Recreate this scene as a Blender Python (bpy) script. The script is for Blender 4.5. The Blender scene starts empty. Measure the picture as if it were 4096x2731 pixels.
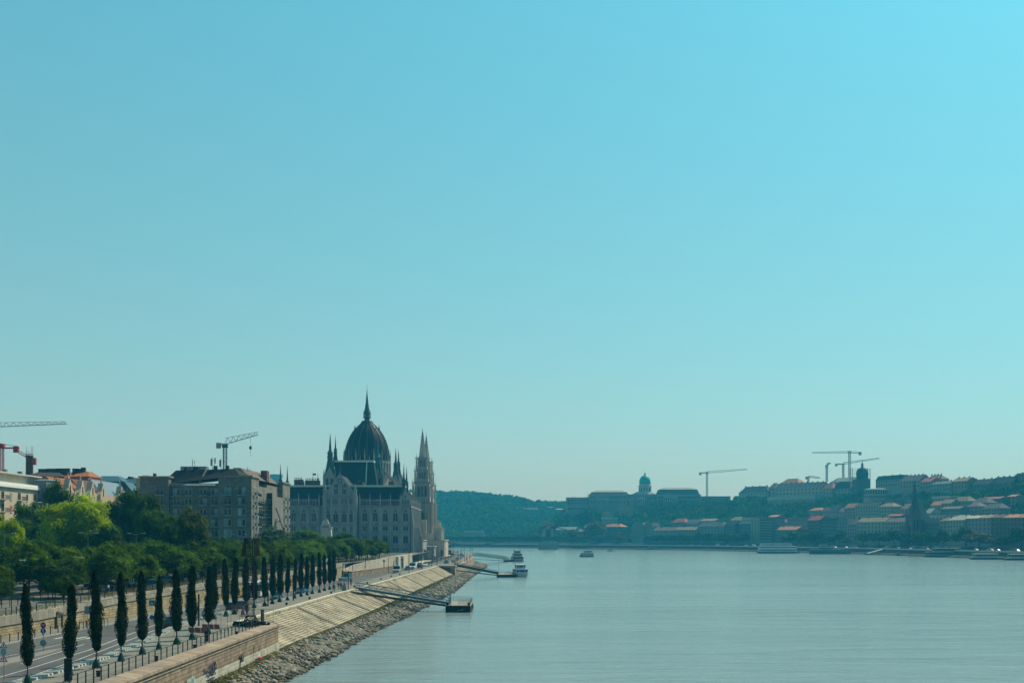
import bpy, bmesh, math, random
import numpy as np
from math import sin, cos, pi, radians, sqrt, hypot, atan2
from mathutils import Vector, Matrix
R = random.Random(7)
NR = np.random.RandomState(11)
C = bpy.context.scene.collection
SC = bpy.context.scene
H = 17.0; F = 5000.0; HX = 2048.0; HY = 2144.0
def P(px, d): return (px-HX)/F*d
def ZZ(y, d): return H+(HY-y)/F*d
def W(px, py, z=5.0):
    d = (H-z)*F/(py-HY); return ((px-HX)/F*d, d)
def interp(tab, t):
    if t <= tab[0][0]: return tab[0][1]
    for (a, u), (b, v) in zip(tab, tab[1:]):
        if t <= b: return u+(v-u)*(t-a)/(b-a)
    return tab[-1][1]
# ---------------------------------------------------------------- materials
MT = {}
def mat(name, c, rough=.8, v=.12, s=1.2, metal=0., bump=0., spec=.1, rv=0., kind=None, c2=None, bs=None, transl=0., detail=5, streak=False):
    if name in MT: return MT[name]
    m = bpy.data.materials.new(name); m.use_nodes = True; MT[name] = m
    nt = m.node_tree; N = nt.nodes; L = nt.links
    b = N['Principled BSDF']; b.inputs['Roughness'].default_value = rough
    b.inputs['Metallic'].default_value = metal
    b.inputs['Specular IOR Level'].default_value = spec
    tc = N.new('ShaderNodeTexCoord'); vec = tc.outputs['Object']
    def mp(scale):
        q = N.new('ShaderNodeMapping'); q.inputs['Scale'].default_value = scale; L.new(vec, q.inputs[0]); return q.outputs[0]
    no = N.new('ShaderNodeTexNoise'); no.inputs['Scale'].default_value = s; no.inputs['Detail'].default_value = detail
    no.inputs['Roughness'].default_value = .62
    L.new(mp((1, 1, .18)) if streak else vec, no.inputs['Vector'])
    cr = N.new('ShaderNodeValToRGB'); cr.color_ramp.elements[0].position = .3; cr.color_ramp.elements[1].position = .7
    lo = [x*(1-v) for x in c]; hi = [min(1, x*(1+v)) for x in (c2 or c)]
    cr.color_ramp.elements[0].color = (*lo, 1); cr.color_ramp.elements[1].color = (*hi, 1)
    L.new(no.outputs[0], cr.inputs[0]); col = cr.outputs[0]; hgt = no.outputs[0]
    if kind in ('ashlar', 'rows', 'tiles'):
        sx = N.new('ShaderNodeSeparateXYZ'); L.new(vec, sx.inputs[0])
        ad = N.new('ShaderNodeMath'); L.new(sx.outputs[0], ad.inputs[0]); L.new(sx.outputs[1], ad.inputs[1])
        cb = N.new('ShaderNodeCombineXYZ'); L.new(ad.outputs[0], cb.inputs[0]); L.new(sx.outputs[2], cb.inputs[1])
        br = N.new('ShaderNodeTexBrick'); L.new(cb.outputs[0], br.inputs['Vector'])
        bw, bh, mo = bs or (.9, .38, .012)
        br.inputs['Scale'].default_value = 1; br.inputs['Brick Width'].default_value = bw; br.inputs['Row Height'].default_value = bh
        br.inputs['Mortar Size'].default_value = mo; br.inputs['Mortar Smooth'].default_value = .3
        br.inputs['Color1'].default_value = (.78, .78, .78, 1); br.inputs['Color2'].default_value = (1.12, 1.1, 1.06, 1)
        br.inputs['Mortar'].default_value = (.28, .27, .26, 1)
        mx = N.new('ShaderNodeMixRGB'); mx.blend_type = 'MULTIPLY'; mx.inputs[0].default_value = 1
        L.new(col, mx.inputs[1]); L.new(br.outputs[0], mx.inputs[2]); col = mx.outputs[0]
    if rv > 0:
        oi = N.new('ShaderNodeObjectInfo'); hs = N.new('ShaderNodeHueSaturation')
        mr = N.new('ShaderNodeMapRange'); mr.inputs['To Min'].default_value = 1-rv; mr.inputs['To Max'].default_value = 1+rv
        L.new(oi.outputs['Random'], mr.inputs[0]); L.new(mr.outputs[0], hs.inputs['Value'])
        L.new(col, hs.inputs['Color']); col = hs.outputs[0]
    L.new(col, b.inputs['Base Color'])
    if bump:
        bp = N.new('ShaderNodeBump'); bp.inputs['Strength'].default_value = min(1, bump); bp.inputs['Distance'].default_value = .05
        L.new(hgt, bp.inputs['Height']); L.new(bp.outputs[0], b.inputs['Normal'])
    if transl:
        tr = N.new('ShaderNodeBsdfTranslucent'); L.new(col, tr.inputs[0])
        ms = N.new('ShaderNodeMixShader'); ms.inputs[0].default_value = transl
        L.new(b.outputs[0], ms.inputs[1]); L.new(tr.outputs[0], ms.inputs[2])
        L.new(ms.outputs[0], N['Material Output'].inputs[0])
    return m
def leafmat(name, c, rv=.25, transl=.35, c2=None, s=.35):
    return mat(name, c, rough=.85, v=.45, s=s, rv=rv, transl=transl, c2=c2, spec=.04)

LIME = mat('limestone', (.31, .312, .295), v=.35, s=.45, streak=True, rv=.04)
LIMED = mat('weathered_limestone', (.26, .26, .245), v=.32, s=.3, streak=True)
DARKROOF = mat('slate_roof', (.014, .02, .023), rough=.7, v=.25, s=.6, spec=.2)
COPPER = mat('dark_copper', (.045, .09, .085), rough=.5, v=.35, s=.7)
GREENCU = mat('green_copper', (.08, .30, .26), rough=.6, v=.2, s=.5)
ROOFTOP = mat('pale_flat_roof', (.62, .64, .52), v=.15)
GLASS = mat('window_glass', (.012, .02, .025), rough=.12, spec=.6, v=.3, rv=.5)
WINF = mat('white_window_frame', (.6, .6, .57), rough=.5)
CURT = mat('pale_blind', (.30, .42, .44), rough=.6, rv=.3)
ASPH = mat('asphalt', (.10, .10, .098), rough=.9, v=.24, s=.16, bump=.2, detail=8)
PAVE = mat('pavement_stone', (.195, .185, .155), rough=.9, v=.2, s=.3, bump=.2, detail=8)
KERB = mat('kerb_stone', (.33, .32, .29), v=.2)
MARK = mat('road_paint', (.48, .47, .43), v=.25, s=2.)
WALLST = mat('yellow_sandstone', (.36, .29, .18), v=.3, s=.5, kind='ashlar', bs=(1.1, .36, .03), bump=.4)
COPE = mat('pale_coping', (.32, .29, .235), v=.22, s=.6, kind='ashlar', bs=(1.6, 3., .03))
PINKST = mat('pink_granite', (.28, .215, .155), v=.4, s=.55, kind='ashlar', bs=(1.0, .42, .03), bump=.4)
PINKCP = mat('pink_coping', (.36, .275, .205), v=.22, s=.9, kind='ashlar', bs=(1.5, 9., .05))
CONC = mat('concrete', (.42, .41, .36), v=.25, s=.6, streak=True)
STEPM = mat('step_stone', (.20, .17, .11), v=.5, s=.35, detail=9, bump=.3, c2=(.45,.40,.30))
ROCKM = mat('riprap_rock', (.25, .225, .17), v=.4, s=1.5, rv=.0, bump=.3, detail=8)
SHOREM = mat('shore_rubble', (.13, .12, .095), v=.45, s=1.8, bump=.8, detail=9)
DRYM = mat('dry_grass_soil', (.36, .29, .17), v=.3, s=1.2)
METAL = mat('dark_green_metal', (.02, .03, .035), rough=.5, v=.2)
GALV = mat('galvanised_metal', (.30, .32, .33), rough=.4, metal=.5, v=.15)
RUST = mat('rusty_steel', (.022, .018, .016), rough=.8, v=.4, s=2)
BLACK = mat('black_paint', (.012, .014, .016), rough=.45, v=.2)
WHITE = mat('white_paint', (.75, .75, .73), rough=.4, v=.05)
RUBBER = mat('rubber', (.015, .015, .016), rough=.9)
CREAM = mat('cream_plaster', (.48, .41, .30), v=.16, s=.3, streak=True)
GREYPL = mat('grey_brown_plaster', (.215, .20, .17), v=.2, s=.35, streak=True, kind='ashlar', bs=(1.4, .6, .01))
BARK = mat('bark', (.08, .065, .05), v=.3, s=4)

# ---------------------------------------------------------------- mesh builder
class MB:
    def __init__(s): s.v = []; s.f = []
    def add(s, vs, fs):
        o = len(s.v); s.v.extend(vs); s.f.extend([tuple(i+o for i in f) for f in fs]); return s
    def box(s, x0, x1, y0, y1, z0, z1):
        if x0 > x1: x0, x1 = x1, x0
        if y0 > y1: y0, y1 = y1, y0
        if z0 > z1: z0, z1 = z1, z0
        return s.add([(x0,y0,z0),(x1,y0,z0),(x1,y1,z0),(x0,y1,z0),(x0,y0,z1),(x1,y0,z1),(x1,y1,z1),(x0,y1,z1)],
              [(0,3,2,1),(4,5,6,7),(0,1,5,4),(1,2,6,5),(2,3,7,6),(3,0,4,7)])
    def prism(s, poly, z0, z1):      # poly CCW in xy
        n = len(poly)
        a = sum(poly[i][0]*poly[(i+1)%n][1]-poly[(i+1)%n][0]*poly[i][1] for i in range(n))
        if a < 0: poly = poly[::-1]
        f0 = z0 if callable(z0) else (lambda x, y: z0); f1 = z1 if callable(z1) else (lambda x, y: z1)
        vs = [(x, y, f0(x, y)) for x, y in poly]+[(x, y, f1(x, y)) for x, y in poly]
        fs = [tuple(range(n))[::-1], tuple(range(n, 2*n))]+[(i, (i+1)%n, n+(i+1)%n, n+i) for i in range(n)]
        return s.add(vs, fs)
    def xprism(s, poly, x0, x1):     # poly in (y,z), extruded along x
        n = len(poly); vs = [(x0, y, z) for y, z in poly]+[(x1, y, z) for y, z in poly]
        return s.add(vs, [tuple(range(n)), tuple(range(n, 2*n))[::-1]]+[(i, n+i, n+(i+1)%n, (i+1)%n) for i in range(n)])
    def yprism(s, poly, y0, y1):     # poly in (x,z), extruded along y
        n = len(poly); vs = [(x, y0, z) for x, z in poly]+[(x, y1, z) for x, z in poly]
        return s.add(vs, [tuple(range(n)), tuple(range(n, 2*n))[::-1]]+[(i, n+i, n+(i+1)%n, (i+1)%n) for i in range(n)])
    def bar(s, p, q, w, h=None, n=4, w2=None):
        p = Vector(p); q = Vector(q); d = q-p
        if d.length < 1e-6: return s
        d.normalize(); up = Vector((0,0,1)) if abs(d.z) < .95 else Vector((0,1,0))
        a = d.cross(up).normalized(); b = a.cross(d); h = h or w; w2 = w if w2 is None else w2
        vs = []
        for (o, k) in ((p, 1.), (q, w2/w)):
            if n == 4:
                for sx, sy in ((-1,-1),(1,-1),(1,1),(-1,1)): vs.append(tuple(o+a*(sx*w/2*k)+b*(sy*h/2*k)))
            else:
                for i in range(n):
                    t = 2*pi*i/n; vs.append(tuple(o+a*(cos(t)*w/2*k)+b*(sin(t)*w/2*k)))
        return s.add(vs, [tuple(range(n))[::-1], tuple(range(n, 2*n))]+[(i, (i+1)%n, n+(i+1)%n, n+i) for i in range(n)])
    def tube(s, p, q, r, n=6, r2=None): return s.bar(p, q, 2*r, n=n, w2=None if r2 is None else 2*r2)
    def poly(s, pts, r, n=5):
        for a, b in zip(pts, pts[1:]): s.tube(a, b, r, n)
        return s
    def lathe(s, prof, n=12, cx=0, cy=0, ph=0., ribs=0.):
        vs = []; m = len(prof)
        for (r, z) in prof:
            for i in range(n):
                t = 2*pi*i/n+ph; k = 1+(ribs if i%2 else 0); vs.append((cx+r*k*cos(t), cy+r*k*sin(t), z))
        fs = [(j*n+i, j*n+(i+1)%n, (j+1)*n+(i+1)%n, (j+1)*n+i) for j in range(m-1) for i in range(n)]
        fs += [tuple(range(n))[::-1], tuple(range((m-1)*n, m*n))]
        return s.add(vs, fs)
    def frus(s, cx, cy, z0, a0, b0, z1, a1, b1):   # half sizes a (x), b (y)
        vs = [(cx+sx*a0, cy+sy*b0, z0) for sx, sy in ((-1,-1),(1,-1),(1,1),(-1,1))]+[(cx+sx*a1, cy+sy*b1, z1) for sx, sy in ((-1,-1),(1,-1),(1,1),(-1,1))]
        return s.add(vs, [(0,3,2,1),(4,5,6,7),(0,1,5,4),(1,2,6,5),(2,3,7,6),(3,0,4,7)])
    def spike(s, cx, cy, z0, r, z1, n=4): return s.lathe([(r, z0), (.03, z1)], n, cx, cy, pi/4)
    def pinn(s, cx, cy, z0, w, zm, z1):            # gothic pinnacle: shaft + collar + spike
        s.box(cx-w/2, cx+w/2, cy-w/2, cy+w/2, z0, zm); s.box(cx-w*.65, cx+w*.65, cy-w*.65, cy+w*.65, zm, zm+w*.25)
        return s.spike(cx, cy, zm+w*.25, w*.62, z1)
    def mesh(s, name, smooth=False, off=(0,0,0)):
        me = bpy.data.meshes.new(name)
        if off != (0,0,0): vs = [(x-off[0], y-off[1], z-off[2]) for x, y, z in s.v]
        else: vs = s.v
        me.from_pydata(vs, [], s.f)
        if smooth: me.polygons.foreach_set('use_smooth', [True]*len(me.polygons))
        return me
    def build(s, name, m, parent=None, smooth=False, world=True, bevel=0):
        off = (0,0,0)
        if parent is not None and world:
            pp = parent; off = tuple(pp.location)
            while pp.parent: pp = pp.parent; off = tuple(a+b for a, b in zip(off, pp.location))
        me = s.mesh(name, smooth, off); me.materials.append(m)
        return link(name, me, parent, bevel)
def link(name, me, parent=None, bevel=0):
    o = bpy.data.objects.new(name, me); C.objects.link(o)
    if parent is not None: o.parent = parent
    if bevel:
        md = o.modifiers.new('bevel', 'BEVEL'); md.width = bevel; md.segments = 2
    return o
def tag(o, label, cat, group=None, kind=None):
    if label: o['label'] = label
    if cat: o['category'] = cat
    if group: o['group'] = group
    if kind: o['kind'] = kind
    return o
def struct(o, kind='structure', label=None, cat=None):
    o['kind'] = kind
    if label: o['label'] = label
    if cat: o['category'] = cat
    return o
def thing(name, label, cat, loc=(0,0,0), rz=0, group=None):
    o = bpy.data.objects.new(name, None); C.objects.link(o); o.location = loc; o.rotation_euler = (0,0,rz)
    o.empty_display_size = .5
    return tag(o, label, cat, group)
KIDS = {}
def kids(o): return list(o.children)
def dup(root, loc, rz=0, label=None, scale=1., group=None, mats=None):
    r = root.copy(); C.objects.link(r); r.location = loc; r.rotation_euler = (0,0,rz)
    r.scale = (scale,)*3 if not isinstance(scale, tuple) else scale
    if label: r['label'] = label
    if group: r['group'] = group
    def rec(a, b):
        for ch in kids(a):
            c = ch.copy(); C.objects.link(c); c.parent = b
            if mats and ch.name.split('.')[0] in mats and c.type == 'MESH':
                c.material_slots[0].link = 'OBJECT'; c.material_slots[0].material = mats[ch.name.split('.')[0]]
            rec(ch, c)
    rec(root, r); return r
def npmesh(name, V, Fc, k=4):        # V (n,3), Fc (m,k)
    me = bpy.data.meshes.new(name); n = len(V); m = len(Fc)
    me.vertices.add(n); me.vertices.foreach_set('co', np.asarray(V, dtype=np.float32).ravel())
    me.loops.add(m*k); me.loops.foreach_set('vertex_index', np.asarray(Fc, dtype=np.int32).ravel())
    me.polygons.add(m); me.polygons.foreach_set('loop_start', np.arange(0, m*k, k, dtype=np.int32))
    me.polygons.foreach_set('loop_total', np.full(m, k, dtype=np.int32))
    me.update(calc_edges=True); return me
def leaves(P0, size, rs, flat=0.):   # quads at points P0 (n,3)
    n = len(P0); a = rs.normal(size=(n,3)); a[:,2] *= (1-flat); a /= np.linalg.norm(a, axis=1)[:,None]
    b = rs.normal(size=(n,3)); b -= (b*a).sum(1)[:,None]*a; b /= np.linalg.norm(b, axis=1)[:,None]
    sz = size*rs.uniform(.55, 1.3, n)[:,None]
    V = np.stack([P0-a*sz*.5, P0+b*sz*.32, P0+a*sz*.5, P0-b*sz*.32], 1).reshape(-1,3)
    return V, np.arange(4*n).reshape(-1,4)
_b = bmesh.new(); bmesh.ops.create_icosphere(_b, subdivisions=1, radius=1); _b.verts.ensure_lookup_table()
ICO = np.array([v.co[:] for v in _b.verts]); ICF = np.array([[v.index for v in f.verts]+[f.verts[0].index] for f in _b.faces]); _b.free()
def clumps(rs, n_cl, per, env, rc, size):
    """leaf clumps: env(rs)-> clump centre & local scale; leaves sit in a shell round each centre"""
    pts = []; core = []
    for i in range(n_cl):
        c, k = env(rs); q = rs.normal(size=(per,3)); q /= np.linalg.norm(q, axis=1)[:,None]
        q *= (rc*k*rs.uniform(.45, 1.05, per)**.6)[:,None]; q[:,2] *= .8; pts.append(q+c); core.append(ICO*(rc*k*.5*rs.uniform(.8, 1.15, (12,1)))*np.array([1,1,.8])+c)
    V, Fc = leaves(np.concatenate(pts), size, rs); CV = np.concatenate(core); CF = np.concatenate([ICF+12*i+len(V) for i in range(n_cl)])
    return np.concatenate([V, CV]), np.concatenate([Fc, CF])

# ---------------------------------------------------------------- camera, sun, sky
cam = bpy.data.cameras.new('camera'); co = bpy.data.objects.new('camera', cam); C.objects.link(co)
cam.sensor_width = 36; cam.lens = F/4096*36; cam.shift_y = (HY-1365.5)/4096; cam.shift_x = 0
cam.clip_end = 20000; cam.clip_start = .5
co.location = (0, 0, H); co.rotation_euler = (radians(90), 0, 0); SC.camera = co
SUN_AZ = 42.; SUN_EL = 47.
sl = bpy.data.lights.new('sun', 'SUN'); so = bpy.data.objects.new('sun', sl); C.objects.link(so)
sl.energy = 4.9; sl.angle = radians(.5); sl.color = (1., .86, .64)
sd = Vector((sin(radians(SUN_AZ))*cos(radians(SUN_EL)), cos(radians(SUN_AZ))*cos(radians(SUN_EL)), sin(radians(SUN_EL))))
so.rotation_euler = sd.to_track_quat('Z', 'Y').to_euler(); so.location = (0, 0, 300)
w = bpy.data.worlds.new('World'); SC.world = w; w.use_nodes = True
N = w.node_tree.nodes; L = w.node_tree.links
sk = N.new('ShaderNodeTexSky'); sk.sky_type = 'NISHITA'; sk.sun_disc = False
sk.sun_elevation = radians(SUN_EL); sk.sun_rotation = radians(SUN_AZ)
sk.altitude = 100; sk.air_density = 1.; sk.dust_density = 1.6; sk.ozone_density = 1.5
SKYG = ((.62, .80, 1.), (1., 1., 1.))
sp = N.new('ShaderNodeSeparateColor'); L.new(sk.outputs[0], sp.inputs[0])
cbn = N.new('ShaderNodeCombineColor')
SKY = dict(a=(.105, .105, .105), g=(1., 1., 1.))
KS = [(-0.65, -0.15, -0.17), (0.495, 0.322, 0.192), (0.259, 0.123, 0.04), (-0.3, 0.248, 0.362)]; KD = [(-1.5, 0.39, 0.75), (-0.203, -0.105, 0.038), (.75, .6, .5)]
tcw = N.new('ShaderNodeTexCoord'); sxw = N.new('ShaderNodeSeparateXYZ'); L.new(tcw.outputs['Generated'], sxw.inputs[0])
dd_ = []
for (o_, lo_, hi_) in ((2, 0, .45), (0, -.45, .45), (1, -1, 0)):  # last factor darkens the sky behind the camera, added to deepen facade shade
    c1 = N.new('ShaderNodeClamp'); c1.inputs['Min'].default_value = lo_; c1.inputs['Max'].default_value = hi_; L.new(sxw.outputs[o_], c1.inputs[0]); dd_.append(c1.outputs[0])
ins = []
for j in range(3):
    ml = N.new('ShaderNodeMath'); ml.operation = 'MULTIPLY'; ml.inputs[1].default_value = .105; L.new(sp.outputs[j], ml.inputs[0])
    mxn = N.new('ShaderNodeMath'); mxn.operation = 'MAXIMUM'; mxn.inputs[1].default_value = .02; L.new(ml.outputs[0], mxn.inputs[0]); ins.append(mxn.outputs[0])
for i in range(3):
    acc = None
    for j in range(3):
        pw = N.new('ShaderNodeMath'); pw.operation = 'POWER'; pw.inputs[1].default_value = KS[j+1][i]; L.new(ins[j], pw.inputs[0])
        if acc is None: acc = pw.outputs[0]
        else:
            mm = N.new('ShaderNodeMath'); mm.operation = 'MULTIPLY'; L.new(acc, mm.inputs[0]); L.new(pw.outputs[0], mm.inputs[1]); acc = mm.outputs[0]
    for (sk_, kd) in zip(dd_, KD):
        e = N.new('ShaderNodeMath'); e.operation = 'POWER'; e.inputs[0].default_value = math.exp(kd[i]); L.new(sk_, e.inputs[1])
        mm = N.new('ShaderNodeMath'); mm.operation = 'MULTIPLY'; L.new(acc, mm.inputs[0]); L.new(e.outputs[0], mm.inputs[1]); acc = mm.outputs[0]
    mm = N.new('ShaderNodeMath'); mm.operation = 'MULTIPLY'; L.new(acc, mm.inputs[0]); mm.inputs[1].default_value = math.exp(KS[0][i])/.1
    L.new(mm.outputs[0], cbn.inputs[i])
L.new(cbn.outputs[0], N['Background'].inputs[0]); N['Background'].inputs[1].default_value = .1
vs = SC.view_settings; vs.view_transform = 'Standard'; vs.look = 'None'; vs.gamma = 1; vs.exposure = 0; vs.use_curve_mapping = False
HZ_COL = (.06, .62, 1., 1); HZ_ABS = (.65, 1, 1, 1); HZ_D = .00021; HZ_G = .0
# ================================================================ ground, river, quay
QE = [(60,-31.5),(167.6,-31.5),(168.4,-38.),(199,-37.5),(218,-37),(253,-36.6),(290,-34.9),(357,-33),(500,-29.6),(500.6,-23),(536,-22),(650,-21.4),(740,-22.6),(800,-26),(870,-32),(950,-40),(1300,-72),(1700,-120),(2300,-190)]
WT = [(60,-28.6),(100,-28.),(145,-27.3),(168,-26.3),(219,-25.3),(260,-23.1),(311,-21.4),(374,-18.7),(500,-17.7),(600,-16),(700,-15),(755,-16.6),(790,-20),(830,-25.5),(870,-31)]
SB = [(168.4,-31.4),(184,-31.2),(206,-30.1),(247,-28.8),(372,-26.4),(500,-23.7)]
RW = [(60,-62),(130,-60.3),(146,-59.6),(174,-58.2),(229,-54.6),(247,-53.4),(288,-50.6),(366,-49.8),(385,-48.6),(400,-46.7),(450,-42.9),(500,-41),(560,-41.5),(620,-42),(700,-43),(900,-50),(1300,-90)]
ZU = [(60,7.2),(155,7.3),(185,8.),(240,8.5),(300,8.7),(400,8.9),(600,9.2),(2000,9.5)]
zu = lambda y: interp(ZU, y); rw = lambda y: interp(RW, y); qe = lambda y: interp(QE, y); wt = lambda y: interp(WT, y)
def sheet(xa, xb, ys, za, zb=None):
    V = []; Fc = []; g = lambda f, y: f(y) if callable(f) else f
    zb = za if zb is None else zb
    for y in ys: V += [(g(xa, y), y, g(za, y)), (g(xb, y), y, g(zb, y))]
    for i in range(len(ys)-1): Fc.append((2*i, 2*i+1, 2*i+3, 2*i+2))
    m = MB(); m.v = V; m.f = Fc; return m
def yrange(a, b, s):
    n = max(1, int(round((b-a)/s))); return [a+(b-a)*i/n for i in range(n+1)]
# river bed + everything: one base sheet to the horizon
o = MB().box(-9000, 9000, -3000, 15000, -6, -5).build('ground', mat('river_bed', (.12, .11, .08))); struct(o)
def watermat():
    m = bpy.data.materials.new('river_water'); m.use_nodes = True; nt = m.node_tree; N = nt.nodes; L = nt.links
    b = N['Principled BSDF']; b.inputs['Base Color'].default_value = (.22, .275, .265, 1); b.inputs['Roughness'].default_value = .16
    b.inputs['IOR'].default_value = 1.33; b.inputs['Specular IOR Level'].default_value = .5
    tc = N.new('ShaderNodeTexCoord'); last = None
    for sc, st, ds in (((.035, .11, 1), .5, 1.1), ((.35, 1.1, 1), .6, .26), ((1.4, 2.6, 1), .6, .08)):
        mp = N.new('ShaderNodeMapping'); mp.inputs['Scale'].default_value = sc; mp.inputs['Rotation'].default_value = (0, 0, radians(9))
        L.new(tc.outputs['Object'], mp.inputs[0])
        no = N.new('ShaderNodeTexNoise'); no.inputs['Scale'].default_value = 1; no.inputs['Detail'].default_value = 4; L.new(mp.outputs[0], no.inputs['Vector'])
        no.inputs['Distortion'].default_value = .6
        bp = N.new('ShaderNodeBump'); bp.inputs['Strength'].default_value = st; bp.inputs['Distance'].default_value = ds
        L.new(no.outputs[0], bp.inputs['Height'])
        if last: L.new(last, bp.inputs['Normal'])
        last = bp.outputs[0]
    L.new(last, b.inputs['Normal'])
    mp = N.new('ShaderNodeMapping'); mp.inputs['Scale'].default_value = (.004, .02, 1); L.new(tc.outputs['Object'], mp.inputs[0])
    no = N.new('ShaderNodeTexNoise'); no.inputs['Detail'].default_value = 3; no.inputs['Scale'].default_value = 1; L.new(mp.outputs[0], no.inputs['Vector'])
    mr = N.new('ShaderNodeMapRange'); mr.inputs['To Min'].default_value = .07; mr.inputs['To Max'].default_value = .20; L.new(no.outputs[0], mr.inputs[0])
    L.new(mr.outputs[0], b.inputs['Roughness']); return m
m = MB(); m.v = [(-260,-300,0),(1200,-300,0),(1200,3200,0),(-600,3200,0)]; m.f = [(0,1,2,3)]
o = m.build('water', watermat()); struct(o)
# lower quay: road sheet, then pavements laid on it as real slabs
ysq = sorted(set([y for y, _ in QE]+yrange(60, 2300, 40)+[y for y, _ in RW])); ysq = [y for y in ysq if y <= 2300]
m = sheet(lambda y: rw(y)-1, qe, ysq, 5.0)
n0 = sheet(qe, qe, ysq, 5.0, -3.); m.add(n0.v, n0.f)
o = m.build('road', ASPH); struct(o)
def slab(xa, xb, ys, z, name, mt, h=.12, cap=True):
    g = lambda f, y: f(y) if callable(f) else f
    m = sheet(xa, xb, ys, z); a = sheet(xa, xa, ys, z-h-.02, z); b = sheet(xb, xb, ys, z, z-h-.02)
    m.add(a.v, a.f); m.add(b.v, b.f)
    for y in (ys[0], ys[-1]):
        m.add([(g(xa,y),y,z-h-.02),(g(xb,y),y,z-h-.02),(g(xb,y),y,z),(g(xa,y),y,z)], [(0,1,2,3)])
    return struct(m.build(name, mt))
SEP = [(60,-39.5),(105,-39.2),(122,-39.2),(141,-41.),(170,-44.2),(200,-43.9),(220,-43.),(260,-42.2),(290,-41.5),(330,-38.8),(380,-38.2),(500,-32.6),(640,-26),(740,-27.5),(800,-31.),(900,-40)]
sep = lambda y: interp(SEP, y)
ysp = sorted(set(yrange(60, 900, 12)+[167.6, 168.4, 500, 500.6]))
slab(sep, lambda y: qe(y)-.02, ysp, 5.12, 'pavement', PAVE)
slab(lambda y: rw(y)+.02, lambda y: rw(y)+(3.6 if y < 260 else 2.4), [y for y in yrange(60, 366, 12)], 5.12, 'pavement', PAVE)
slab(lambda y: sep(y)-.16, sep, [y for y in yrange(60, 900, 12)], 5.14, 'kerb', KERB)
slab(lambda y: rw(y)+(3.6 if y < 260 else 2.4), lambda y: rw(y)+(3.6 if y < 260 else 2.4)+.16, yrange(60, 366, 12), 5.14, 'kerb', KERB)
isl = [(-50.6,60),(-47.3,60),(-46.9,100),(-46.9,114),(-47.2,126),(-47.8,133.5),(-48.4,131),(-50.2,112),(-51,90)]
struct(MB().prism([(x, y) for x, y in isl], 4.99, 5.13).build('traffic_island', mat('island_paving', (.22,.20,.18), v=.2, s=.9)))
# painted markings
def line(pts, wd, z=5.006):
    m = MB()
    for (x0, y0), (x1, y1) in zip(pts, pts[1:]):
        d = hypot(x1-x0, y1-y0); nx, ny = -(y1-y0)/d*wd/2, (x1-x0)/d*wd/2
        m.add([(x0-nx,y0-ny,z),(x0+nx,y0+ny,z),(x1+nx,y1+ny,z),(x1-nx,y1-ny,z)], [(0,1,2,3)])
    return m
mk = line([(-43.9,60),(-43.6,100),(-43.9,115),(-44.7,132),(-46.6,150),(-48.3,168),(-48.6,190)], .16)
def addm(a, b): a.add(b.v, b.f)
addm(mk, line([(-41.3,60),(-41.2,95),(-41.5,110),(-42.3,122),(-44.,141),(-46.2,165),(-46.4,200),(-44.2,260),(-43.2,300),(-40.9,340),(-40.2,380),(-34.8,500),(-28.6,640),(-30.,740)], .14))
for i in range(90):
    y = 176+i*5.2; c = (rw(y)+3+sep(y))/2-.6 if y < 366 else sep(y)-4.6
    addm(mk, line([(c, y), (interp([(0, c), (1, c)], .5), y+2.4)], .13, 5.007))
addm(mk, line([(-46.3,118),(-47.2,133),(-47.6,139)], .16, 5.008)); addm(mk, line([(-52.3,112),(-50.4,128),(-50.1,150)], .13, 5.009))
for i in range(4): addm(mk, line([(-53.6+i*1.2,146.5),(-53.3+i*1.2,149.5)], .5, 5.010))
struct(mk.build('road_marking', MARK))
# near quay wall (vertical, sandstone-pink) with coping
q = thing('quay_wall', 'long vertical pinkish granite quay wall with lit coping and graffiti above the rubble', 'wall', (-31.5, 110, 0))
m = MB(); m.prism([(-32.2,60),(-31.44,60),(-31.44,168.2),(-32.2,168.2)], -1, 4.95)
m.build('wall_face', PINKST, q)
m = MB().prism([(-33.5,60),(-31.22,60),(-31.22,168.3),(-33.3,168.3)], 4.95, 5.28)
m.xprism([(60,4.70),(60,4.6),(168.3,4.6),(168.3,4.70)], -31.44, -31.32)
m.build('coping', PINKCP, q, bevel=.04)
m = MB().xprism([(60,-1),(168.3,-1),(168.3,2.7),(60,3.0)], -31.44, -31.36)
m.build('lime_stained_base', mat('lime_stained_granite', (.44,.42,.34), v=.32, s=.35, streak=True, kind='ashlar', bs=(1.0,.42,.012), bump=.4), q)
# graffiti strokes painted on the wall
def scrib(y0, z0, wd, ht, n, m, rs):
    y, z = y0, z0
    for i in range(n):
        y1 = y0+rs.uniform(0, wd); z1 = z0+rs.uniform(-ht/2, ht/2)
        m.bar((-31.335, y, z), (-31.335, y1, z1), .07, .015); y, z = y1, z1
rs = random.Random(3)
g = MB(); scrib(127, 3.1, 6, 1.5, 34, g, rs); scrib(143.5, 2.9, 3, .9, 16, g, rs); scrib(128, 2.2, 4, .5, 10, g, rs)
g.build('graffiti', mat('graffiti_paint', (.06,.07,.11), v=.4, s=3), q)
g = MB(); g.box(-31.352, -31.338, 120.5, 123.5, 2.5, 3.2); scrib(120, 2.9, 4, 1.0, 12, g, rs)
g.build('graffiti', mat('faded_mint_paint', (.34,.42,.38), v=.4, s=1.4), q)
g = MB(); g.box(-31.44, -31.42, 152, 152.4, 2.9, 3.7); g.bar((-31.31,144,2.7),(-31.31,143.9,1.2),.08); g.build('drain_slot', BLACK, q)
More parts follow.
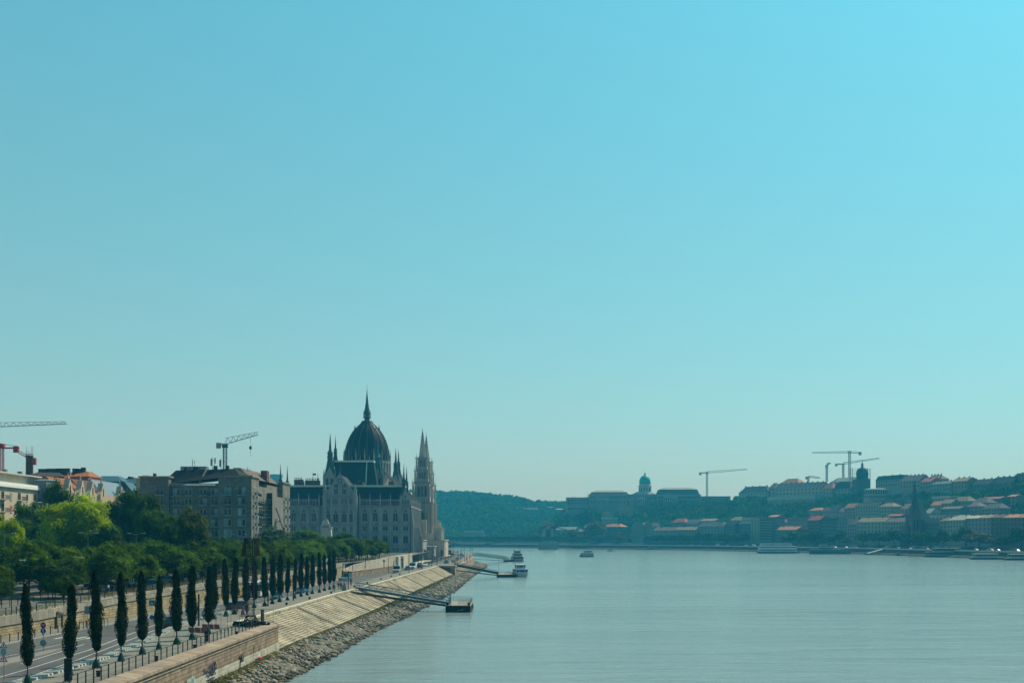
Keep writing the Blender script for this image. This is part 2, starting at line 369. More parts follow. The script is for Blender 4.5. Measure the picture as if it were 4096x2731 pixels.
# stepped embankment
q = thing('stepped_embankment', 'long sunlit flight of stone steps sloping from the quay road down to the rubble', 'steps', (-34, 330, 0))
ns = 15; ys = yrange(168.4, 500, 3.3); m = MB(); mr_ = MB()
sb = lambda y: interp(SB, y)
for k in range(ns):
    t0 = k/ns; t1 = (k+1)/ns; z0 = 4.95-(3.2)*t0; z1 = 4.95-3.2*t1
    xa = lambda y, t=t0: qe(y)+(sb(y)-qe(y))*t; xb = lambda y, t=t1: qe(y)+(sb(y)-qe(y))*t
    a = sheet(xa, xb, ys, z0-.04 if k else z0+.17); addm(m, a)
    b = sheet(xb, xb, ys, z0-.04 if k else z0+.17, z1-.04); addm(mr_, b)
m.build('step_flight', STEPM, q); mr_.build('dark_risers', mat('dark_riser_stone', (.16,.13,.09), v=.6, s=.4, c2=(.31,.27,.19), detail=8), q)  # risers get a darker brown stone than the treads
m = MB()
a = sheet(lambda y: qe(y)-.7, lambda y: qe(y)+.05, ys, 5.17); addm(m, a); a = sheet(lambda y: qe(y)-.7, lambda y: qe(y)-.7, ys, 5.0, 5.17); addm(m, a)
m.build('edge_coping', mat('pale_edge_stone', (.58,.53,.42), v=.15, s=.7), q)
for y in (213, 253, 286.5, 297, 335, 375, 414, 458):
    for dy, wd in ((0, .35), (.95, .35)):
        m = MB(); yy = y+dy; x0 = qe(yy); x1 = sb(yy)
        m.add([(x0,yy,5.2),(x0,yy+wd,5.2),(x1,yy+wd,1.98),(x1,yy,1.98),(x0,yy,4.6),(x0,yy+wd,4.6),(x1,yy+wd,1.4),(x1,yy,1.4)],
              [(0,1,2,3),(4,7,6,5),(0,3,7,4),(1,5,6,2),(2,6,7,3),(0,4,5,1)])
        m.build('ramp_kerb', mat('ramp_stone', (.30,.28,.22), v=.3), q)
# end wall of the steps, bulging far wall
q = thing('quay_bastion', 'curved stone quay wall with pale coping bulging into the river beyond the steps', 'wall', (-23, 600, 0))
ys = [500.6]+yrange(505, 900, 6)
m = sheet(lambda y: qe(y)+.02, lambda y: qe(y)+.5, ys, 4.6, -1.); m.prism([(-30,500.45),(-23,500.45),(-22.9,501),(-30,501)], 0, 4.6)
m.build('wall_face', mat('brown_granite', (.30,.245,.20), v=.25, s=.5, kind='ashlar', bs=(1.2,.45,.012)), q)
m = sheet(lambda y: qe(y)-1.0, lambda y: qe(y)+.25, ys, 5.25); a = sheet(lambda y: qe(y)+.25, lambda y: qe(y)+.25, ys, 5.25, 4.6); addm(m, a)
a = sheet(lambda y: qe(y)-1, lambda y: qe(y)-1, ys, 5.0, 5.25); addm(m, a); m.prism([(-29.8,500.2),(-22.7,500.2),(-22.7,501.2),(-29.8,501.2)], 4.6, 5.25)
m.build('coping', PINKCP, q)
# shore: riprap bed
shx = lambda y: (-31.5 if y < 168 else sb(y)-.2 if y < 500 else qe(y)+.4)
V = []; Fc = []; rs = random.Random(5); ys = yrange(60, 872, 1.6)
NXS = 9
for y in ys:
    a = shx(y); b = wt(y)+rs.uniform(-.5, .5)+.9*sin(y*.21)+.6*sin(y*.53); b = max(b, a+.6)
    for k in range(NXS):
        t = k/(NXS-1); x = a+(b+3-a)*t; tz = (b-a)/(b+3-a); z = 1.75*(1-t/tz)**.9 if t < tz else -(t-tz)/(1-tz)*1.3
        if y < 168 and k == 0: z = 1.8
        V.append((x, y, z+(rs.uniform(-.12, .12) if 0 < k < NXS-1 else 0)))
for i in range(len(ys)-1):
    for k in range(NXS-1): Fc.append((i*NXS+k, i*NXS+k+1, (i+1)*NXS+k+1, (i+1)*NXS+k))
m = MB(); m.v = V; m.f = Fc; struct(m.build('shore', SHOREM))
def shore_z(x, y):
    a = shx(y); b = max(wt(y), a+.6); t = (x-a)/(b-a)
    return 1.75*max(0, 1-t)**.9 if t < 1 else -.4*(t-1)
# wet, algae-dark tide band on rubble close to the water line
for _m in (ROCKM, SHOREM):
    N_ = _m.node_tree.nodes; L_ = _m.node_tree.links; b_ = N_['Principled BSDF']; src = b_.inputs['Base Color'].links[0].from_socket
    ge = N_.new('ShaderNodeNewGeometry'); sx_ = N_.new('ShaderNodeSeparateXYZ'); L_.new(ge.outputs['Position'], sx_.inputs[0])
    mr_2 = N_.new('ShaderNodeMapRange'); mr_2.inputs[1].default_value = .1; mr_2.inputs[2].default_value = .5; mr_2.inputs[3].default_value = .3; mr_2.inputs[4].default_value = 1.; L_.new(sx_.outputs[2], mr_2.inputs[0])
    hs_ = N_.new('ShaderNodeHueSaturation'); L_.new(mr_2.outputs[0], hs_.inputs['Value']); L_.new(src, hs_.inputs['Color']); L_.new(hs_.outputs[0], b_.inputs['Base Color'])
# rocks
def rockverts(rs):
    bm = bmesh.new(); bmesh.ops.create_icosphere(bm, subdivisions=1, radius=1)
    sx, sy, sz = rs.uniform(.7, 1.3), rs.uniform(.5, 1.), rs.uniform(.4, .75)
    for v in bm.verts:
        k = rs.uniform(.5, 1.2); v.co = Vector((v.co.x*sx*k, v.co.y*sy*k, v.co.z*sz*k))
    V = np.array([v.co[:] for v in bm.verts]); Fc = np.array([[v.index for v in f.verts] for f in bm.faces]); bm.free(); return V, Fc
RK = [rockverts(R) for _ in range(10)]
spots = []
for i in range(15000):
    y = 62+ (R.random()**1.7)*800
    a = shx(y); b = wt(y); t = R.random()**.75*1.13
    if y < 168 and t < .14: continue
    if t < .1 or (y > 210 and t < .22 and R.random() < .6): continue
    x = a+.3+(b-a)*t+R.uniform(-.2, .3); s = (R.uniform(.2, .5) if R.random() < .6 else R.uniform(.1,.22))*(1+(R.random() < .12)*R.uniform(.3, .9)); spots.append((x, y, s))
spots.sort(key=lambda q: -q[2]*5000/q[1] if q[1] > 128 else 0)
big = [q for q in spots if q[1] > 128][:300]; bs = set(big); rest = [q for q in spots if q not in bs]
def rotm(rs):
    return np.array(Matrix.Rotation(rs.uniform(0, 2*pi), 3, 'Z') @ Matrix.Rotation(rs.uniform(-.5, .5), 3, 'X'))
Vs = []; Fs = []; n = 0
for (x, y, s) in rest:
    V, Fc = RK[R.randrange(10)]; V = (V*s)@rotm(R).T+np.array([x, y, shore_z(x, y)+s*.2]); Vs.append(V); Fs.append(Fc+n); n += len(V)
me = npmesh('rubble', np.concatenate(Vs), np.concatenate(Fs), 3); me.materials.append(ROCKM); struct(link('rubble', me), 'stuff')
rme = []
for V, Fc in RK:
    me = npmesh('rock', V, Fc, 3); me.materials.append(ROCKM); rme.append(me)
for (x, y, s) in big:
    o = link('rock', rme[R.randrange(10)]); o.location = (x, y, shore_z(x, y)+s*.22); o.scale = (s,)*3; o.rotation_euler = (R.uniform(-.4,.4), R.uniform(-.4,.4), R.uniform(0, 6.28))
    tag(o, 'angular grey-brown boulder lying in the rubble bank between quay wall and water', 'rock', 'boulders of the riverside rubble bank')
# dry grass strip + green tufts
def tufts(name, n, fx, mt, sz):
    P0 = np.array([fx() for _ in range(n)]); V, Fc = leaves(P0, sz, NR, .6); me = npmesh(name, V, Fc); me.materials.append(mt); return struct(link(name, me), 'stuff')
GR1 = leafmat('riverbank_grass', (.10,.12,.03), c2=(.17,.17,.06), transl=.2); GR2 = leafmat('dry_grass', (.26,.21,.09), c2=(.3,.26,.12), transl=.1)
def g1():
    while True:
        y = R.choice([R.gauss(285, 22), R.gauss(345, 20), R.gauss(400,25), R.gauss(300,14), R.gauss(445,25)]); a = shx(y)
        if 215 < y < 490: break
    t = abs(R.gauss(.1, .1)); x = a+.2+(wt(y)-a)*t; return (x, y, shore_z(x, y)+R.uniform(-.1, .22))
tufts('riverbank_grass', 6500, g1, GR1, .35)
def g2():
    y = R.uniform(168, 500) if R.random() < .6 else R.uniform(100, 165); a = shx(y); t = abs(R.gauss(.05, .07)); x = a+.1+(wt(y)-a)*t
    return (x, y, shore_z(x, y)+R.uniform(0, .16))
tufts('dry_grass', 16000, g2, GR2, .3)
def g3():
    y = R.gauss(122, 10); a = shx(y); t = abs(R.gauss(.12, .1)); x = a+.1+(wt(y)-a)*t; return (x, y, shore_z(x, y)+R.uniform(0, .3))
tufts('riverbank_grass', 3500, g3, GR1, .3)
# retaining wall and upper town ground
q = thing('retaining_wall', 'long sunlit yellow sandstone retaining wall with pale coping behind the quay road', 'wall', (-55, 250, 5))
ys = yrange(60, 366, 6)
a = sheet(rw, rw, ys, lambda y: zu(y)-.75, 4.9); a.build('wall_face', WALLST, q)
m = sheet(lambda y: rw(y)+.14, lambda y: rw(y)+.14, ys, lambda y: zu(y)+.35, lambda y: zu(y)-.75)
addm(m, sheet(lambda y: rw(y)-.45, lambda y: rw(y)+.14, ys, lambda y: zu(y)+.35)); addm(m, sheet(lambda y: rw(y)+.14, rw, ys, lambda y: zu(y)-.75))
addm(m, sheet(lambda y: rw(y)-.45, lambda y: rw(y)-.45, ys, lambda y: zu(y)-.1, lambda y: zu(y)+.35)); m.build('coping', COPE, q)
mm = MB(); mm.box(rw(162)+.02, rw(162)+.2, 161, 161.3, 5.1, 7.2); mm.box(rw(162)+.02, rw(162)+.2, 163, 163.3, 5.1, 6.9); mm.bar((rw(162)+.15,161.1,7.2),(rw(162)+.15,163.2,6.9),.25); mm.build('door_surround', mat('dark_weathered_wood', (.10,.09,.08)), q)
gx = lambda y: rw(y)-.4
ysu = sorted(set(yrange(60, 900, 10)+[y for y, _ in RW if y < 900]))
def upper(y): return zu(y)
m = MB(); XS = [0, -6, -20, -45, -90, -180, -400, -900]; V = []; Fc = []
for y in ysu:
    for dx in XS: V.append((gx(y)+dx, y, zu(y)))
k = len(XS)
for i in range(len(ysu)-1):
    for j in range(k-1): Fc.append((i*k+j+1, i*k+j, (i+1)*k+j, (i+1)*k+j+1))
m.v = V; m.f = Fc; struct(m.build('ground', mat('upper_paving', (.16,.155,.14), v=.15, s=.5, rough=.95)))
m = MB(); m.v = [(-9000,900,9.29),(-50.4,900,9.29),(-100,1300,9.3),(-260,2300,9.5),(-400,15000,9.5),(-9000,15000,9.5)]; m.f = [(0,1,2,3,4,5)]; struct(m.build('ground', mat('upper_paving', (0,0,0))))
# upper road & parking strip, lawns
def ustrip(xo0, xo1, y0, y1, dz, name, mt): return struct(sheet(lambda y: rw(y)+xo0, lambda y: rw(y)+xo1, yrange(y0, y1, 10), lambda y: zu(y)+dz).build(name, mt))
ustrip(-34, -22, 60, 600, .006, 'road', ASPH); ustrip(-3.6, -1.0, 60, 300, .004, 'path', mat('light_path', (.34,.32,.28)))
ustrip(-20, -5, 100, 158, .008, 'lawn', mat('bare_brown_lawn', (.17,.13,.09), v=.3, s=.6)); ustrip(-17, -8, 205, 560, .008, 'lawn', mat('dry_lawn', (.12,.12,.06), v=.3, s=.6))
# ramp wall climbing to the upper terrace, low curved wall, stairs
q = thing('ramp_wall', 'pale stone ramp wall rising to the terrace in front of the domed building', 'wall', (-45, 430, 5))
zr = lambda y: interp([(366,7.2),(385,8.3),(400,8.9),(450,10.0),(512,10.1)], y)
ys = yrange(366, 512, 6); m = sheet(lambda y: rw(y)+.3, lambda y: rw(y)+.3, ys, zr, 4.9); addm(m, sheet(lambda y: rw(y)-.3, lambda y: rw(y)+.3, ys, zr)); addm(m, sheet(lambda y: rw(y)-.3, lambda y: rw(y)-.3, ys, 5, zr))
m.build('wall_face', mat('pale_stone_wall', (.44,.40,.33), v=.2, s=.5, kind='ashlar', bs=(1.,.4,.01)), q)
m = MB()
for (y0, y1) in ((455,462),(470,484)): m.prism([(rw(y0)+.3,y0),(rw(y0)+1.3,y0+1),(rw(y1)+1.3,y1-1),(rw(y1)+.3,y1)], 4.9, lambda x, y: zr(y)-.4)
m.build('buttress', mat('pale_rubble_stone', (.5,.46,.36), v=.25, s=.8), q)  # buttress stone slightly paler than the ramp wall
q = thing('low_curved_wall', 'low curved pinkish stone wall at the foot of the ramp', 'wall', (-45, 400, 5))
cw = [(-50.2,367),(-48.6,366),(-47.4,368),(-46.5,375),(-44.6,395),(-42.2,430),(-41.2,445)]; m = MB(); m2 = MB()
for (x0,y0),(x1,y1) in zip(cw, cw[1:]):
    d = hypot(x1-x0, y1-y0); nx, ny = -(y1-y0)/d*.25, (x1-x0)/d*.25
    m.prism([(x0-nx,y0-ny),(x1-nx,y1-ny),(x1+nx,y1+ny),(x0+nx,y0+ny)], 4.9, 6.6); m2.prism([(x0-nx*1.4,y0-ny*1.4),(x1-nx*1.4,y1-ny*1.4),(x1+nx*1.4,y1+ny*1.4),(x0+nx*1.4,y0+ny*1.4)], 6.6, 6.75)
m.build('wall_face', PINKST, q); m2.build('coping', COPE, q)
struct(MB().prism([(x-.1, y+.3) for x, y in cw]+[(rw(445),446),(rw(400),400),(rw(385),385),(rw(368),368)], 4.9, 6.5).build('terrace', mat('terrace_paving', (.30,.28,.24))))
q = thing('stone_stair', 'straight flight of grey stone steps climbing through the retaining wall', 'stairs', (-51.6, 369, 5))
m = MB()
for i in range(14): m.box(-54.4, -50.2, 366+i*.42, 372.4, 4.9+i*.24, 4.9+(i+1)*.24)
m.build('step_flight', mat('grey_step_stone', (.27,.25,.22), v=.3), q)
m = MB().xprism([(365.6,4.9),(372.6,4.9),(372.6,8.7),(371.6,8.7),(365.6,5.6)], -50.2, -49.8); m.build('cheek_wall', COPE, q)
# dark flood wall between road and plaza, plaza
q = thing('flood_wall', 'low dark curved wall separating the river road from the sunlit plaza', 'wall', (-37, 680, 5))
m = MB(); fw = [(-38.2,548),(-36.4,556),(-36.,640),(-35.6,720),(-36,780),(-38.5,815),(-44,840)]
for (x0,y0),(x1,y1) in zip(fw, fw[1:]):
    d = hypot(x1-x0, y1-y0); nx, ny = -(y1-y0)/d*.2, (x1-x0)/d*.2
    m.prism([(x0-nx,y0-ny),(x1-nx,y1-ny),(x1+nx,y1+ny),(x0+nx,y0+ny)], 4.9, 5.95)
m.build('wall_face', mat('dark_basalt', (.05,.05,.05), v=.3), q)
struct(MB().prism([(-60,540),(-38.6,540),(-36.7,556),(-36.3,640),(-35.9,720),(-36.3,780),(-44,838),(-60,838)], 4.9, 5.03).build('plaza', mat('plaza_paving', (.42,.39,.33), v=.12)))
def fmesh(f):
    t = bpy.data.objects.new('lettering', f); me = bpy.data.meshes.new_from_object(t); bpy.data.objects.remove(t); return link('lettering', me)
# ================================================================ columnar trees
COLM = leafmat('columnar_foliage', (.012,.024,.006), c2=(.026,.044,.007), rv=.15, transl=.12, s=1.2)
BAGM = mat('green_water_bag', (.02,.06,.045), rough=.4, v=.3, s=3)
def column_tree(seed):
    rs = np.random.RandomState(seed); ph = rs.uniform(0, 6, 6)
    def rad(z, a):   # crown radius at height fraction
        base = np.interp(z, [0,.05,.14,.3,.5,.7,.85,.95,1], [.2,.48,.62,.64,.57,.47,.37,.26,.1])
        return base*(1+.22*np.sin(3*a+ph[0]+9*z)+.16*np.sin(11*z+ph[1])+.12*np.sin(5*a-14*z+ph[2])+.13*np.sin(2*a+23*z+ph[4])+.1*np.sin(4*a-37*z+ph[5]))
    n = 12500; z = rs.uniform(0, 1, n)**.95; a = rs.uniform(0, 2*pi, n); r = rad(z, a)*rs.uniform(.2, 1.08, n)**.45
    lump = np.sin(6*a+ph[3]+20*z)*np.sin(31*z+ph[4])
    keep = lump > -.75-.2*rs.rand(n); z, a, r = z[keep], a[keep], r[keep]
    Pt = np.stack([r*np.cos(a)+.08*np.sin(3*z+ph[5]), r*np.sin(a), 1.45+z*6.7], 1)
    V, Fc = leaves(Pt, .14, rs); cv = []; nz, na = 26, 14
    for j in range(nz+1):
        zz = j/nz
        for i in range(na): aa = 2*pi*i/na; rr = float(rad(zz, aa))*rs.uniform(.5, .8); cv.append((rr*cos(aa)+.08*sin(3*zz+ph[5]), rr*sin(aa), 1.5+zz*6.5))
    cf = [(j*na+i, j*na+(i+1)%na, (j+1)*na+(i+1)%na, (j+1)*na+i) for j in range(nz) for i in range(na)]
    Fc = np.concatenate([Fc, np.array(cf)+len(V)]); V = np.concatenate([V, np.array(cv)]); me = npmesh('crown', V, Fc); me.materials.append(COLM); return me
colcrowns = [column_tree(s) for s in (1, 2, 3, 4)]
root0 = thing('columnar_tree', 'x', 'tree', (0,0,0), 0, 'columnar trees along the quay pavement')
tk = MB().lathe([(.11,0),(.08,1.2),(.06,3.5),(.03,7.2)], 7); tm = tk.mesh('trunk'); tm.materials.append(BARK)
bg = MB().lathe([(.42,0),(.44,.12),(.34,.42),(.16,.75),(.1,.8)], 9, ribs=.12).mesh('water_bag', True); bg.materials.append(BAGM)
gy = MB(); 
for k in range(3): gy.tube((.05*cos(k*2.1),.05*sin(k*2.1),1.9), (.75*cos(k*2.1),.75*sin(k*2.1),.0), .012, 3)
gm = gy.mesh('guy_wires'); gm.materials.append(METAL)
link('crown', colcrowns[0], root0); link('trunk', tm, root0); link('water_bag', bg, root0); link('guy_wires', gm, root0)
CT = [(-40.4,93),(-39.2,101.2),(-37.8,106.8),(-37.5,112.8),(-37.2,119),(-37.2,125.8),(-37.2,131.6),(-36.9,137.6),(-36.8,143.9),(-36.9,151.9),
      (-42.8,179.6),(-42.5,185.8),(-42.4,191),(-42.7,200.7),(-42.9,208),(-42.1,212.8),(-42.1,219.8),(-42.1,226.4),(-41.8,232.5),(-41.7,240),(-41.7,247),(-41.4,252.5),(-41.3,258.6),(-40.7,264),(-40.9,272.7),(-40.7,279),(-40.7,285.7)]
words = ['tall slim dark columnar tree with a narrow pointed top', 'slim dark columnar tree with a split upper crown', 'dense dark columnar tree with a rounded foot', 'narrow dark columnar tree with a ragged outline']
num = ['first','second','third','fourth','fifth','sixth','seventh','eighth','ninth','tenth','eleventh','twelfth','thirteenth','fourteenth','fifteenth','sixteenth','seventeenth','eighteenth','nineteenth','twentieth']
for i, (x, y) in enumerate(CT):
    if y < 160: lb = 'dark slim columnar tree, %s from the left in the near row behind the railing' % num[max(0, i-1)]
    else: lb = 'dark slim columnar tree, %s from the lattice mast in the far quay row' % num[min(19, i-10)]
    if i == 0: lb = 'dark slim columnar tree at the left edge nearest the viewer, below the frame'
    sc = R.uniform(.94, 1.1); rz = R.uniform(0, 6.28)
    o = root0 if i == 0 else dup(root0, (x, y, 5.12), rz, lb, (sc*R.uniform(.68,.92), sc*R.uniform(.7,.95), sc))
    o.location = (x, y, 5.12); o['label'] = lb; o.rotation_euler = (R.uniform(-.02,.02), R.uniform(-.025,.025), rz)
    for c in kids(o):
        if c.name.startswith('crown'): c.data = colcrowns[i%4]
# ================================================================ broad park trees
def crown_mesh(seed, w_, h_, ncl, per, leaf, rc, m, low=.28, name='crown', ex=2.7):
    rs = np.random.RandomState(seed); ph = rs.uniform(0, 6, 4)
    def env(rs):
        while True:
            q = rs.normal(size=3); q /= np.linalg.norm(q); rr = rs.uniform(.45, 1)**.5
            if q[2] < -.55: continue
            a = atan2(q[1], q[0]); k = 1+.18*sin(2*a+ph[0])+.14*sin(3*a+ph[1]+2*q[2])+.08*sin(7*a+ph[2])
            q = q/((hypot(q[0],q[1])**ex+abs(q[2])**ex)**(1/ex)); return np.array([q[0]*w_/2*rr*k*.8, q[1]*w_/2*rr*k*.8, h_*(low+(1-low)*(.42+.48*q[2]*rr*k))]), rs.uniform(.7, 1.35)
    V, Fc = clumps(rs, ncl, per, env, rc, leaf); me = npmesh(name, V, Fc); me.materials.append(m); return me
def trunk_mesh(seed, h, r, spread):
    rs = random.Random(seed); m = MB(); m.lathe([(r*1.3,0),(r,h*.1),(r*.75,h*.35),(r*.5,h*.5)], 8)
    for k in range(6):
        a = k*1.05+rs.random(); z0 = h*rs.uniform(.25, .48); p = (0,0,z0); q = (cos(a)*spread*.45, sin(a)*spread*.45, z0+h*.25); e = (cos(a)*spread*.8, sin(a)*spread*.8, z0+h*rs.uniform(.33,.48))
        m.tube(p, q, r*.42, 5, r*.28); m.tube(q, e, r*.28, 5, r*.08)
    me = m.mesh('trunk'); me.materials.append(BARK); return me
PARKG = leafmat('park_foliage', (.031,.070,.005), c2=(.085,.155,.007), rv=.38, s=.35)
PARKD = leafmat('dark_foliage', (.03,.065,.008), c2=(.065,.13,.012), rv=.22, s=.3)
PARKY = leafmat('light_park_foliage', (.06,.12,.005), c2=(.14,.22,.007), rv=.2, s=.4)
YELG = leafmat('yellow_green_foliage', (.15,.24,.004), c2=(.36,.46,.004), rv=.1, s=.3, transl=.45)
FARG = leafmat('grey_green_foliage', (.045,.08,.035), c2=(.08,.13,.05), rv=.2, s=.3)
pc = [crown_mesh(20+i, 8.2, 7.8, 80, 120, .36, 1.15, PARKG, low=.22, ex=2.15) for i in range(5)]; pt = [trunk_mesh(20+i, 7.6, .17, 3.2) for i in range(3)]
def tree(x, y, z, sc, crown, trunk, m, label, group, name='park_tree', rz=None):
    r = thing(name, label, 'tree', (x, y, z), R.uniform(0, 6.28) if rz is None else rz, group)
    r.scale = sc if isinstance(sc, tuple) else (sc,)*3
    c = link('crown', crown, r)
    if m is not None: c.material_slots[0].link = 'OBJECT'; c.material_slots[0].material = m
    link('trunk', trunk, r); return r
def near_desc(y): return 'at the left end' if y < 185 else 'behind the near columns' if y < 240 else 'by the parked cars' if y < 300 else 'behind the lattice mast' if y < 360 else 'by the white monument' if y < 430 else 'before the domed building'
park = []
for row, (off, y0, y1, st) in enumerate(((-6.5,196,462,8.4),(-15,186,475,8.2),(-25,190,480,8.6),(-35,230,500,9.5),(-46,260,500,10))):
    y = y0; k = 0
    while y < y1:
        park.append((rw(y)+off+R.uniform(-1,1), y+R.uniform(-1.2,1.2), row, k)); y += st; k += 1
park += [(-74,176,0,90),(-84,170,1,91),(-66,184,0,92),(-92,182,2,93),(-78,163,1,94)]
for (x, y, row, k) in park:
    if (x-HX) is None: pass
    sc = R.uniform(.8, 1.14)
    if (x+73)**2+(y-197)**2 < 30: sc = 1.1
    lb = 'round park tree, %s in the %s row, %s' % ((num+['twenty first','twenty second','twenty third','twenty fourth','twenty fifth','twenty sixth','twenty seventh','twenty eighth','twenty ninth','thirtieth','thirty first','thirty second','thirty third','thirty fourth','thirty fifth'])[k%35], ['wallside','second','third','fourth','rear'][row], near_desc(y))
    mt = PARKD if R.random() < .22 else PARKY if R.random() < .12 else PARKG
    tree(x, y, zu(y)-.05, (sc, sc, sc*R.uniform(.78, .93)), pc[R.randrange(5)], pt[R.randrange(3)], mt, lb, 'round park trees above the retaining wall')
# big street trees behind
bigc = [crown_mesh(60+i, 16, 18, 230, 190, .45, 2.1, PARKD, low=.1, ex=3.6) for i in range(3)]; bigt = trunk_mesh(61, 18, .42, 6)
def bigtree(px, ytop, wpx, d, m, label, k=0, g=None):
    z0 = zu(d) if d < 600 else 9; zt = ZZ(ytop, d); wm = wpx*1.18/F*d
    return tree(P(px, d), d, z0, (wm/16, wm/16, (zt-z0)/18*.9), bigc[k%3], bigt, m, label, g or 'tall old trees in front of the apartment blocks', 'broadleaf_tree')
bigtree(290, 1966, 225, 262, YELG, 'huge rounded yellow-green tree, brightest of the tall trees on the left', 0)
bigtree(160, 1990, 170, 285, PARKD, 'tall dark tree behind the left side of the yellow-green tree', 1)
bigtree(228, 1898, 110, 310, PARKD, 'dark tree top rising behind the yellow-green tree before the gabled houses', 2)
bigtree(110, 2060, 120, 262, PARKD, 'dark lower tree at the foot of the cream apartment block', 2)
bigtree(20, 2040, 130, 232, YELG, 'olive green tree at the left edge of the picture', 1)
bigtree(455, 1968, 150, 300, PARKD, 'dark tree right of the yellow-green tree before the glass roofs', 0)
bigtree(560, 1932, 140, 296, PARKD, 'tallest dark green tree left of the grey apartment block', 1)
bigtree(640, 2020, 150, 285, PARKD, 'dark green tree at the left foot of the grey apartment block', 2)
bigtree(775, 2012, 110, 270, leafmat('olive_foliage', (.075,.10,.02), c2=(.12,.15,.025), rv=.1), 'light olive tree standing before the balconies of the grey apartment block', 0)
bigtree(700, 2075, 120, 268, PARKD, 'low dark tree between the two tallest trees and the olive tree', 1)
bigtree(420, 2085, 120, 255, PARKD, 'small dark tree under the tall trees behind the car park', 2)
bigtree(1105, 2098, 110, 372, FARG, 'pale grey-green tree under the scaffolded corner of the grey block', 0)
bigtree(1180, 2116, 90, 400, PARKD, 'dark tree between grey block and monument', 1)
bigtree(1240, 2108, 120, 430, PARKG, 'broad green tree just left of the white monument', 2)
bigtree(1385, 2122, 90, 455, PARKD, 'dark tree at the right side of the white monument', 0)
bigtree(1411, 2146, 22, 470, YELG, 'small yellow-leaved treetop before the arches of the domed building', 1)
bigtree(1470, 2155, 60, 470, PARKD, 'dark green tree last on the right before the pale terrace', 2)
# young staked trees, shrubs on the left
for i, (x, y) in enumerate(((-81,176),(-70.5,172.5),(-66.5,181),(-63.5,177))):
    tree(x, y, zu(y), .45, pc[i], pt[0], PARKG, 'young staked tree, %s from left on the paved strip behind the wall railing' % num[i], 'young staked trees', 'young_tree')
# ================================================================ furniture
def rail(name, pts, zf, post_sp, h, label, nwires, rr=.022, mt=METAL, pw=.085):
    q = thing(name, label, 'railing', (pts[0][0], pts[0][1], zf(pts[0][1]))); L_ = []
    for a, b in zip(pts, pts[1:]):
        n = max(1, int(hypot(b[0]-a[0], b[1]-a[1])/post_sp))
        L_ += [(a[0]+(b[0]-a[0])*i/n, a[1]+(b[1]-a[1])*i/n) for i in range(n)]
    L_.append(pts[-1]); pm = MB().box(-pw/2, pw/2, -pw/2, pw/2, 0, h).mesh('post'); pm.materials.append(mt)
    if len(L_) <= 100:
        for (x, y) in L_:
            o = link('post', pm, q); o.location = (x-q.location.x, y-q.location.y, zf(y)-q.location.z)
    else:
        m = MB()
        for i, (x, y) in enumerate(L_):
            if i < 100: o = link('post', pm, q); o.location = (x-q.location.x, y-q.location.y, zf(y)-q.location.z)
            else: m.box(x-pw/2, x+pw/2, y-pw/2, y+pw/2, zf(y), zf(y)+h)
        o = m.build('post', mt, q); o['kind'] = 'stuff'
    for k in range(nwires):
        z = h*(1-k/nwires)-.03; m = MB(); m.poly([(x, y, zf(y)+z) for x, y in L_], rr if k == 0 else rr*.45, 4); m.build('top_rail' if k == 0 else 'wire', mt, q)
    return q
q = rail('quay_railing', [(-34.0,96),(-33.7,110),(-33.4,125),(-33.2,150),(-32.9,164.5)], lambda y: 5.12, 1.75, 1.2, 'long dark post and wire railing along the top of the near quay wall', 3)
q = rail('wall_railing', [(rw(y)-.25, y) for y in yrange(100, 366, 14)], lambda y: zu(y)+.3, 2.6, 1.0, 'dark iron railing on top of the yellow retaining wall', 3, pw=.09)
q = rail('ramp_railing', [(rw(y)-.1, y) for y in yrange(372, 512, 14)], lambda y: zr(y), 2.4, 1.1, 'dark railing rising along the ramp before the domed building', 3, rr=.04)
q = rail('pavement_railing', [(rw(y)+3.2, y) for y in yrange(110, 163, 9)], lambda y: 5.14, 1.9, .95, 'row of slim dark posts along the kerb below the retaining wall', 1, rr=.008)
q = rail('path_railing', [(rw(y)-9, y) for y in yrange(120, 300, 12)], lambda y: zu(y), 2.2, 1.05, 'thin dark post fence beside the upper footpath', 2)
# dry clipped hedge behind wall railing
m = []
for y in yrange(110, 330, .35):
    for _ in range(34): m.append((rw(y)-1.1+R.uniform(-.35,.35), y+R.uniform(-.2,.2), zu(y)+R.uniform(0,.95)))
V, Fc = leaves(np.array(m), .15, NR); me = npmesh('hedge', V, Fc); me.materials.append(leafmat('yellow_hedge_leaves', (.14,.12,.03), c2=(.2,.17,.04)))
tag(link('hedge', me), 'long low yellowish clipped hedge just behind the retaining wall railing', 'hedge')
# striped kerb separators
SEPM = mat('white_concrete_block', (.62,.60,.52), v=.12, s=2); SEPD = mat('dark_rubber_block', (.015,.018,.02), v=.3, s=2)
q0 = thing('lane_separator', 'x', 'separator', (0,0,5.0), 0, 'striped concrete separators along the pavement edge')
MB().box(-.4,.4,0,4.4,0,.10).build('base', SEPD, q0, world=False)
blk = MB().prism([(-.5,0),(.5,.3),(.5,.6),(-.5,.3)], .1, .33).mesh('block'); blk.materials.append(SEPM)
for k in range(5): o = link('block', blk, q0); o.location = (0, .1+k*.86, 0)
first = True; y = 88.; i = 0
while y < 268:
    x = sep(y)-.62; a = atan2(sep(y+4)-sep(y), 4.)
    lb = 'striped black and white separator block, number %s along the %s pavement kerb' % ((num*3)[i], 'near' if i < 18 else 'far')
    if first: q0.location = (x, y, 5.0); q0.rotation_euler = (0,0,-a); q0['label'] = lb; first = False
    else: dup(q0, (x, y, 5.0), -a, lb)
    i += 1; y += 5.0
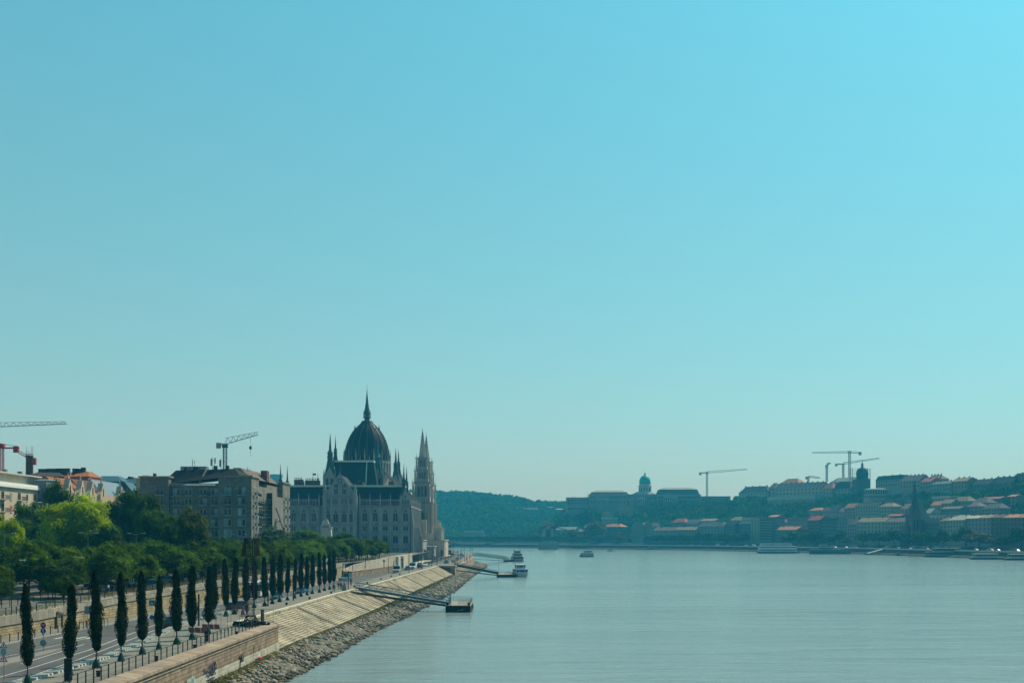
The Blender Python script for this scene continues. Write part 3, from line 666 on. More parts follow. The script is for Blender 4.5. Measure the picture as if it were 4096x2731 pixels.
# lattice mast
def lattice(m, x, y, z0, z1, w0, w1, n, t=.05, n_d=True):
    for k in range(n):
        a = z0+(z1-z0)*k/n; b = z0+(z1-z0)*(k+1)/n; wa = w0+(w1-w0)*k/n; wb = w0+(w1-w0)*(k+1)/n
        ca = [(x+sx*wa/2, y+sy*wa/2, a) for sx, sy in ((-1,-1),(1,-1),(1,1),(-1,1))]; cb = [(x+sx*wb/2, y+sy*wb/2, b) for sx, sy in ((-1,-1),(1,-1),(1,1),(-1,1))]
        for i in range(4):
            m.bar(ca[i], cb[i], t); m.bar(cb[i], cb[(i+1)%4], t*.7)
            if n_d: m.bar(ca[i] if k%2 else ca[(i+1)%4], cb[(i+1)%4] if k%2 else cb[i], t*.6)
            if n_d: m.bar(ca[(i+1)%4] if k%2 else ca[i], cb[i] if k%2 else cb[(i+1)%4], t*.6)
mx, my = P(1003, 165.5), 165.5
q = thing('lattice_mast', 'tall dark rusty lattice mast with wedge-shaped cage head standing on the quay', 'mast', (mx, my, 5.12))
m = MB(); lattice(m, mx, my, 6.5, 14.4, .85, .85, 11, .045); m.build('shaft', RUST, q)
m = MB(); lattice(m, mx, my, 5.35, 6.5, 1.9, .95, 2, .1); m.box(mx-.6, mx+.6, my-.6, my+.6, 6.42, 6.55); m.build('splayed_foot', RUST, q)
m = MB(); m.box(mx-2.4, mx+2.4, my-.18, my+.18, 5.17, 5.42); m.box(mx-.18, mx+.18, my-2.4, my+2.4, 5.16, 5.40)
for sx, sy in ((-1.7,0),(1.4,0),(0,1.4),(0,-1.3)): m.box(mx+sx-.55, mx+sx+.55, my+sy-.45, my+sy+.45, 5.12, 5.75)
m.build('ballast_base', RUST, q)
m = MB(); lattice(m, mx, my, 14.4, 16.7, 2.0, 1.35, 1, .08); m.box(mx-1.1, mx+1.1, my-1.1, my+1.1, 14.36, 14.44); m.box(mx-.72, mx+.72, my-.72, my+.72, 16.66, 16.74)
for i in range(9):
    t = -1+2*i/8.
    for (ax, s) in (('x',-1),('x',1),('y',-1),('y',1)):
        p = (mx+t, my+s, 14.4) if ax == 'x' else (mx+s, my+t, 14.4); e = (mx+t*.7+R.uniform(-.25,.25), my+s*.7, 16.7) if ax == 'x' else (mx+s*.7, my+t*.7+R.uniform(-.25,.25), 16.7)
        m.bar(p, e, .055)
m.build('cage_head', RUST, q)
# temporary mesh fence frames round the mast
fr = thing('barrier_panel', 'x', 'barrier', (0,0,5.12), 0, 'metal barrier frames beside the lattice mast'); m = MB()
for x in (0, 1.5, 3.): m.tube((x,0,0),(x,0,1.95),.022,4)
m.tube((0,0,1.95),(3,0,1.95),.022,4); m.tube((0,0,.25),(3,0,.25),.015,4); m.build('frame', GALV, fr, world=False)
m = MB(); m.box(-.3,.3,-.3,.3,0,.12); m.build('foot', CONC, fr, world=False)
for i, (x, y, a) in enumerate(((-38.9,157.5,.3),(-36.1,158.6,.1),(-38.8,161.5,1.4),(-35.4,170.6,-.2),(-38.2,170.,.2))):
    lb = 'grey metal barrier frame, %s of the frames around the mast' % num[i]
    if i == 0: fr.location = (x,y,5.12); fr.rotation_euler = (0,0,a); fr['label'] = lb
    else: dup(fr, (x,y,5.12), a, lb)
# info pillars / bins
def pillar(px, py, h, w_, label, name='info_pillar', text=None):
    x, y = W(px, py, 5.12); q = thing(name, label, 'pillar', (x, y, 5.12)); m = MB(); m.box(x-w_/2, x+w_/2, y-.12, y+.12, 5.12, 5.12+h); m.build('panel', METAL, q, bevel=.02)
    m = MB(); m.box(x-w_/2-.06, x+w_/2+.06, y-.2, y+.2, 5.12, 5.22); m.build('plinth', CONC, q)
    if text:
        f = bpy.data.curves.new('lettering', 'FONT'); f.body = text; f.size = .45; f.align_x = 'CENTER'; f.extrude = .005; f.materials.append(GALV)
        o = fmesh(f); o.parent = q; o.location = (0, -.135, h-.5); o.rotation_euler = (radians(90),0,0)
    return q
pillar(273, 2725, 1.9, .62, 'dark information pillar on the near pavement behind the railing, far left')
pillar(826, 2566, 1.25, .42, 'dark waste bin pillar beside the railing and pink benches')
pillar(1050, 2492, 1.9, .42, 'dark slab sign with pale number at the end of the quay wall', text='10')
for i, (px, py) in enumerate(((795,2501),(1072,2423),(1174,2400),(1393,2356))):
    x, y = W(px, py, 5.12); hh = 2.6 if i in (0,3) else 2.2; q = thing('light_bollard', 'tall slim black light column, %s along the quay' % num[i], 'lamp post', (x, y, 5.12), 0, 'black light columns along the quay')
    MB().box(x-.09, x+.09, y-.09, y+.09, 5.12, 5.12+hh+1.6).build('column', BLACK, q); MB().box(x-.14, x+.14, y-.14, y+.14, 5.12, 5.2).build('plinth', BLACK, q)
mp = MB().lathe([(.17,0),(.19,.05),(.2,.32),(.24,.36)], 8).mesh('bin_body'); mp.materials.append(BLACK)
mo = MB().lathe([(.24,.36),(.24,.42),(.1,.44)], 8).mesh('cap'); mo.materials.append(METAL)
for i, (px, py) in enumerate(((625,2643),(779,2595),(946,2540),(1074,2503),(393,2704),(1146,2418),(1238,2395),(1325,2372),(1417,2347),(1469,2333),(1524,2317),(1564,2306),(1599,2298),(1688,2274))):
    x, y = W(px, py, 5.12); q = thing('mooring_bollard', 'small squat black mooring bollard, %s along the quay edge' % num[i], 'bollard', (x, y, 5.12 if i > 4 else 5.12), 0, 'black bollards along the quay edge')
    if i < 5: q.scale = (.9,.9,1.2)
    link('bin_body', mp, q); link('cap', mo, q)
# benches
def bench(x, y, a, label):
    q = thing('bench', label, 'bench', (x, y, 5.12), a, 'rust-pink benches on the quay pavement'); PK = mat('pink_bench_slats', (.24,.12,.11), v=.15)
    for k in range(3):
        m = MB(); ox = -1.15+k*.8
        m.box(ox, ox+.72, -.25, .25, .42, .48); m.build('seat', PK, q, world=False)
        m = MB(); m.add([(ox,.22,.45),(ox+.72,.22,.45),(ox+.72,.5,1.05),(ox,.5,1.05),(ox,.27,.45),(ox+.72,.27,.45),(ox+.72,.55,1.05),(ox,.55,1.05)],[(0,1,2,3),(4,7,6,5),(0,4,5,1),(1,5,6,2),(2,6,7,3),(3,7,4,0)]); m.build('backrest', PK, q, world=False)
    for sx in (-1.1, 1.1):
        m = MB(); m.bar((sx,-.2,0),(sx,-.2,.42),.05); m.bar((sx,.2,0),(sx,.2,.42),.05); m.build('leg', BLACK, q, world=False)
for (px, py, a, lb) in ((797,2542,2.9,'pink slatted bench facing away beside the eighth columnar tree'),(850,2528,2.9,'pink slatted bench behind the waste bin pillar'),(957,2445,3.,'pink bench close to the woman in the plum dress')):
    x, y = W(px, py, 5.12); bench(x, y, a, lb)
# bicycle racks
q = thing('bike_rack', 'row of black hooped bicycle stands at the foot of the retaining wall', 'bike rack', (W(318,2520)[0], W(318,2520)[1], 5.14))
for i in range(8):
    m = MB(); x, y, z = i*.0+.1*i, i*1.05, 0
    pts = [(x,y,0),(x,y,.75),(x+.1,y,.95),(x+.45,y,.95),(x+.55,y,.75),(x+.55,y,0)]; m.poly(pts, .03, 5); m.build('hoop', BLACK, q, world=False)
# rubber gatherings: signs
RED = mat('sign_red', (.42,.02,.03), rough=.4, v=.05); BLUE = mat('sign_blue', (.02,.10,.35), rough=.4, v=.05); SGRY = mat('sign_back', (.22,.27,.28), rough=.4, v=.1); SYEL = mat('sign_lime', (.55,.62,.03), rough=.4, v=.05)
def signpost(px, py, z, h, label):
    x, y = W(px, py, z); q = thing('road_sign', label, 'sign', (x, y, z)); MB().tube((x,y,z),(x,y,z+h),.035,6).build('post', GALV, q); return q, x, y
def disc(q, x, y, z, r, m, n=20, name='sign_plate', ph=0, dy=-.06):
    o = MB(); vs = []
    for k in range(n): t = 2*pi*k/n+ph; vs.append((x+r*cos(t), z+r*sin(t)))
    o.yprism(vs, y+dy-.02, y+dy); return o.build(name, m, q)
def text(q, x, y, z, s, body, m, nm='lettering'):
    f = bpy.data.curves.new(nm, 'FONT'); f.body = body; f.size = s; f.align_x = 'CENTER'; f.align_y = 'CENTER'; f.extrude = .003; f.materials.append(m)
    o = fmesh(f); o.parent = q; o.location = (x-q.location.x, y-q.location.y, z-q.location.z); o.rotation_euler = (radians(90),0,0)
q, x, y = signpost(174, 2600, 5.13, 3.3, 'red stop sign above a round blue arrow sign on the traffic island')
sc = 131.6/F*.3706   # metres per zoom pixel
zt = lambda yy: ZZ(2150+yy*.3706, 131.6)
disc(q, x, y, zt(930), .34, WHITE, 8, ph=pi/8); o = disc(q, x, y, zt(930), .31, RED, 8, ph=pi/8, dy=-.085); text(q, x, y-.115, zt(930), .24, 'STOP', WHITE)
disc(q, x, y, zt(990), .31, WHITE); disc(q, x, y, zt(990), .28, BLUE, dy=-.085)
m = MB(); m.bar((x,y-.11,zt(990)-.2),(x,y-.11,zt(990)+.1),.06,.01); m.yprism([(x-.1,zt(990)+.08),(x+.1,zt(990)+.08),(x,zt(990)+.22)], y-.115, y-.105); m.build('arrow', WHITE, q)
disc(q, x, y, zt(1120), .35, SGRY)
q, x, y = signpost(16, 2731+12, 5.12, 3.4, 'two red-edged warning triangles with a white plate between on a grey post at left')
d = y; zt = lambda yy: ZZ(2150+yy*.3706, d)
for (yy, r) in ((1158,.34),(1308,.38)):
    disc(q, x, y, zt(yy)-.02, r, RED, 3, ph=pi/2); disc(q, x, y, zt(yy)-.02, r*.72, WHITE, 3, ph=pi/2, dy=-.085); MB().bar((x,y-.11,zt(yy)-.1),(x,y-.11,zt(yy)+.12),.045,.01).build('mark', BLACK, q)
m = MB().box(x-.27, x+.27, y-.08, y-.06, zt(1268), zt(1185)); m.build('plate', mat('pale_sign', (.5,.6,.6)), q, bevel=.01)
m = MB(); zc = zt(1226)
m.poly([(x+.13*cos(t*pi/8)*(1 if t < 9 else 1), y-.1, zc+.2*sin(t*pi/8)) for t in range(17)], .018, 4); m.build('mark', mat('dark_teal_mark', (.03,.12,.15)), q)
def crossing(px, py, z, h, zc_px, d_, label, w_=.62):
    q, x, y = signpost(px, py, z, h, label); zc = ZZ(zc_px, y); m = MB(); m.box(x-w_/2-.12, x+w_/2+.12, y-.08, y-.06, zc-w_/2-.12, zc+w_/2+.12); m.build('lime_border', SYEL, q)
    MB().box(x-w_/2, x+w_/2, y-.10, y-.085, zc-w_/2, zc+w_/2).build('sign_plate', BLUE, q); MB().yprism([(x-w_*.36,zc-w_*.3),(x+w_*.36,zc-w_*.3),(x,zc+w_*.36)], y-.115, y-.105).build('triangle', WHITE, q)
    m = MB(); m.tube((x,y-.13,zc-.02),(x-.06,y-.13,zc-.16),.02,4); m.tube((x,y-.13,zc-.02),(x+.08,y-.13,zc-.16),.02,4); m.tube((x,y-.13,zc-.02),(x,y-.13,zc+.1),.025,4); m.build('walking_figure', BLACK, q); return q, x, y
q, x, y = crossing(608, 2497, 5.12, 3.6, 2410, 0, 'blue pedestrian crossing sign with lime border above a round blue arrow sign')
disc(q, x, y, ZZ(2467, y), .33, WHITE); disc(q, x, y, ZZ(2467, y), .3, BLUE, dy=-.085); MB().bar((x-.13,y-.12,ZZ(2467,y)+.13),(x+.13,y-.12,ZZ(2467,y)-.13),.06,.01).build('arrow', WHITE, q)
crossing(527, 2357+5, 8.2, 2.6, 2323, 0, 'blue pedestrian crossing sign with lime border on the upper street by parked cars')
q, x, y = signpost(1385, 2365, 5.12, 4.6, 'dark square sign panel on a post beside the walking couple'); MB().box(x-.5, x+.5, y-.08, y-.05, ZZ(2305,y), ZZ(2294,y)).build('sign_plate', mat('dark_sign_panel', (.03,.07,.08)), q)
q, x, y = signpost(351, 2518, 5.12, 3.3, 'grey rectangular sign back on a post before the retaining wall'); MB().box(x-.4, x+.4, y-.08, y-.05, ZZ(2455,y), ZZ(2423,y)).build('sign_plate', SGRY, q)
q, x, y = signpost(1484, 2321, 5.12, 2.9, 'small square white sign on a thin post at the quay roadside'); MB().box(x-.35, x+.35, y-.08, y-.05, 7.4, 8.0).build('sign_plate', SGRY, q); MB().box(x-.28, x+.28, y-.1, y-.085, 7.48, 7.92).build('panel', WHITE, q)
q, x, y = signpost(643, 2349, 8.3, 2.4, 'round blue sign on the upper street near the parked cars'); disc(q, x, y, ZZ(2328, y), .33, BLUE)
# street lamps
def lamp_mesh(h, arm, two, t=.06):
    r = thing('street_lamp', 'x', 'street lamp', (0,0,0)); MB().tube((0,0,0),(0,0,h), t*1.3, 6, t*.7).build('pole', GALV if two else METAL, r, world=False)
    for s in ((-1, 1) if two else (1,)):
        MB().poly([(0,0,h-.15),(s*arm*.5,0,h+.15),(s*arm,0,h+.2)], t*.55, 5).build('arm', GALV if two else METAL, r, world=False)
        m = MB(); m.box(s*arm-.45, s*arm+.45, -.15, .15, h+.14, h+.3); o = m.build('lamp_head', mat('lamp_head_grey', (.5,.52,.5), rough=.4), r, world=False, bevel=.04)
    return r
L2 = lamp_mesh(10.5, 1.9, True); L1 = lamp_mesh(8.5, 1.6, False); u2 = u1 = True
def placelamp(proto, used, x, y, z, label, g, rz=0, sc=1):
    if used: proto.location = (x,y,z); proto['label'] = label; proto['group'] = g; proto.rotation_euler = (0,0,rz); proto.scale = (sc,)*3
    else: dup(proto, (x,y,z), rz, label, sc, g)
for i, (px, yt) in enumerate(((352,2131),(545,2132),(712,2133),(817,2138),(957,2136),(1085,2142),(1180,2146),(18,2133))):
    d = [246,262,275,288,300,330,360,222][i]; zt_ = ZZ(yt, d); zb = zu(d); placelamp(L2, u2, P(px,d), d, zb, 'tall twin-armed street lamp above the park trees, %s in its line' % num[i], 'twin-armed street lamps over the park', R.uniform(-.1,.1), (zt_-zb)/10.7); u2 = False
for i, (px, yt, d) in enumerate(((46,2240,150),(285,2229,172),(483,2222,200),(646,2228,225),(765,2216,250),(877,2210,275),(977,2205,300),(1052,2186,330),(1063,2203,322),(1291,2184,400),(1330,2184,425),(1500,2200,480))):
    zt_ = ZZ(yt, d); zb = zu(d); placelamp(L1, u1, P(px,d), d, zb, 'thin single-armed lamp post over the park hedge, %s along the wall line' % num[i], 'single-armed lamp posts behind the retaining wall', R.uniform(-.2,.3), (zt_-zb)/8.7); u1 = False
# tram / lighting posts near the domed building: (px, ytop, ybottom)
PL = [(1411,2176,2302),(1500,2200,2287),(1419,2210,2262),(1434,2200,2285),(1461,2190,2272),(1512,2190,2278),(1553,2230,2290),(1536,2245,2270),(1575,2243,2270),(1609,2240,2268),(1636,2170,2290),(1651,2225,2282),(1672,2190,2275),(1686,2225,2258),(1730,2160,2250),(1727,2218,2263),(1748,2222,2262),(1765,2170,2243),(1781,2166,2240),(1793,2168,2238),(1803,2168,2236),(1811,2168,2222),(1815,2168,2220),(1831,2205,2255),(1843,2200,2252),(1858,2190,2246),(1868,2205,2245),(1880,2192,2235),(1884,2190,2230),(1890,2193,2228),(1788,2165,2215),(1799,2165,2217),(1845,2190,2212),(1849,2190,2212)]
lp = MB().tube((0,0,0),(0,0,1),.11,5,.07).mesh('pole'); lp.materials.append(METAL); lh = MB().lathe([(.14,.0),(.32,.12),(.32,.3),(.1,.4)], 7).mesh('lamp_head'); lh.materials.append(METAL)
la = MB().bar((0,0,0),(.9,0,.12),.09).mesh('arm'); la.materials.append(METAL)
for i, (px, yt, yb) in enumerate(PL):
    zb = 5.1
    if px < 1640 and yb < 2275: zb = 7.5 if px < 1500 else 9.5
    x, y = W(px, max(yb, 2160), zb)
    if y > 1000: y = 900; x = P(px, y)
    h = ZZ(yt, y)-zb
    q = thing('lamp_post', 'slim dark lamp post, number %s counting left to right along the river road' % ((num+[n+' plus twenty' for n in num])[i]), 'lamp post', (x,y,zb), R.uniform(0,3), 'slim dark lamp posts along the river road')
    o = link('pole', lp, q); o.scale = (1,1,h); o = link('lamp_head' if i%2 else 'arm', lh if i%2 else la, q); o.location = (0,0,h)
# catenary wires
for i, (a, b) in enumerate((((46,2240,150),(285,2229,172)),((285,2229,172),(483,2222,200)),((483,2222,200),(646,2228,225)),((646,2228,225),(765,2216,250)),((765,2216,250),(877,2210,275)),((877,2210,275),(977,2205,300)))):
    p = Vector((P(a[0],a[2]),a[2],ZZ(a[1]+6,a[2]))); e = Vector((P(b[0],b[2]),b[2],ZZ(b[1]+6,b[2]))); pts = []
    for k in range(9): t = k/8; v = p.lerp(e, t); pts.append((v.x, v.y, v.z-4*t*(1-t)*.8))
    tag(MB().poly(pts, .018, 3).build('overhead_wire', BLACK), 'thin sagging wire between lamp posts above the park trees, %s from left' % num[i], 'wire', 'sagging wires over the park trees')
# ================================================================ vehicles
def car_proto(kind):
    dims = dict(car=(4.4,1.78,1.45), suv=(4.6,1.85,1.7), van=(5.6,2.0,2.4), bus=(12,2.5,3.1))[kind]; Lc, Wc, Hc = dims
    r = thing('parked_car' if kind != 'bus' else 'bus', 'x', kind, (0,0,0)); g = .22 if kind != 'bus' else .3
    if kind in ('car','suv'):
        b = .52*Hc+g*.3; body = [(-Lc/2,g+.1),(-Lc/2+.05,b-.06),(-Lc/2+.5,b+.02),(Lc/2-1.25,b+.03),(Lc/2-.25,b-.13),(Lc/2,b-.3),(Lc/2,g+.12),(Lc/2-.25,g),(-Lc/2+.2,g)]
        cab = [(-Lc/2+.25,b),(-Lc/2+(.85 if kind=='car' else .45),Hc-.02),(Lc/2-2.3,Hc),(Lc/2-1.2,b)]
    elif kind == 'van':
        b = 1.25; body = [(-Lc/2,g),(-Lc/2,Hc-.05),(Lc/2-1.7,Hc),(Lc/2-.95,b+.05),(Lc/2-.1,b-.25),(Lc/2,g+.2),(Lc/2-.2,g)]; cab = [(Lc/2-2.3,b+.05),(Lc/2-2.25,Hc-.2),(Lc/2-1.55,Hc-.2),(Lc/2-.9,b+.08)]
    else:
        b = 1.3; body = [(-Lc/2,g),(-Lc/2,Hc-.1),(-Lc/2+.2,Hc),(Lc/2-.2,Hc),(Lc/2,Hc-.3),(Lc/2,g)]; cab = [(-Lc/2-.02,1.35),(-Lc/2-.02,2.55),(Lc/2+.02,2.6),(Lc/2+.02,1.1)]
    m = MB(); m.xprism(body[::-1], -Wc/2, Wc/2); bo = m.build('body', mat('car_paint', (.2,.2,.2), rough=.3, spec=.6), r, world=False, bevel=.06)
    m = MB(); w1 = Wc/2-(.04 if kind in('car','suv') else -.012); w2 = w1-(.22 if kind in('car','suv') else .0)
    zmin = min(z for _, z in cab); n = len(cab)
    vs = [(-(w1 if z-zmin < .1 else w2), y, z) for y, z in cab]+[((w1 if z-zmin < .1 else w2), y, z) for y, z in cab]
    m.add(vs, [tuple(range(n))[::-1], tuple(range(n,2*n))]+[(i,(i+1)%n,n+(i+1)%n,n+i) for i in range(n)]); m.build('windows', GLASS, r, world=False)
    if kind in ('car','suv'):
        m = MB(); ya, yb_ = cab[1][0]-.02, cab[2][0]+.04; m.box(-w2-.01, w2+.01, ya, yb_, Hc-.03, Hc+.03); m.build('roof', mat('car_paint', (0,0,0)), r, world=False, bevel=.02)
    ty = MB().lathe([(.2,-.1),(.32,-.1),(.34,-.05),(.34,.05),(.32,.1),(.2,.1)], 14).mesh('tyre'); ty.materials.append(RUBBER); ri = MB().lathe([(.2,-.09),(.2,.09),(.05,.11)], 8).mesh('rim'); ri.materials.append(GALV)
    wr = 1. if kind in('car','suv') else 1.15
    for sx in (-1,1):
        for sy in (-Lc*.31, Lc*.32):
            o = link('wheel', MB().lathe([(.04,-.1),(.06,.12),(.02,.12)], 6).mesh('wheel'), r); o.data.materials.append(GALV); o.location = (sx*(Wc/2-.08), sy, .34*wr); o.rotation_euler = (0, radians(90)*sx, 0); o.scale = (wr,)*3
            link('tyre', ty, o); link('rim', ri, o)
    for sx in (-1,1):
        MB().box(sx*Wc*.36-.17, sx*Wc*.36+.17, Lc/2-.06, Lc/2+.015, b-.48, b-.33).build('headlight', mat('headlight_glass', (.6,.62,.6), rough=.1), r, world=False)
        MB().box(sx*Wc*.38-.14, sx*Wc*.38+.14, -Lc/2-.015, -Lc/2+.05, b-.35, b-.18).build('tail_light', mat('tail_light_red', (.35,.02,.02), rough=.2), r, world=False)
    return r
PAINTS = dict(dark=(.02,.025,.03), white=(.6,.6,.58), silver=(.32,.34,.35), red=(.35,.03,.03), blue=(.06,.16,.24), green=(.03,.07,.05), teal=(.10,.2,.22), grey=(.12,.13,.13), black=(.01,.011,.012))
def paint(c): return mat('car_paint_'+c, PAINTS[c], rough=.3, spec=.6, v=.05)
CARP = {}
def car(kind, c, x, y, z, head, label, group=None, name=None):
    if kind not in CARP:
        CARP[kind] = r = car_proto(kind); r.location = (x,y,z); r.rotation_euler = (0,0,head); r['label'] = label
        if group: r['group'] = group
        for ch in kids(r):
            if ch.name.split('.')[0] in ('body','roof'): ch.material_slots[0].link = 'OBJECT'; ch.material_slots[0].material = paint(c)
    else: r = dup(CARP[kind], (x,y,z), head, label, 1., group, {'body': paint(c), 'roof': paint(c)})
    r['category'] = kind if kind != 'suv' else 'car'
    if group is None and 'group' in r: del r['group']
    return r
def rcar(kind, c, px, py, head, label, z=5.01, group='vehicles on the quay road'):
    x, y = W(px, py, z); return car(kind, c, x, y, z, radians(head), label, group)
rcar('car','dark', 686, 2508, 12, 'dark car with blue-tinted windows driving between the sixth and seventh near columnar trees')
rcar('car','black', 930, 2443, 10, 'black car in traffic behind the third far columnar tree')
rcar('car','grey', 966, 2436, 5, 'grey car following the black car near the woman in plum')
x, y = W(1020, 2388, 5.01); car('bus', 'white', x, y+4, 5.01, radians(2), 'long white coach partly hidden behind the columnar trees and the mast', 'vehicles on the quay road')
rcar('van','white', 1104, 2372, 0, 'tall white van behind the columnar trees right of the coach')
rcar('car','green', 1106, 2397, 182, 'dark green car seen from behind between two columnar trees')
rcar('car','dark', 1200, 2376, 186, 'black car rear by the striped separators in the middle of the far tree row')
rcar('car','blue', 1221, 2371, 186, 'blue-grey car just behind the black one beyond the far tree row')
rcar('suv','teal', 1381, 2321, 158, 'dark teal off-road car with shining headlights before the stone stair')
rcar('van','silver', 1588, 2290, 178, 'boxy pale grey van driving towards the viewer below the ramp')
rcar('car','dark', 1630, 2279, 178, 'dark car just behind the pale grey van')
rcar('van','white', 1652, 2275, 176, 'small white van next to the dark car below the ramp')
rcar('suv','black', 1678, 2268, 176, 'black tall car with people near it under the pale tower')
rcar('car','white', 1699, 2263, 170, 'white car parked at the foot of the pale tower')
rcar('car','black', 1786, 2253, 175, 'black car with sun glint by the pavement crowd')
rcar('car','grey', 1830, 2240, 176, 'grey car in the line on the far bend of the quay road')
rcar('car','silver', 1838, 2230, 178, 'silver car further along the bend of the quay road')
rcar('car','blue', 1850, 2227, 178, 'dark blue car at the bend right of the silver car')
rcar('car','red', 1845, 2222, 178, 'small reddish car near the far end of the quay bend')
rcar('van','black', 1798, 2213, 178, 'black bus-like van at the far end behind the flood wall')
rcar('car','white', 1825, 2214, 178, 'white car farthest along the quay road')
def ucar(kind, c, px, py, head, label):
    z = 8.1
    for _ in range(4): x, y = W(px, py, z); z = zu(y)+.02
    car(kind, c, x, y, z, radians(head), label, 'cars parked on the upper street')
for (k, c, px, py, hd, lb) in (('car','silver',425,2357,80,'silver car parked under the round trees at left'),('suv','dark',395,2352,85,'dark car deep in shade left of the silver car'),('suv','teal',600,2357,20,'pale teal car parked by the wall railing'),('car','teal',590,2336,25,'pale blue car behind the pale teal one'),('car','white',668,2333,70,'white car with bright bonnet under the park trees'),('car','silver',640,2325,70,'silver car between the blue and white parked cars'),
    ('car','dark',700,2327,70,'dark car right of the white bonnet'),('car','white',752,2313,75,'white car nose showing between tree trunks'),('car','red',816,2306,78,'red car under the park trees'),('car','dark',726,2316,75,'black car in shade left of the white nose'),('car','dark',790,2308,75,'black car in shade left of the red car'),('suv','grey',500,2345,80,'dark grey car in the shade under the round trees'),('car','white',1163,2268,80,'white car behind the far columnar trees')):
    ucar(k, c, px, py, hd, lb)
x, y = P(1287, 372), 372; car('van', 'white', x, y, zu(y), radians(172), 'tall white delivery van parked among trees above the retaining wall', 'cars parked on the upper street')
# ================================================================ people
def skin(name, pts, edges, rad, m, parent, sub=1):
    me = bpy.data.meshes.new(name); me.from_pydata([tuple(p) for p in pts], edges, []); o = link(name, me, parent)
    sm = o.modifiers.new('skin', 'SKIN'); sm.use_smooth_shade = True
    for i, v in enumerate(me.skin_vertices[0].data):
        r_ = rad[i]; v.radius = (r_, r_) if not isinstance(r_, tuple) else r_
        v.use_root = (i == 0)
    if sub: o.modifiers.new('sub', 'SUBSURF').levels = sub; o.modifiers['sub'].render_levels = sub
    me.materials.append(m); return o
SKINM = mat('skin', (.38,.22,.15), rough=.6, v=.08)
def cloth(c): return mat('cloth_%d_%d_%d' % tuple(int(k*100) for k in c), c, rough=.9, v=.15, s=6)
def person(x, y, z, face, label, top, bot, hair=(.03,.02,.015), step=.22, arm=.15, dress=False, h=1.72, group='people walking on the quay', bag=None):
    q = thing('person', label, 'person', (x,y,z), face, group); q.scale = (h/1.72,)*3
    s = step
    pt = [(0,0,.93),(0,0,1.12),(0,.01,1.36),(0,.01,1.47),(0,.03,1.56),(0,.03,1.67),
          (.09,0,.9),(.1,s*.55,.5),(.1,s*.9,.09),(.1,s*.9+.16,.04),(-.09,0,.9),(-.1,-s*.35,.5),(-.1,-s*1.1,.11),(-.1,-s*1.1+.15,.04),
          (.19,0,1.4),(.24,-arm*.6,1.13),(.25,arm*.3,.9),(.25,arm*.5,.81),(-.19,0,1.4),(-.24,arm*.6,1.13),(-.25,arm*1.3,.92),(-.25,arm*1.5,.83)]
    rd = [.13,.11,.14,.055,.075,.08,.085,.06,.04,.035,.085,.06,.04,.035,.055,.04,.028,.03,.055,.04,.028,.03]
    ed = [(0,1),(1,2),(2,3),(3,4),(4,5),(0,6),(6,7),(7,8),(8,9),(0,10),(10,11),(11,12),(12,13),(2,14),(14,15),(15,16),(16,17),(2,18),(18,19),(19,20),(20,21)]
    for hnd, sg in ((17,1),(21,-1)):     # five fingers on each hand
        hx, hy, hz = pt[hnd]
        for k in range(5):
            i = len(pt); dy = (k-2)*.018; ln = (.06,.085,.09,.085,.065)[k] if k else .06
            pt += [(hx+sg*.004, hy+dy, hz-.05), (hx-sg*.012, hy+dy*1.2+(.02 if k == 4 else 0), hz-.05-ln*(.6 if k == 4 else 1))]; rd += [.010, .008]; ed += [(hnd,i),(i,i+1)]
    skin('body', pt, ed, rd, SKINM, q)
    m = MB(); m.lathe([(.0,1.62),(.085,1.62),(.098,1.69),(.085,1.75),(.03,1.785)], 9, 0, .01); 
    m.build('hair', cloth(hair), q, True, world=False)
    m = MB(); m.box(-.035,-.02,.1,.115,1.63,1.645); m.box(.02,.035,.1,.115,1.63,1.645); m.build('eyes', BLACK, q, world=False)
    tp = [pt[i] for i in (0,1,2,3,14,15,18,19)]; skin('shirt', tp, [(0,1),(1,2),(2,3),(2,4),(4,5),(2,6),(6,7)], [.155,.14,.165,.075,.075,.055,.075,.055], cloth(top), q)
    if dress: MB().lathe([(.17,1.0),(.2,.8),(.27,.45),(.36,.22),(.34,.2)], 12, ribs=.12).build('skirt', cloth(bot), q, True, world=False)
    else: skin('trousers', [pt[i] for i in (0,6,7,8,10,11,12)], [(0,1),(1,2),(2,3),(0,4),(4,5),(5,6)], [.15,.1,.078,.06,.1,.078,.06], cloth(bot), q)
    for k in (8,12): 
        fx, fy, fz = pt[k]; MB().box(fx-.05, fx+.05, fy-.08, fy+.2, max(0,fz-.10), max(.07,fz-.02)).build('shoe', BLACK, q, world=False, bevel=.02)
    if bag: MB().box(-.42,-.22,-.1,.2,.45,.8).build('bag', cloth(bag), q, world=False, bevel=.03)
    return q
def rp(px, py, face, label, top, bot, **k):
    z = k.pop('z', 5.12); x, y = W(px, py, z); return person(x, y, z, radians(face), label, top, bot, **k)
rp(972, 2464, 100, 'woman in a long plum dress walking near the mast', (.22,.07,.13), (.22,.07,.13), dress=True, group='people by the lattice mast')
rp(987, 2457, 60, 'person in dark clothes standing half behind the lattice mast', (.03,.03,.04), (.04,.04,.05), step=.05, group='people by the lattice mast')
rp(1335, 2365, 150, 'person in black holding a turquoise bag at the end of the tree row', (.02,.02,.025), (.02,.02,.03), bag=(.05,.35,.4))
rp(1354, 2357, 178, 'man in dark shirt and pale shorts, left of the walking pair', (.03,.03,.035), (.25,.18,.18))
rp(1364, 2357, 178, 'person in black, right of the walking pair', (.02,.02,.025), (.03,.03,.035), step=.12)
rp(1404, 2343, 185, 'person in a dark jacket walking past the black light column', (.03,.03,.04), (.2,.2,.2))
rp(1377, 2355, 90, 'person leaning behind the grey electrical cabinet', (.15,.05,.06), (.04,.04,.05), step=.05)
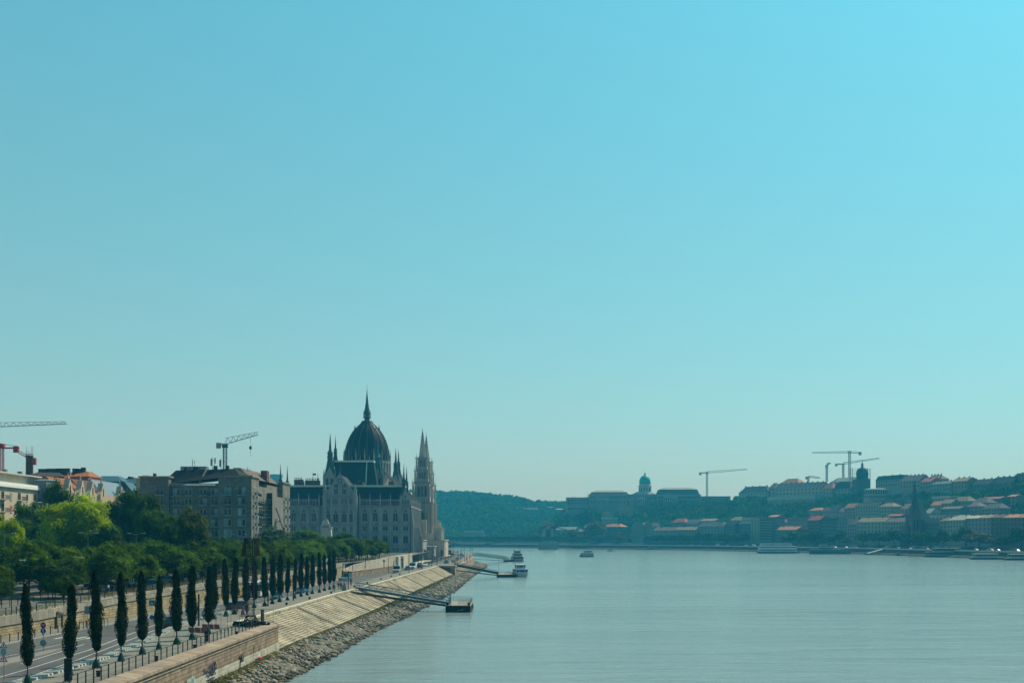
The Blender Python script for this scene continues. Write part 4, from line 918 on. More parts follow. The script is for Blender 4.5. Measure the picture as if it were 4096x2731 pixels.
q = thing('electrical_cabinet', 'grey metal cabinet with posts on the quay right of the walking pair', 'cabinet', (*W(1377,2362,5.12), 5.12)); MB().box(-.45,.45,-.3,.3,.06,1.25).build('cabinet', mat('cabinet_grey', (.22,.22,.18)), q, world=False, bevel=.02); MB().box(-.55,.55,-.4,.4,0,.08).build('plinth', CONC, q, world=False); MB().tube((-.2,0,1.25),(-.2,0,6.2),.03,4).build('post', GALV, q, world=False); MB().tube((.25,0,1.25),(.25,0,6.2),.03,4).build('post', GALV, q, world=False)
q = person(P(433, 191), 191, zu(191)+.01, radians(90), 'person in a pale blue shirt walking on the upper footpath behind the wall railing', (.4,.45,.55), (.05,.05,.06), group='people on the upper street')
q = rp(157, 2376, 80, 'person in dark clothes standing under the park trees at left', (.04,.03,.03), (.03,.03,.03), z=7.5, group='people on the upper street')
for i, (px, py) in enumerate(((1674,2275),(1681,2276),(1688,2272),(1715,2263),(1748,2256),(1813,2252),(1819,2254),(1825,2250),(1808,2254),(1773,2216),(1866,2243),(1879,2237))):
    rp(px, py, R.uniform(0, 360), 'tiny distant pedestrian, %s from left near the pale tower and river road' % num[i], R.choice([(.03,.03,.04),(.3,.3,.3),(.1,.05,.05)]), (.05,.05,.07), group='distant pedestrians by the pale tower')
# plastic bag litter
q = thing('plastic_litter', 'small crumpled red and blue plastic bag on the rocks by the wall', 'litter', (*W(1035,2640,1.9), 2.0)); V = MB().lathe([(.1,0),(.3,.1),(.25,.25),(.05,.33)], 6).build('red_sheet', mat('red_plastic', (.75,.03,.02), rough=.3), q, world=False); V.location = (.12,0,0)
V = MB().lathe([(.1,0),(.28,.06),(.2,.18),(.05,.22)], 5).build('blue_sheet', mat('blue_plastic', (.1,.2,.6), rough=.3), q, world=False); V.location = (-.22,-.05,-.04)
# ================================================================ Pest buildings
WM = {}
def wmesh(w_, h_, arch=False, mull=1, fr=.09):
    k = (w_, h_, arch, mull)
    if k in WM: return WM[k]
    m = MB(); m.box(-w_/2, -w_/2+fr, -.06, .03, 0, h_); m.box(w_/2-fr, w_/2, -.06, .03, 0, h_); m.box(-w_/2+fr, w_/2-fr, -.06, .03, h_-fr, h_); m.box(-w_/2+fr, w_/2-fr, -.06, .03, 0, fr)
    for i in range(mull): x = -w_/2+w_*(i+1)/(mull+1); m.box(x-fr*.4, x+fr*.4, -.055, .03, fr, h_-fr)
    a = m.mesh('window'); p = MB()
    if arch:
        n = 7; pts = [(-w_/2+.02, .02), (w_/2-.02, .02)]+[(w_/2*.95*cos(pi*i/n), h_-w_*.1+w_*.5*sin(pi*i/n)) for i in range(n+1)]; p.yprism(pts, -.035, .02)
    else: p.box(-w_/2+fr*.5, w_/2-fr*.5, -.035, .02, fr*.5, h_-fr*.5)
    b = p.mesh('pane'); s = MB().box(-w_/2-.12, w_/2+.12, -.16, .05, -.12, 0).mesh('sill'); WM[k] = (a, b, s); return WM[k]
def window(par, x, y, z, w_, h_, a=0., arch=False, mull=1, sill=True, frm=WINF, glass=None, simple=False):
    fm, pm, sm = wmesh(w_, h_, arch, mull)
    if simple:
        o = link('window', pm, par); o.location = (x,y,z); o.rotation_euler = (0,0,a)
        if not o.data.materials: o.data.materials.append(GLASS)
        return o
    o = link('window', fm, par); o.location = (x,y,z); o.rotation_euler = (0,0,a)
    if not fm.materials: fm.materials.append(WINF)
    if not pm.materials: pm.materials.append(GLASS)
    if not sm.materials: sm.materials.append(CONC)
    if frm is not WINF: o.material_slots[0].link = 'OBJECT'; o.material_slots[0].material = frm
    p = link('pane', pm, o)
    if glass: p.material_slots[0].link = 'OBJECT'; p.material_slots[0].material = glass
    if sill: link('sill', sm, o)
    return o
def balcony(par, x, y, z, w_, a=0., d=1.1):
    m = MB(); m.box(-w_/2, w_/2, -d, 0, -.15, 0); o = m.build('balcony', CONC, par, world=False); o.location = (x,y,z); o.rotation_euler = (0,0,a)
    m = MB(); n = int(w_/.25)
    for i in range(n+1): xx = -w_/2+w_*i/n; m.box(xx-.02, xx+.02, -d, -d+.04, 0, 1.0)
    for sx in (-w_/2, w_/2): m.box(sx-.02, sx+.02, -d, 0, .95, 1.0); m.box(sx-.02, sx+.02, -d, 0, .4, .44)
    m.box(-w_/2, w_/2, -d-.01, -d+.05, .95, 1.02); m.build('balustrade', METAL, o, world=False)
# --- grey apartment block
A = thing('apartment_block', 'big grey-brown apartment block with dark mansard roof, balconies and a scaffolded sunlit side', 'building', (-111.6, 375, 8.8))
za = lambda z: z-8.8
MB().box(0,8.6,0,12,0,za(34.6)).build('tower_wall', GREYPL, A, world=False)
MB().box(8.6,23.5,1.6,12,0,za(32.2)).build('wall', GREYPL, A, world=False)
MB().box(23.5,33.45,0,11,0,za(34.8)).build('tower_wall', GREYPL, A, world=False)
MB().box(20,30.6,11,38,0,za(33)).build('wall', GREYPL, A, world=False)
MB().box(14,32.2,58,72,0,za(35.4)).build('tower_wall', GREYPL, A, world=False)
for (x0,x1,y0,y1,z) in ((-.4,9,-.4,12.4,34.6),(23.1,33.85,-.4,11.4,34.8),(13.6,32.6,57.6,72.4,35.4)): MB().box(x0,x1,y0,y1,za(z),za(z)+.45).build('cornice', COPE, A, world=False)
MB().box(8.6,23.5,1.3,1.6,za(32.2)-.1,za(32.2)+.25).build('cornice', COPE, A, world=False)
MB().box(8.6,23.5,.9,1.58,za(30.0)+2.6,za(30.0)+2.95).build('gutter', GALV, A, world=False)
RFG = mat('grey_shingle_roof', (.017,.021,.023), v=.3, s=.8, rough=.8)
m = MB(); m.add([(5.5,2,za(32.6)),(29.5,2,za(35.3)),(31.5,14,za(35.3)),(5.5,14,za(32.6)),(9,6.5,za(37.1)),(27,6.5,za(37.6)),(27,9,za(37.6)),(9,9,za(37.1))],[(0,1,5,4),(1,2,6,5),(2,3,7,6),(3,0,4,7),(4,5,6,7)]); m.build('roof', RFG, A, world=False)
m = MB(); m.bar((17.2,2.1,za(32.9)),(18.4,6.4,za(37.6)),.35); m.build('roof_rib', COPE, A, world=False)
m = MB(); m.add([(24,11,za(34.9)),(30.9,11,za(34.9)),(30.9,58,za(34.9)),(24,58,za(34.9)),(25,14,za(38.3)),(27,14,za(38.3)),(27,55,za(38.3)),(25,55,za(38.3))],[(0,1,5,4),(1,2,6,5),(2,3,7,6),(3,0,4,7),(4,5,6,7)]); m.build('roof', mat('pinkish_tile_roof', (.15,.11,.09), v=.2, s=2), A, world=False)
MB().box(20,30.6,38,58,0,za(34)).build('wall', GREYPL, A, world=False)
rows = [29.4, 26.5, 23.3, 20.1, 16.9, 13.6, 10.4]
for i, z in enumerate(rows):
    for cx in (26.3, 30.5):
        for dx in (-.62,.62): window(A, cx+dx, -.02, za(z), 1.0, 2.1, 0, arch=(i==0), mull=0, glass=(CURT if R.random() < .28 else None), frm=(WINF if i > 1 else CONC))
        if i < 2: balcony(A, cx, 0, za(z)-.05, 3.0)
    for cx in (10.6, 14.1, 18.6, 22.): 
        for dx in (-.55,.55): window(A, cx+dx, 1.58, za(z), .95, 1.9, 0, mull=0, glass=(CURT if R.random() < .2 else None))
        balcony(A, cx, 1.6, za(z)-.3, 2.9)
    for dx in (-.6,.6): window(A, 6+dx, -.02, za(z), 1.0, 2.0, 0, arch=(i==0), mull=0, frm=CONC)
    balcony(A, 6, 0, za(z)-.1, 3.0)
    for (yy, xx) in ((3.2,33.47),(7.6,33.47),(61,32.22),(68,32.22)):
        for dy in (-.65,.65): window(A, xx, yy+dy, za(z)+.2, .75, 2.2, radians(90), mull=0)
        if i < 6: balcony(A, xx, yy, za(z)-.1, 2.4, radians(90), .6)
    if i < 6: balcony(A, 30.6, 20+i%3, za(z), 5, radians(90), 1.4); window(A, 30.62, 19, za(z), 1.2, 2.0, radians(90)); window(A, 30.62, 24, za(z), 1.2, 2.0, radians(90))
for (x, y, z0, s) in ((12,7,37,1.),(15,7.5,37.2,1.6),(21,7,37.4,1.1),(24.6,7.2,37.5,1.0),(3,5,35,.8)): MB().box(x-s/2,x+s/2,y-.5,y+.5,za(z0)-1.2,za(z0)+1.1).build('chimney', mat('dark_brick', (.09,.07,.06), v=.3), A, world=False)
m = MB(); m.box(29,31,36,40,za(35),za(38.6)); m.build('chimney', mat('red_brick', (.22,.10,.07), v=.3, kind='ashlar', bs=(.3,.1,.01)), A, world=False)
MB().box(10,18,8,11,za(36.8),za(38.4)).build('roof_plant', GALV, A, world=False)
# scaffold sheet and hoists: a thing of its own against the block
S = thing('scaffold', 'tall grey-netted scaffold with hanging work platforms on the grey block', 'scaffolding', (-79.6, 413, 8.8))
MB().box(-1.4,.4,.2,20,0,21.5).build('netting', mat('grey_netting', (.21,.2,.18), v=.25, s=.8, streak=True), S, world=False)
MB().box(-1.4,.35,-.05,.18,0,22.5).build('netting', mat('shade_painted_netting', (.035,.037,.04), v=.4, s=1.5, streak=True), S, world=False)  # front end of the same netting, its shade painted in as a darker colour
m = MB()
for k in range(9):
    for yy in range(-24, 0, 3): m.tube((-.1,yy,0),(-.1,yy,20),.05,4) if k == 0 else None
    m.box(-1.2,0,-25,-.3,k*2.4,k*2.4+.1); m.tube((0,-25,k*2.4+1),(0,0,k*2.4+1),.04,4)
m.build('scaffold_frame', mat('scaffold_steel', (.06,.07,.07), v=.3), S, world=False)
for (y, z) in ((6,13),(13,9),(7,2.5)):
    o = MB().box(.5,1.9,y-1.6,y+1.6,z,z+.12).build('work_platform', METAL, S, world=False); m = MB()
    for yy in (y-1.6,y,y+1.6):
        for xx in (.5,1.9): m.tube((xx,yy,z),(xx,yy,z+1.1),.05,4)
    m.tube((1.9,y-1.6,z+1.1),(1.9,y+1.6,z+1.1),.05,4); m.tube((.5,y,z+4.8),(1.7,y+1.4,z+1.1),.06,4); m.tube((.5,y-1,z+4.8),(1.7,y,z+1.1),.06,4); m.build('hanger', METAL, S, world=False)
# rooftop antennas
def mastobj(px, yt, yb, d, label, panels=True):
    x = P(px, d); z0 = ZZ(yb, d); z1 = ZZ(yt, d); q = thing('antenna_mast', label, 'antenna', (x,d,z0), 0, 'antennas on the roofs at left'); m = MB().tube((x,d,z0),(x,d,z1),.1,5); m.tube((x+.7,d,z0),(x+.7,d,z1-.3),.06,4); m.tube((x,d,z1-1),(x+.7,d,z1-1),.05,4); m.build('pole', GALV, q)
    if panels: m = MB(); m.box(x-.5,x-.1,d-.2,d+.1,z1-2.6,z1-.5); m.build('panel', mat('pale_panel', (.35,.4,.4)), q); m = MB(); m.box(x+.8,x+1.1,d-.2,d+.1,z1-1.9,z1-.2); m.build('panel', mat('pale_panel', (0,0,0)), q)
mastobj(849,1828,1878,384,'antenna mast with pale panels on the grey block, left of the crane'); mastobj(884,1832,1876,384,'antenna mast beside the teal and red crane'); mastobj(770,1836,1878,384,'slim twin antenna poles over the roof plant of the grey block', False); mastobj(990,1868,1885,380,'short antenna on the right roof end of the grey block', False)
# --- cream flats at the left edge
B = thing('apartment_block', 'sunlit cream apartment block with rows of balconies at the left edge of the picture', 'building', (-122.6, 262, 7.5), radians(90)+radians(2.2))
Lb = 82; MB().box(0,Lb,0,14,0,21.6).build('wall', CREAM, B, world=False)
MB().box(-.5,Lb+.4,-.7,14,21.6,22.3).build('cornice', WHITE, B, world=False); MB().box(-.5,Lb+.3,-.5,-.3,22.3,22.8).build('parapet', WHITE, B, world=False)
MB().box(2,Lb-8,2.5,14,22.3,25.2).build('attic_wall', CREAM, B, world=False); MB().box(1,Lb-7,1.2,14,25.2,25.5).build('roof', mat('pale_roof_slab', (.5,.5,.47)), B, world=False)
for i in range(7): MB().box(4+i*11,5.2+i*11,5,6,25.3,26.7).build('chimney', GREYPL, B, world=False)
for j, z in enumerate((18.6,15.5,12.4,9.3,6.2,3.1)):
    for k in range(14):
        x = 3+k*5.7; w_ = 1.9 if k%2 else 1.3
        window(B, x, -.02, z, w_, 2.0 if k%2 else 1.7, 0, mull=1, glass=(mat('red_awning', (.45,.07,.03)) if (j == 1 and k in (8,9,10)) or (j == 2 and k == 9) else CURT if R.random() < .2 else None), frm=mat('grey_window_frame', (.35,.35,.33)))
        if k%2: balcony(B, x, 0, z-.1, 3., 0, 1.3)
# gabled cream mansion row
def gablehouse(y0, y1, x, zb, ze, zp, label, roofm, k=3, dep=14):
    q = thing('gabled_house', label, 'building', (x, y0, zb), radians(90), 'gabled houses behind the trees'); L_ = y1-y0
    MB().box(0,L_,0,dep,0,ze-zb).build('wall', CREAM, q, world=False)
    m = MB(); m.add([(0,.3,ze-zb),(L_,.3,ze-zb),(L_,dep,ze-zb),(0,dep,ze-zb),(1.5,4.5,zp-zb),(L_-1.5,4.5,zp-zb),(L_-1.5,7,zp-zb),(1.5,7,zp-zb)],[(0,1,5,4),(1,2,6,5),(2,3,7,6),(3,0,4,7),(4,5,6,7)]); m.build('roof', roofm, q, world=False)
    for i in range(k):
        c = L_*(i+.5)/k; g = min(2.6, L_/k*.38); h1 = ze-zb; h2 = h1+3.4
        m = MB(); m.yprism([(c-g,h1-5),(c+g,h1-5),(c+g,h1),(c+g*.55,h1+1.1),(c+.25,h2),(c-.25,h2),(c-g*.55,h1+1.1),(c-g,h1)], -.9, .6); o = m.build('gable', CREAM, q, world=False); m = MB().pinn(c,-.2,h2-.1,.35,h2+.7,h2+2.0); m.build('finial', CREAM, q, world=False)
        window(q, c, -.92, h1-.6, .7, 2.0, 0, arch=True, mull=0, simple=True); window(q, c-.9, -.92, h1-4.3, .8, 1.9, 0, mull=0); window(q, c+.9, -.92, h1-4.3, .8, 1.9, 0, mull=0)
        window(q, c-.9, -.02, h1-8.3, .9, 2.0, 0, mull=0); window(q, c+.9, -.02, h1-8.3, .9, 2.0, 0, mull=0)
    return q
TILE = mat('red_tile_roof', (.30,.115,.06), v=.25, s=1.5, rv=.15); TILED = mat('dark_tile_roof', (.085,.065,.055), v=.3, s=1.5); BLUER = mat('blue_sheet_roof', (.05,.12,.16), v=.2, s=.8, rough=.5); GLR = mat('grey_glass_roof', (.20,.24,.27), v=.15, rough=.3)
gablehouse(342, 362, -123.5, 8, 29.5, 33.5, 'cream house with curved gables and red roof behind the yellow-green tree', TILE, 2)
gablehouse(363, 382, -124.2, 8, 29.6, 33.8, 'cream house with two stepped gables and dark red roof with skylights', mat('maroon_roof', (.14,.06,.045), v=.2), 2)
gablehouse(383, 412, -125, 8, 29.5, 34.4, 'cream house with pointed finial gable below a grey glass roof', GLR, 1)
gablehouse(413, 425, -124, 8, 30.5, 35, 'house with single sharp white gable beside the grey apartment block', BLUER, 1)
# blocks behind
def block(px0, px1, d, ye, yr, label, wm, rm, dep=16, typ='hip', ch=(), g='roofs rising behind the gabled houses', zb=8):
    x0, x1 = P(px0,d), P(px1,d); ze, zr_ = ZZ(ye,d), ZZ(yr,d); q = thing('town_house', label, 'building', (x0,d,zb), 0, g); L_ = x1-x0; h = ze-zb; hr = zr_-zb
    MB().box(0,L_,0,dep,0,h).build('wall', wm, q, world=False)
    i = min(L_*.28, 6) if typ == 'hip' else 0
    m = MB(); m.add([(-.3,-.3,h),(L_+.3,-.3,h),(L_+.3,dep,h),(-.3,dep,h),(i,dep*.35,hr),(L_-i,dep*.35,hr),(L_-i,dep*.6,hr),(i,dep*.6,hr)],[(0,1,5,4),(1,2,6,5),(2,3,7,6),(3,0,4,7),(4,5,6,7)]); m.build('roof', rm, q, world=False)
    for (cp, cw_, ct) in ch: cx = P(cp,d)-x0; m = MB(); m.box(cx-cw_/2,cx+cw_/2,dep*.3,dep*.3+1,h,ZZ(ct,d)-zb); m.build('chimney', mat('dark_brick', (0,0,0)), q, world=False)
    return q
block(100, 245, 400, 1905, 1879, 'dark tiled roof with three wide chimney stacks behind the cream flats', TILED, TILED, 16, 'hip', ((150,3.2,1871),(190,4.2,1870),(230,4.2,1869)))
block(225, 268, 402, 1912, 1884, 'small orange tiled hip end right of the dark tiled roof', CREAM, TILE, 14, 'hip', ())
block(285, 352, 405, 1905, 1882, 'orange-red tiled roof with skylights and chimneys', TILE, TILE, 14, 'hip', ((283,2.,1870),(298,2.,1871),(314,1.4,1866)))
block(350, 490, 445, 1925, 1900, 'long blue-grey metal roof behind the finial gables', BLUER, BLUER, 16, 'hip', ((455,.6,1906),))
block(465, 560, 450, 1935, 1907, 'steel-blue roof between the gabled houses and the grey block', BLUER, BLUER, 16, 'hip', ((500,.8,1902),(512,.8,1904)))
block(545, 600, 392, 1913, 1898, 'small tan hip roof peeking above the left end of the grey block', CREAM, mat('tan_roof', (.28,.23,.17)), 8, 'hip', ())
block(138, 185, 330, 1920, 1914, 'low glass penthouse behind the cream flats', GLR, GLR, 10, 'flat', ())
q = thing('brick_chimney', 'round red brick chimney crowned with antennas', 'chimney', (P(118,420), 420, 8)); d = 420
MB().lathe([(1.35,8),(1.25,36),(1.15,43.5),(1.3,43.6),(1.3,44.2)], 16, P(118,d), d).build('stack', mat('red_brick', (.26,.12,.08)), q, True); m = MB()
for k in range(9): a = k*.7; x = P(118,d)+1.1*cos(a); y = d+1.1*sin(a); m.tube((x,y,44.),(x,y,45.6+(k%4==0)*1.6),.055,4)
m.lathe([(1.25,44.6),(1.25,44.7)],12,P(118,d),d); m.build('antennas', GALV, q)
# ================================================================ tower cranes
def crane(px, d, y_top, y_bot, mw, jib_px, jib_y0, jib_y1, cj_px, label, colm, colj=None, group='tower cranes on the skyline', cabc=None, hook=None, jh=None, depth=0., cwm=None, th=None, luff=False, seg=None):
    x = P(px,d); z0 = ZZ(y_bot,d); z1 = ZZ(y_top,d); q = thing('tower_crane', label, 'crane', (x,d,z0), 0, group); colj = colj or colm
    th = th or mw*.12; m = MB(); lattice(m, x, d, z0, z1, mw, mw, max(3,int((z1-z0)/mw/1.2)), th); m.build('mast', colm, q)
    m = MB(); m.box(x-mw*.8,x+mw*.8,d-mw*.7,d+mw*.7,z1,z1+mw*1.2); m.build('slewing_unit', cabc or colj, q)
    xj = P(jib_px,d); za_, zb_ = ZZ(jib_y0,d), ZZ(jib_y1,d); jh = jh or mw*.9; m = MB(); n = seg or max(6,int(abs(xj-x)/(jh*1.3)))
    L0 = Vector((x,d,za_)); L1 = Vector((xj,d+depth,zb_))
    for k in range(n):
        a = L0.lerp(L1,k/n); b = L0.lerp(L1,(k+1)/n); ha = jh*(1-.55*k/n); hb = jh*(1-.55*(k+1)/n); up = Vector((0,0,1))
        m.bar(a+Vector((0,-jh*.4,0)), b+Vector((0,-jh*.4,0)), th); m.bar(a+Vector((0,jh*.4,0)), b+Vector((0,jh*.4,0)), th); m.bar(a+up*ha, b+up*hb, th); mid = a.lerp(b,.5)
        for s in (-jh*.4,jh*.4): m.bar(a+Vector((0,s,0)), mid+up*(ha+hb)/2, th*.6); m.bar(mid+up*(ha+hb)/2, b+Vector((0,s,0)), th*.6)
    m.build('jib', colj, q)
    xc = P(cj_px,d); zc = za_; m = MB(); m.box(min(x,xc),max(x,xc),d-jh*.4,d+jh*.4,zc-th,zc+th*2); m.bar((x,d,z1+mw*1.2),(xc,d,zc+mw*.5),th); m.build('counter_jib', colj, q)
    m = MB(); s = 1 if xc > x else -1; m.box(xc-s*mw*1.3,xc,d-mw*.5,d+mw*.5,zc-mw*1.2,zc+mw*.5); m.build('counterweight', cwm or CONC, q)
    if hook: hp, y0_, y1_ = hook; hx = P(hp,d); m = MB(); m.tube((hx,d+depth*.7,ZZ(y0_,d)),(hx,d+depth*.7,ZZ(y1_,d)),.05,3); m.box(hx-.45,hx+.45,d+depth*.7-.3,d+depth*.7+.3,ZZ(y1_,d)-1,ZZ(y1_,d)+.3); m.tube((hx,d+depth*.7,ZZ(y1_,d)),(hx,d+depth*.7,ZZ(y1_+38,d)),.06,3); m.build('hook', METAL, q)
    return q
CRR = mat('crane_red', (.42,.05,.05), v=.15); CRG = mat('crane_grey', (.30,.29,.27), v=.1); CRB = mat('crane_blue', (.06,.13,.18)); CRT = mat('crane_teal', (.03,.13,.13)); CRY = mat('crane_white', (.45,.40,.34))
crane(900, 520, 1790, 1885, 1.35, 1032, 1777, 1738, 866, 'tower crane with teal cab, red counter-jib and pale rising jib above the grey block', CRB, CRY, cabc=CRT, hook=(1002,1746,1787), jh=2.6, cwm=mat('pinkish_ballast', (.36,.26,.24)))
crane(6, 450, 1792, 1895, 1.3, -160, 1792, 1700, 74, 'red tower crane with boxy red counterweight at the left edge', CRR, CRR, cwm=CRR, jh=1.6)
crane(-130, 560, 1714, 1900, 1.6, 265, 1712, 1695, -200, 'tower crane whose long thin jib reaches in from the left edge', CRG, CRG, jh=2.3, th=.16)
q = thing('lowered_jib', 'pale red truss jib sloping down behind the brick chimney', 'crane', (P(60,470),470,ZZ(1805,470))); m = MB(); a0 = Vector((P(55,470),470,ZZ(1800,470))); a1 = Vector((P(140,470),470,ZZ(1850,470)))
for k in range(9):
    a = a0.lerp(a1,k/9); b = a0.lerp(a1,(k+1)/9); u = Vector((.25,0,.9)); m.bar(a,b,.16); m.bar(a+u,b+u,.16); m.bar(a,a+u,.1); m.bar(a+u,b,.1); m.bar(a+Vector((0,1,0)),b+Vector((0,1,0)),.16)
m.build('truss', mat('faded_crane_red', (.42,.16,.17)), q); MB().lathe([(.6,0),(1.1,.6),(.9,1.6),(.2,2.)],8,a1.x-.3,470).mesh('x'); m = MB(); m.box(a1.x-1.2,a1.x+.4,469.4,470.6,a1.z-.8,a1.z+1.8); m.build('sheave_block', CRR, q)
# ================================================================ domed parliament
PR = thing('parliament', 'vast neo-gothic riverside building with a dark ribbed dome, needle spires and pale stone facade', 'building', (-82, 600, 9.2), radians(1.0))
Z0 = 9.2
def pb(m, name, mt, par=None, **k): return m.build(name, mt, par or PR, world=False, **k)
def U(px, d): return P(px, d)+82+(d-600)*.01745       # local x (rotation is tiny)
# wings
pb(MB().box(-34,33,.0,28,0,22.6), 'wing_wall', LIME); pb(MB().box(14,33,28,270,0,22.6), 'river_wing_wall', LIME); pb(MB().box(-34,-14,28,270,0,22.6), 'city_wing_wall', LIME)
def hiproof(x0,x1,y0,y1,z0,z1,ix,iy,name='roof',mt=DARKROOF,top=True):
    m = MB(); m.add([(x0,y0,z0),(x1,y0,z0),(x1,y1,z0),(x0,y1,z0),(x0+ix,y0+iy,z1),(x1-ix,y0+iy,z1),(x1-ix,y1-iy,z1),(x0+ix,y1-iy,z1)],[(0,1,5,4),(1,2,6,5),(2,3,7,6),(3,0,4,7),(4,5,6,7)]); o = pb(m, name, mt)
    if top: pb(MB().box(x0+ix-.3,x1-ix+.3,y0+iy-.3,y1-iy+.3,z1-.1,z1+.8), 'roof_terrace', ROOFTOP)
    return o
hiproof(-33,32,1.2,27,22.6,31.8,2.2,5.2); hiproof(15,32,28,269,22.6,31.8,5.5,4); hiproof(-33,-15,28,269,22.6,31.8,5.5,4)
# string courses
for z, p_, h_ in ((3.4,.22,.3),(9.4,.25,.35),(13.2,.3,.35),(21.9,.55,.5)):
    pb(MB().box(-34.3,33.3,-p_,-.003,z,z+h_), 'string_course', LIMED); pb(MB().box(33.003,33+p_,-p_,270,z,z+h_), 'string_course', LIMED)
# gallery (arcaded parapet) along front and river side
def gallery(x0,x1,y,z,a=0,n=None,h=2.7):
    L_ = x1-x0; n = n or max(3,int(L_/.62)); m = MB(); m.box(0,L_,-.16,.16,0,.22); m.box(0,L_,-.18,.18,h-.3,h)
    for i in range(n+1): x = L_*i/n; m.box(x-.07,x+.07,-.1,.1,.2,h-.3); m.spike(x,0,h,.16,h+.7)
    o = pb(m,'gallery',LIME); o.location = (x0,y,z); return o
bays_r = [8.9,13.8,18.7,23.6,28.4]; 
back = MB().box(7.8,28.3,.9,1.0,22.6,25.2); 
for a,b in zip(bays_r,bays_r[1:]): gallery(a+.3,b-.3,-.1,22.5); gallery(-b-1.4,-a-2.0,-.1,22.5)
gallery(-34,-30,-.1,22.5)
for i in range(34):
    o = gallery(0,6.6,0,22.5); o.location = (33.1,2+i*7.8,22.5); o.rotation_euler = (0,0,radians(90))
# buttress strips and pinnacles between bays
def buttress(x,y=-.0,w_=1.0,zt=22.5,pk=28.6,dep=.8):
    m = MB(); m.box(x-w_/2,x+w_/2,y-dep,y,0,9.3); m.box(x-w_*.42,x+w_*.42,y-dep*.75,y,9.3,15); m.box(x-w_*.34,x+w_*.34,y-dep*.6,y,15,zt); o = pb(m,'buttress',LIME)
    pb(MB().pinn(x,y-.3,zt,.5,zt+3.0,pk), 'pinnacle', LIME)
for x in bays_r: buttress(x)
for x in bays_r: buttress(-x-1.7)
# windows
def lancet(w_,h_):
    n=6; return [(-w_/2,0),(w_/2,0)]+[(w_/2*cos(pi*i/n),h_-w_/2+w_*.62*sin(pi*i/n)) for i in range(n+1)]
def gothic(x,z,s=1.,y=-.0,ang=0,big=True,par=None):
    """pair of lancets with rosette in a hood: window (stone tracery) > two panes, rosette"""
    m = MB(); h = 4.3*s
    n = 8; out = [(1.25*s*cos(pi*i/n), h+.1*s+1.9*s*sin(pi*i/n)) for i in range(n+1)]
    for (a,b),(c,d) in zip(out,out[1:]): m.bar((a,-.12,b),(c,-.12,d),.2*s,.3)
    m.bar((0,-.12,.0),(0,-.12,h-.3*s),.16*s,.25)
    if big: m.box(-1.3*s,1.3*s,-.28,0,-.9,-.05)
    o = pb(m,'window',LIME,par); o.location = (x,y,z); o.rotation_euler = (0,0,ang)
    for sx in (-.6,.6): p = MB().yprism([(sx*s+a*s,b*s) for a,b in lancet(.95,4.0)],-.07,.02).build('pane',GLASS,o,world=False)
    p = MB(); p.yprism([(.52*s*cos(k*pi/5),h+.75*s+.52*s*sin(k*pi/5)) for k in range(10)],-.08,.02); p.build('rosette',mat('dark_rosette',(.05,.07,.08),rough=.3),o,world=False)
    return o
def pairw(x,z,w_,h_,gap,y=-.0,ang=0,arch=False):
    m = MB(); m.box(-gap-w_/2-.18,gap+w_/2+.18,-.14,-.003,h_+ (w_*.3 if arch else .05),h_+(w_*.3 if arch else .05)+.22); m.box(-gap-w_/2-.2,gap+w_/2+.2,-.16,-.003,-.3,-.06); m.box(-.09,.09,-.12,-.003,-.1,h_+.3); o = pb(m,'window',LIMED); o.location=(x,y,z); o.rotation_euler=(0,0,ang)
    for s in (-gap,gap):
        p = MB().yprism([(s+a,b) for a,b in (lancet(w_,h_) if arch else [(-w_/2,0),(w_/2,0),(w_/2,h_),(-w_/2,h_)])],-.06,.02); p.build('pane',GLASS,o,world=False)
mids = [(a+b)/2 for a,b in zip(bays_r,bays_r[1:])]+[30.9]
for x in mids+[-m_-1.7 for m_ in mids]:
    gothic(x,15.0,.98); pairw(x,10.6,.72,1.9,.62); pairw(x,4.6,.95,3.3,.6,arch=True); pairw(x,1.2,.6,.8,.7)
for i in range(34):
    y = 5.5+i*7.8
    gothic(33,15.0,1.,y,radians(90)) ; 
    if i<14: pairw(33,10.6,.72,1.9,.62,y,radians(90)); pairw(33,4.6,.95,3.3,.6,y,radians(90),True)
    if i<30:
        m = MB(); m.box(33,33.8,y-4.4,y-3.5,0,15); m.box(33,33.5,y-4.3,y-3.6,15,22.5); pb(m,'buttress',LIME); pb(MB().pinn(33.3,y-3.95,22.5,.55,25.6,28.8),'pinnacle',LIME)
# end gable over the last bay right/left
def gable(c,hw,z0,zp,y,dep,name='gable',arc=5):
    m = MB(); m.yprism([(c-hw,z0),(c+hw,z0),(c,zp)],y,y+dep); o = pb(m,name,LIME)
    m = MB(); m.bar((c-hw-.1,y,z0),(c,y,zp+.15),.28); m.bar((c+hw+.1,y,z0),(c,y,zp+.15),.28); m.pinn(c,y+.2,zp-.1,.3,zp+.6,zp+1.9); m.build('coping',LIMED,o,world=False)
    for i in range(1,8):
        t=i/8
        for s in (-1,1): 
            mm = MB().spike(c+s*hw*(1-t),y+.1,z0+(zp-z0)*t,.17,z0+(zp-z0)*t+.6); mm.build('crocket',LIMED,o,world=False)
    return o
for c in (30.9,-32.2):
    pb(MB().box(c-2.4,c+2.2,-.35,.8,22.5,25.6),'gable_base',LIME); o = gable(c-.1,2.5,25.6,29.8,-.4,1.0)
    for k in range(5): MB().box(c-1.5+k*.75-.17,c-1.5+k*.75+.17,-.38,-.33,23.2,25.2).build('pane',GLASS,o,world=False)
    MB().yprism([(c-.1-.45,27),(c-.1,26.5),(c-.1+.45,27),(c-.1,27.6)],-.44,-.38).build('rosette',GLASS,o,world=False)
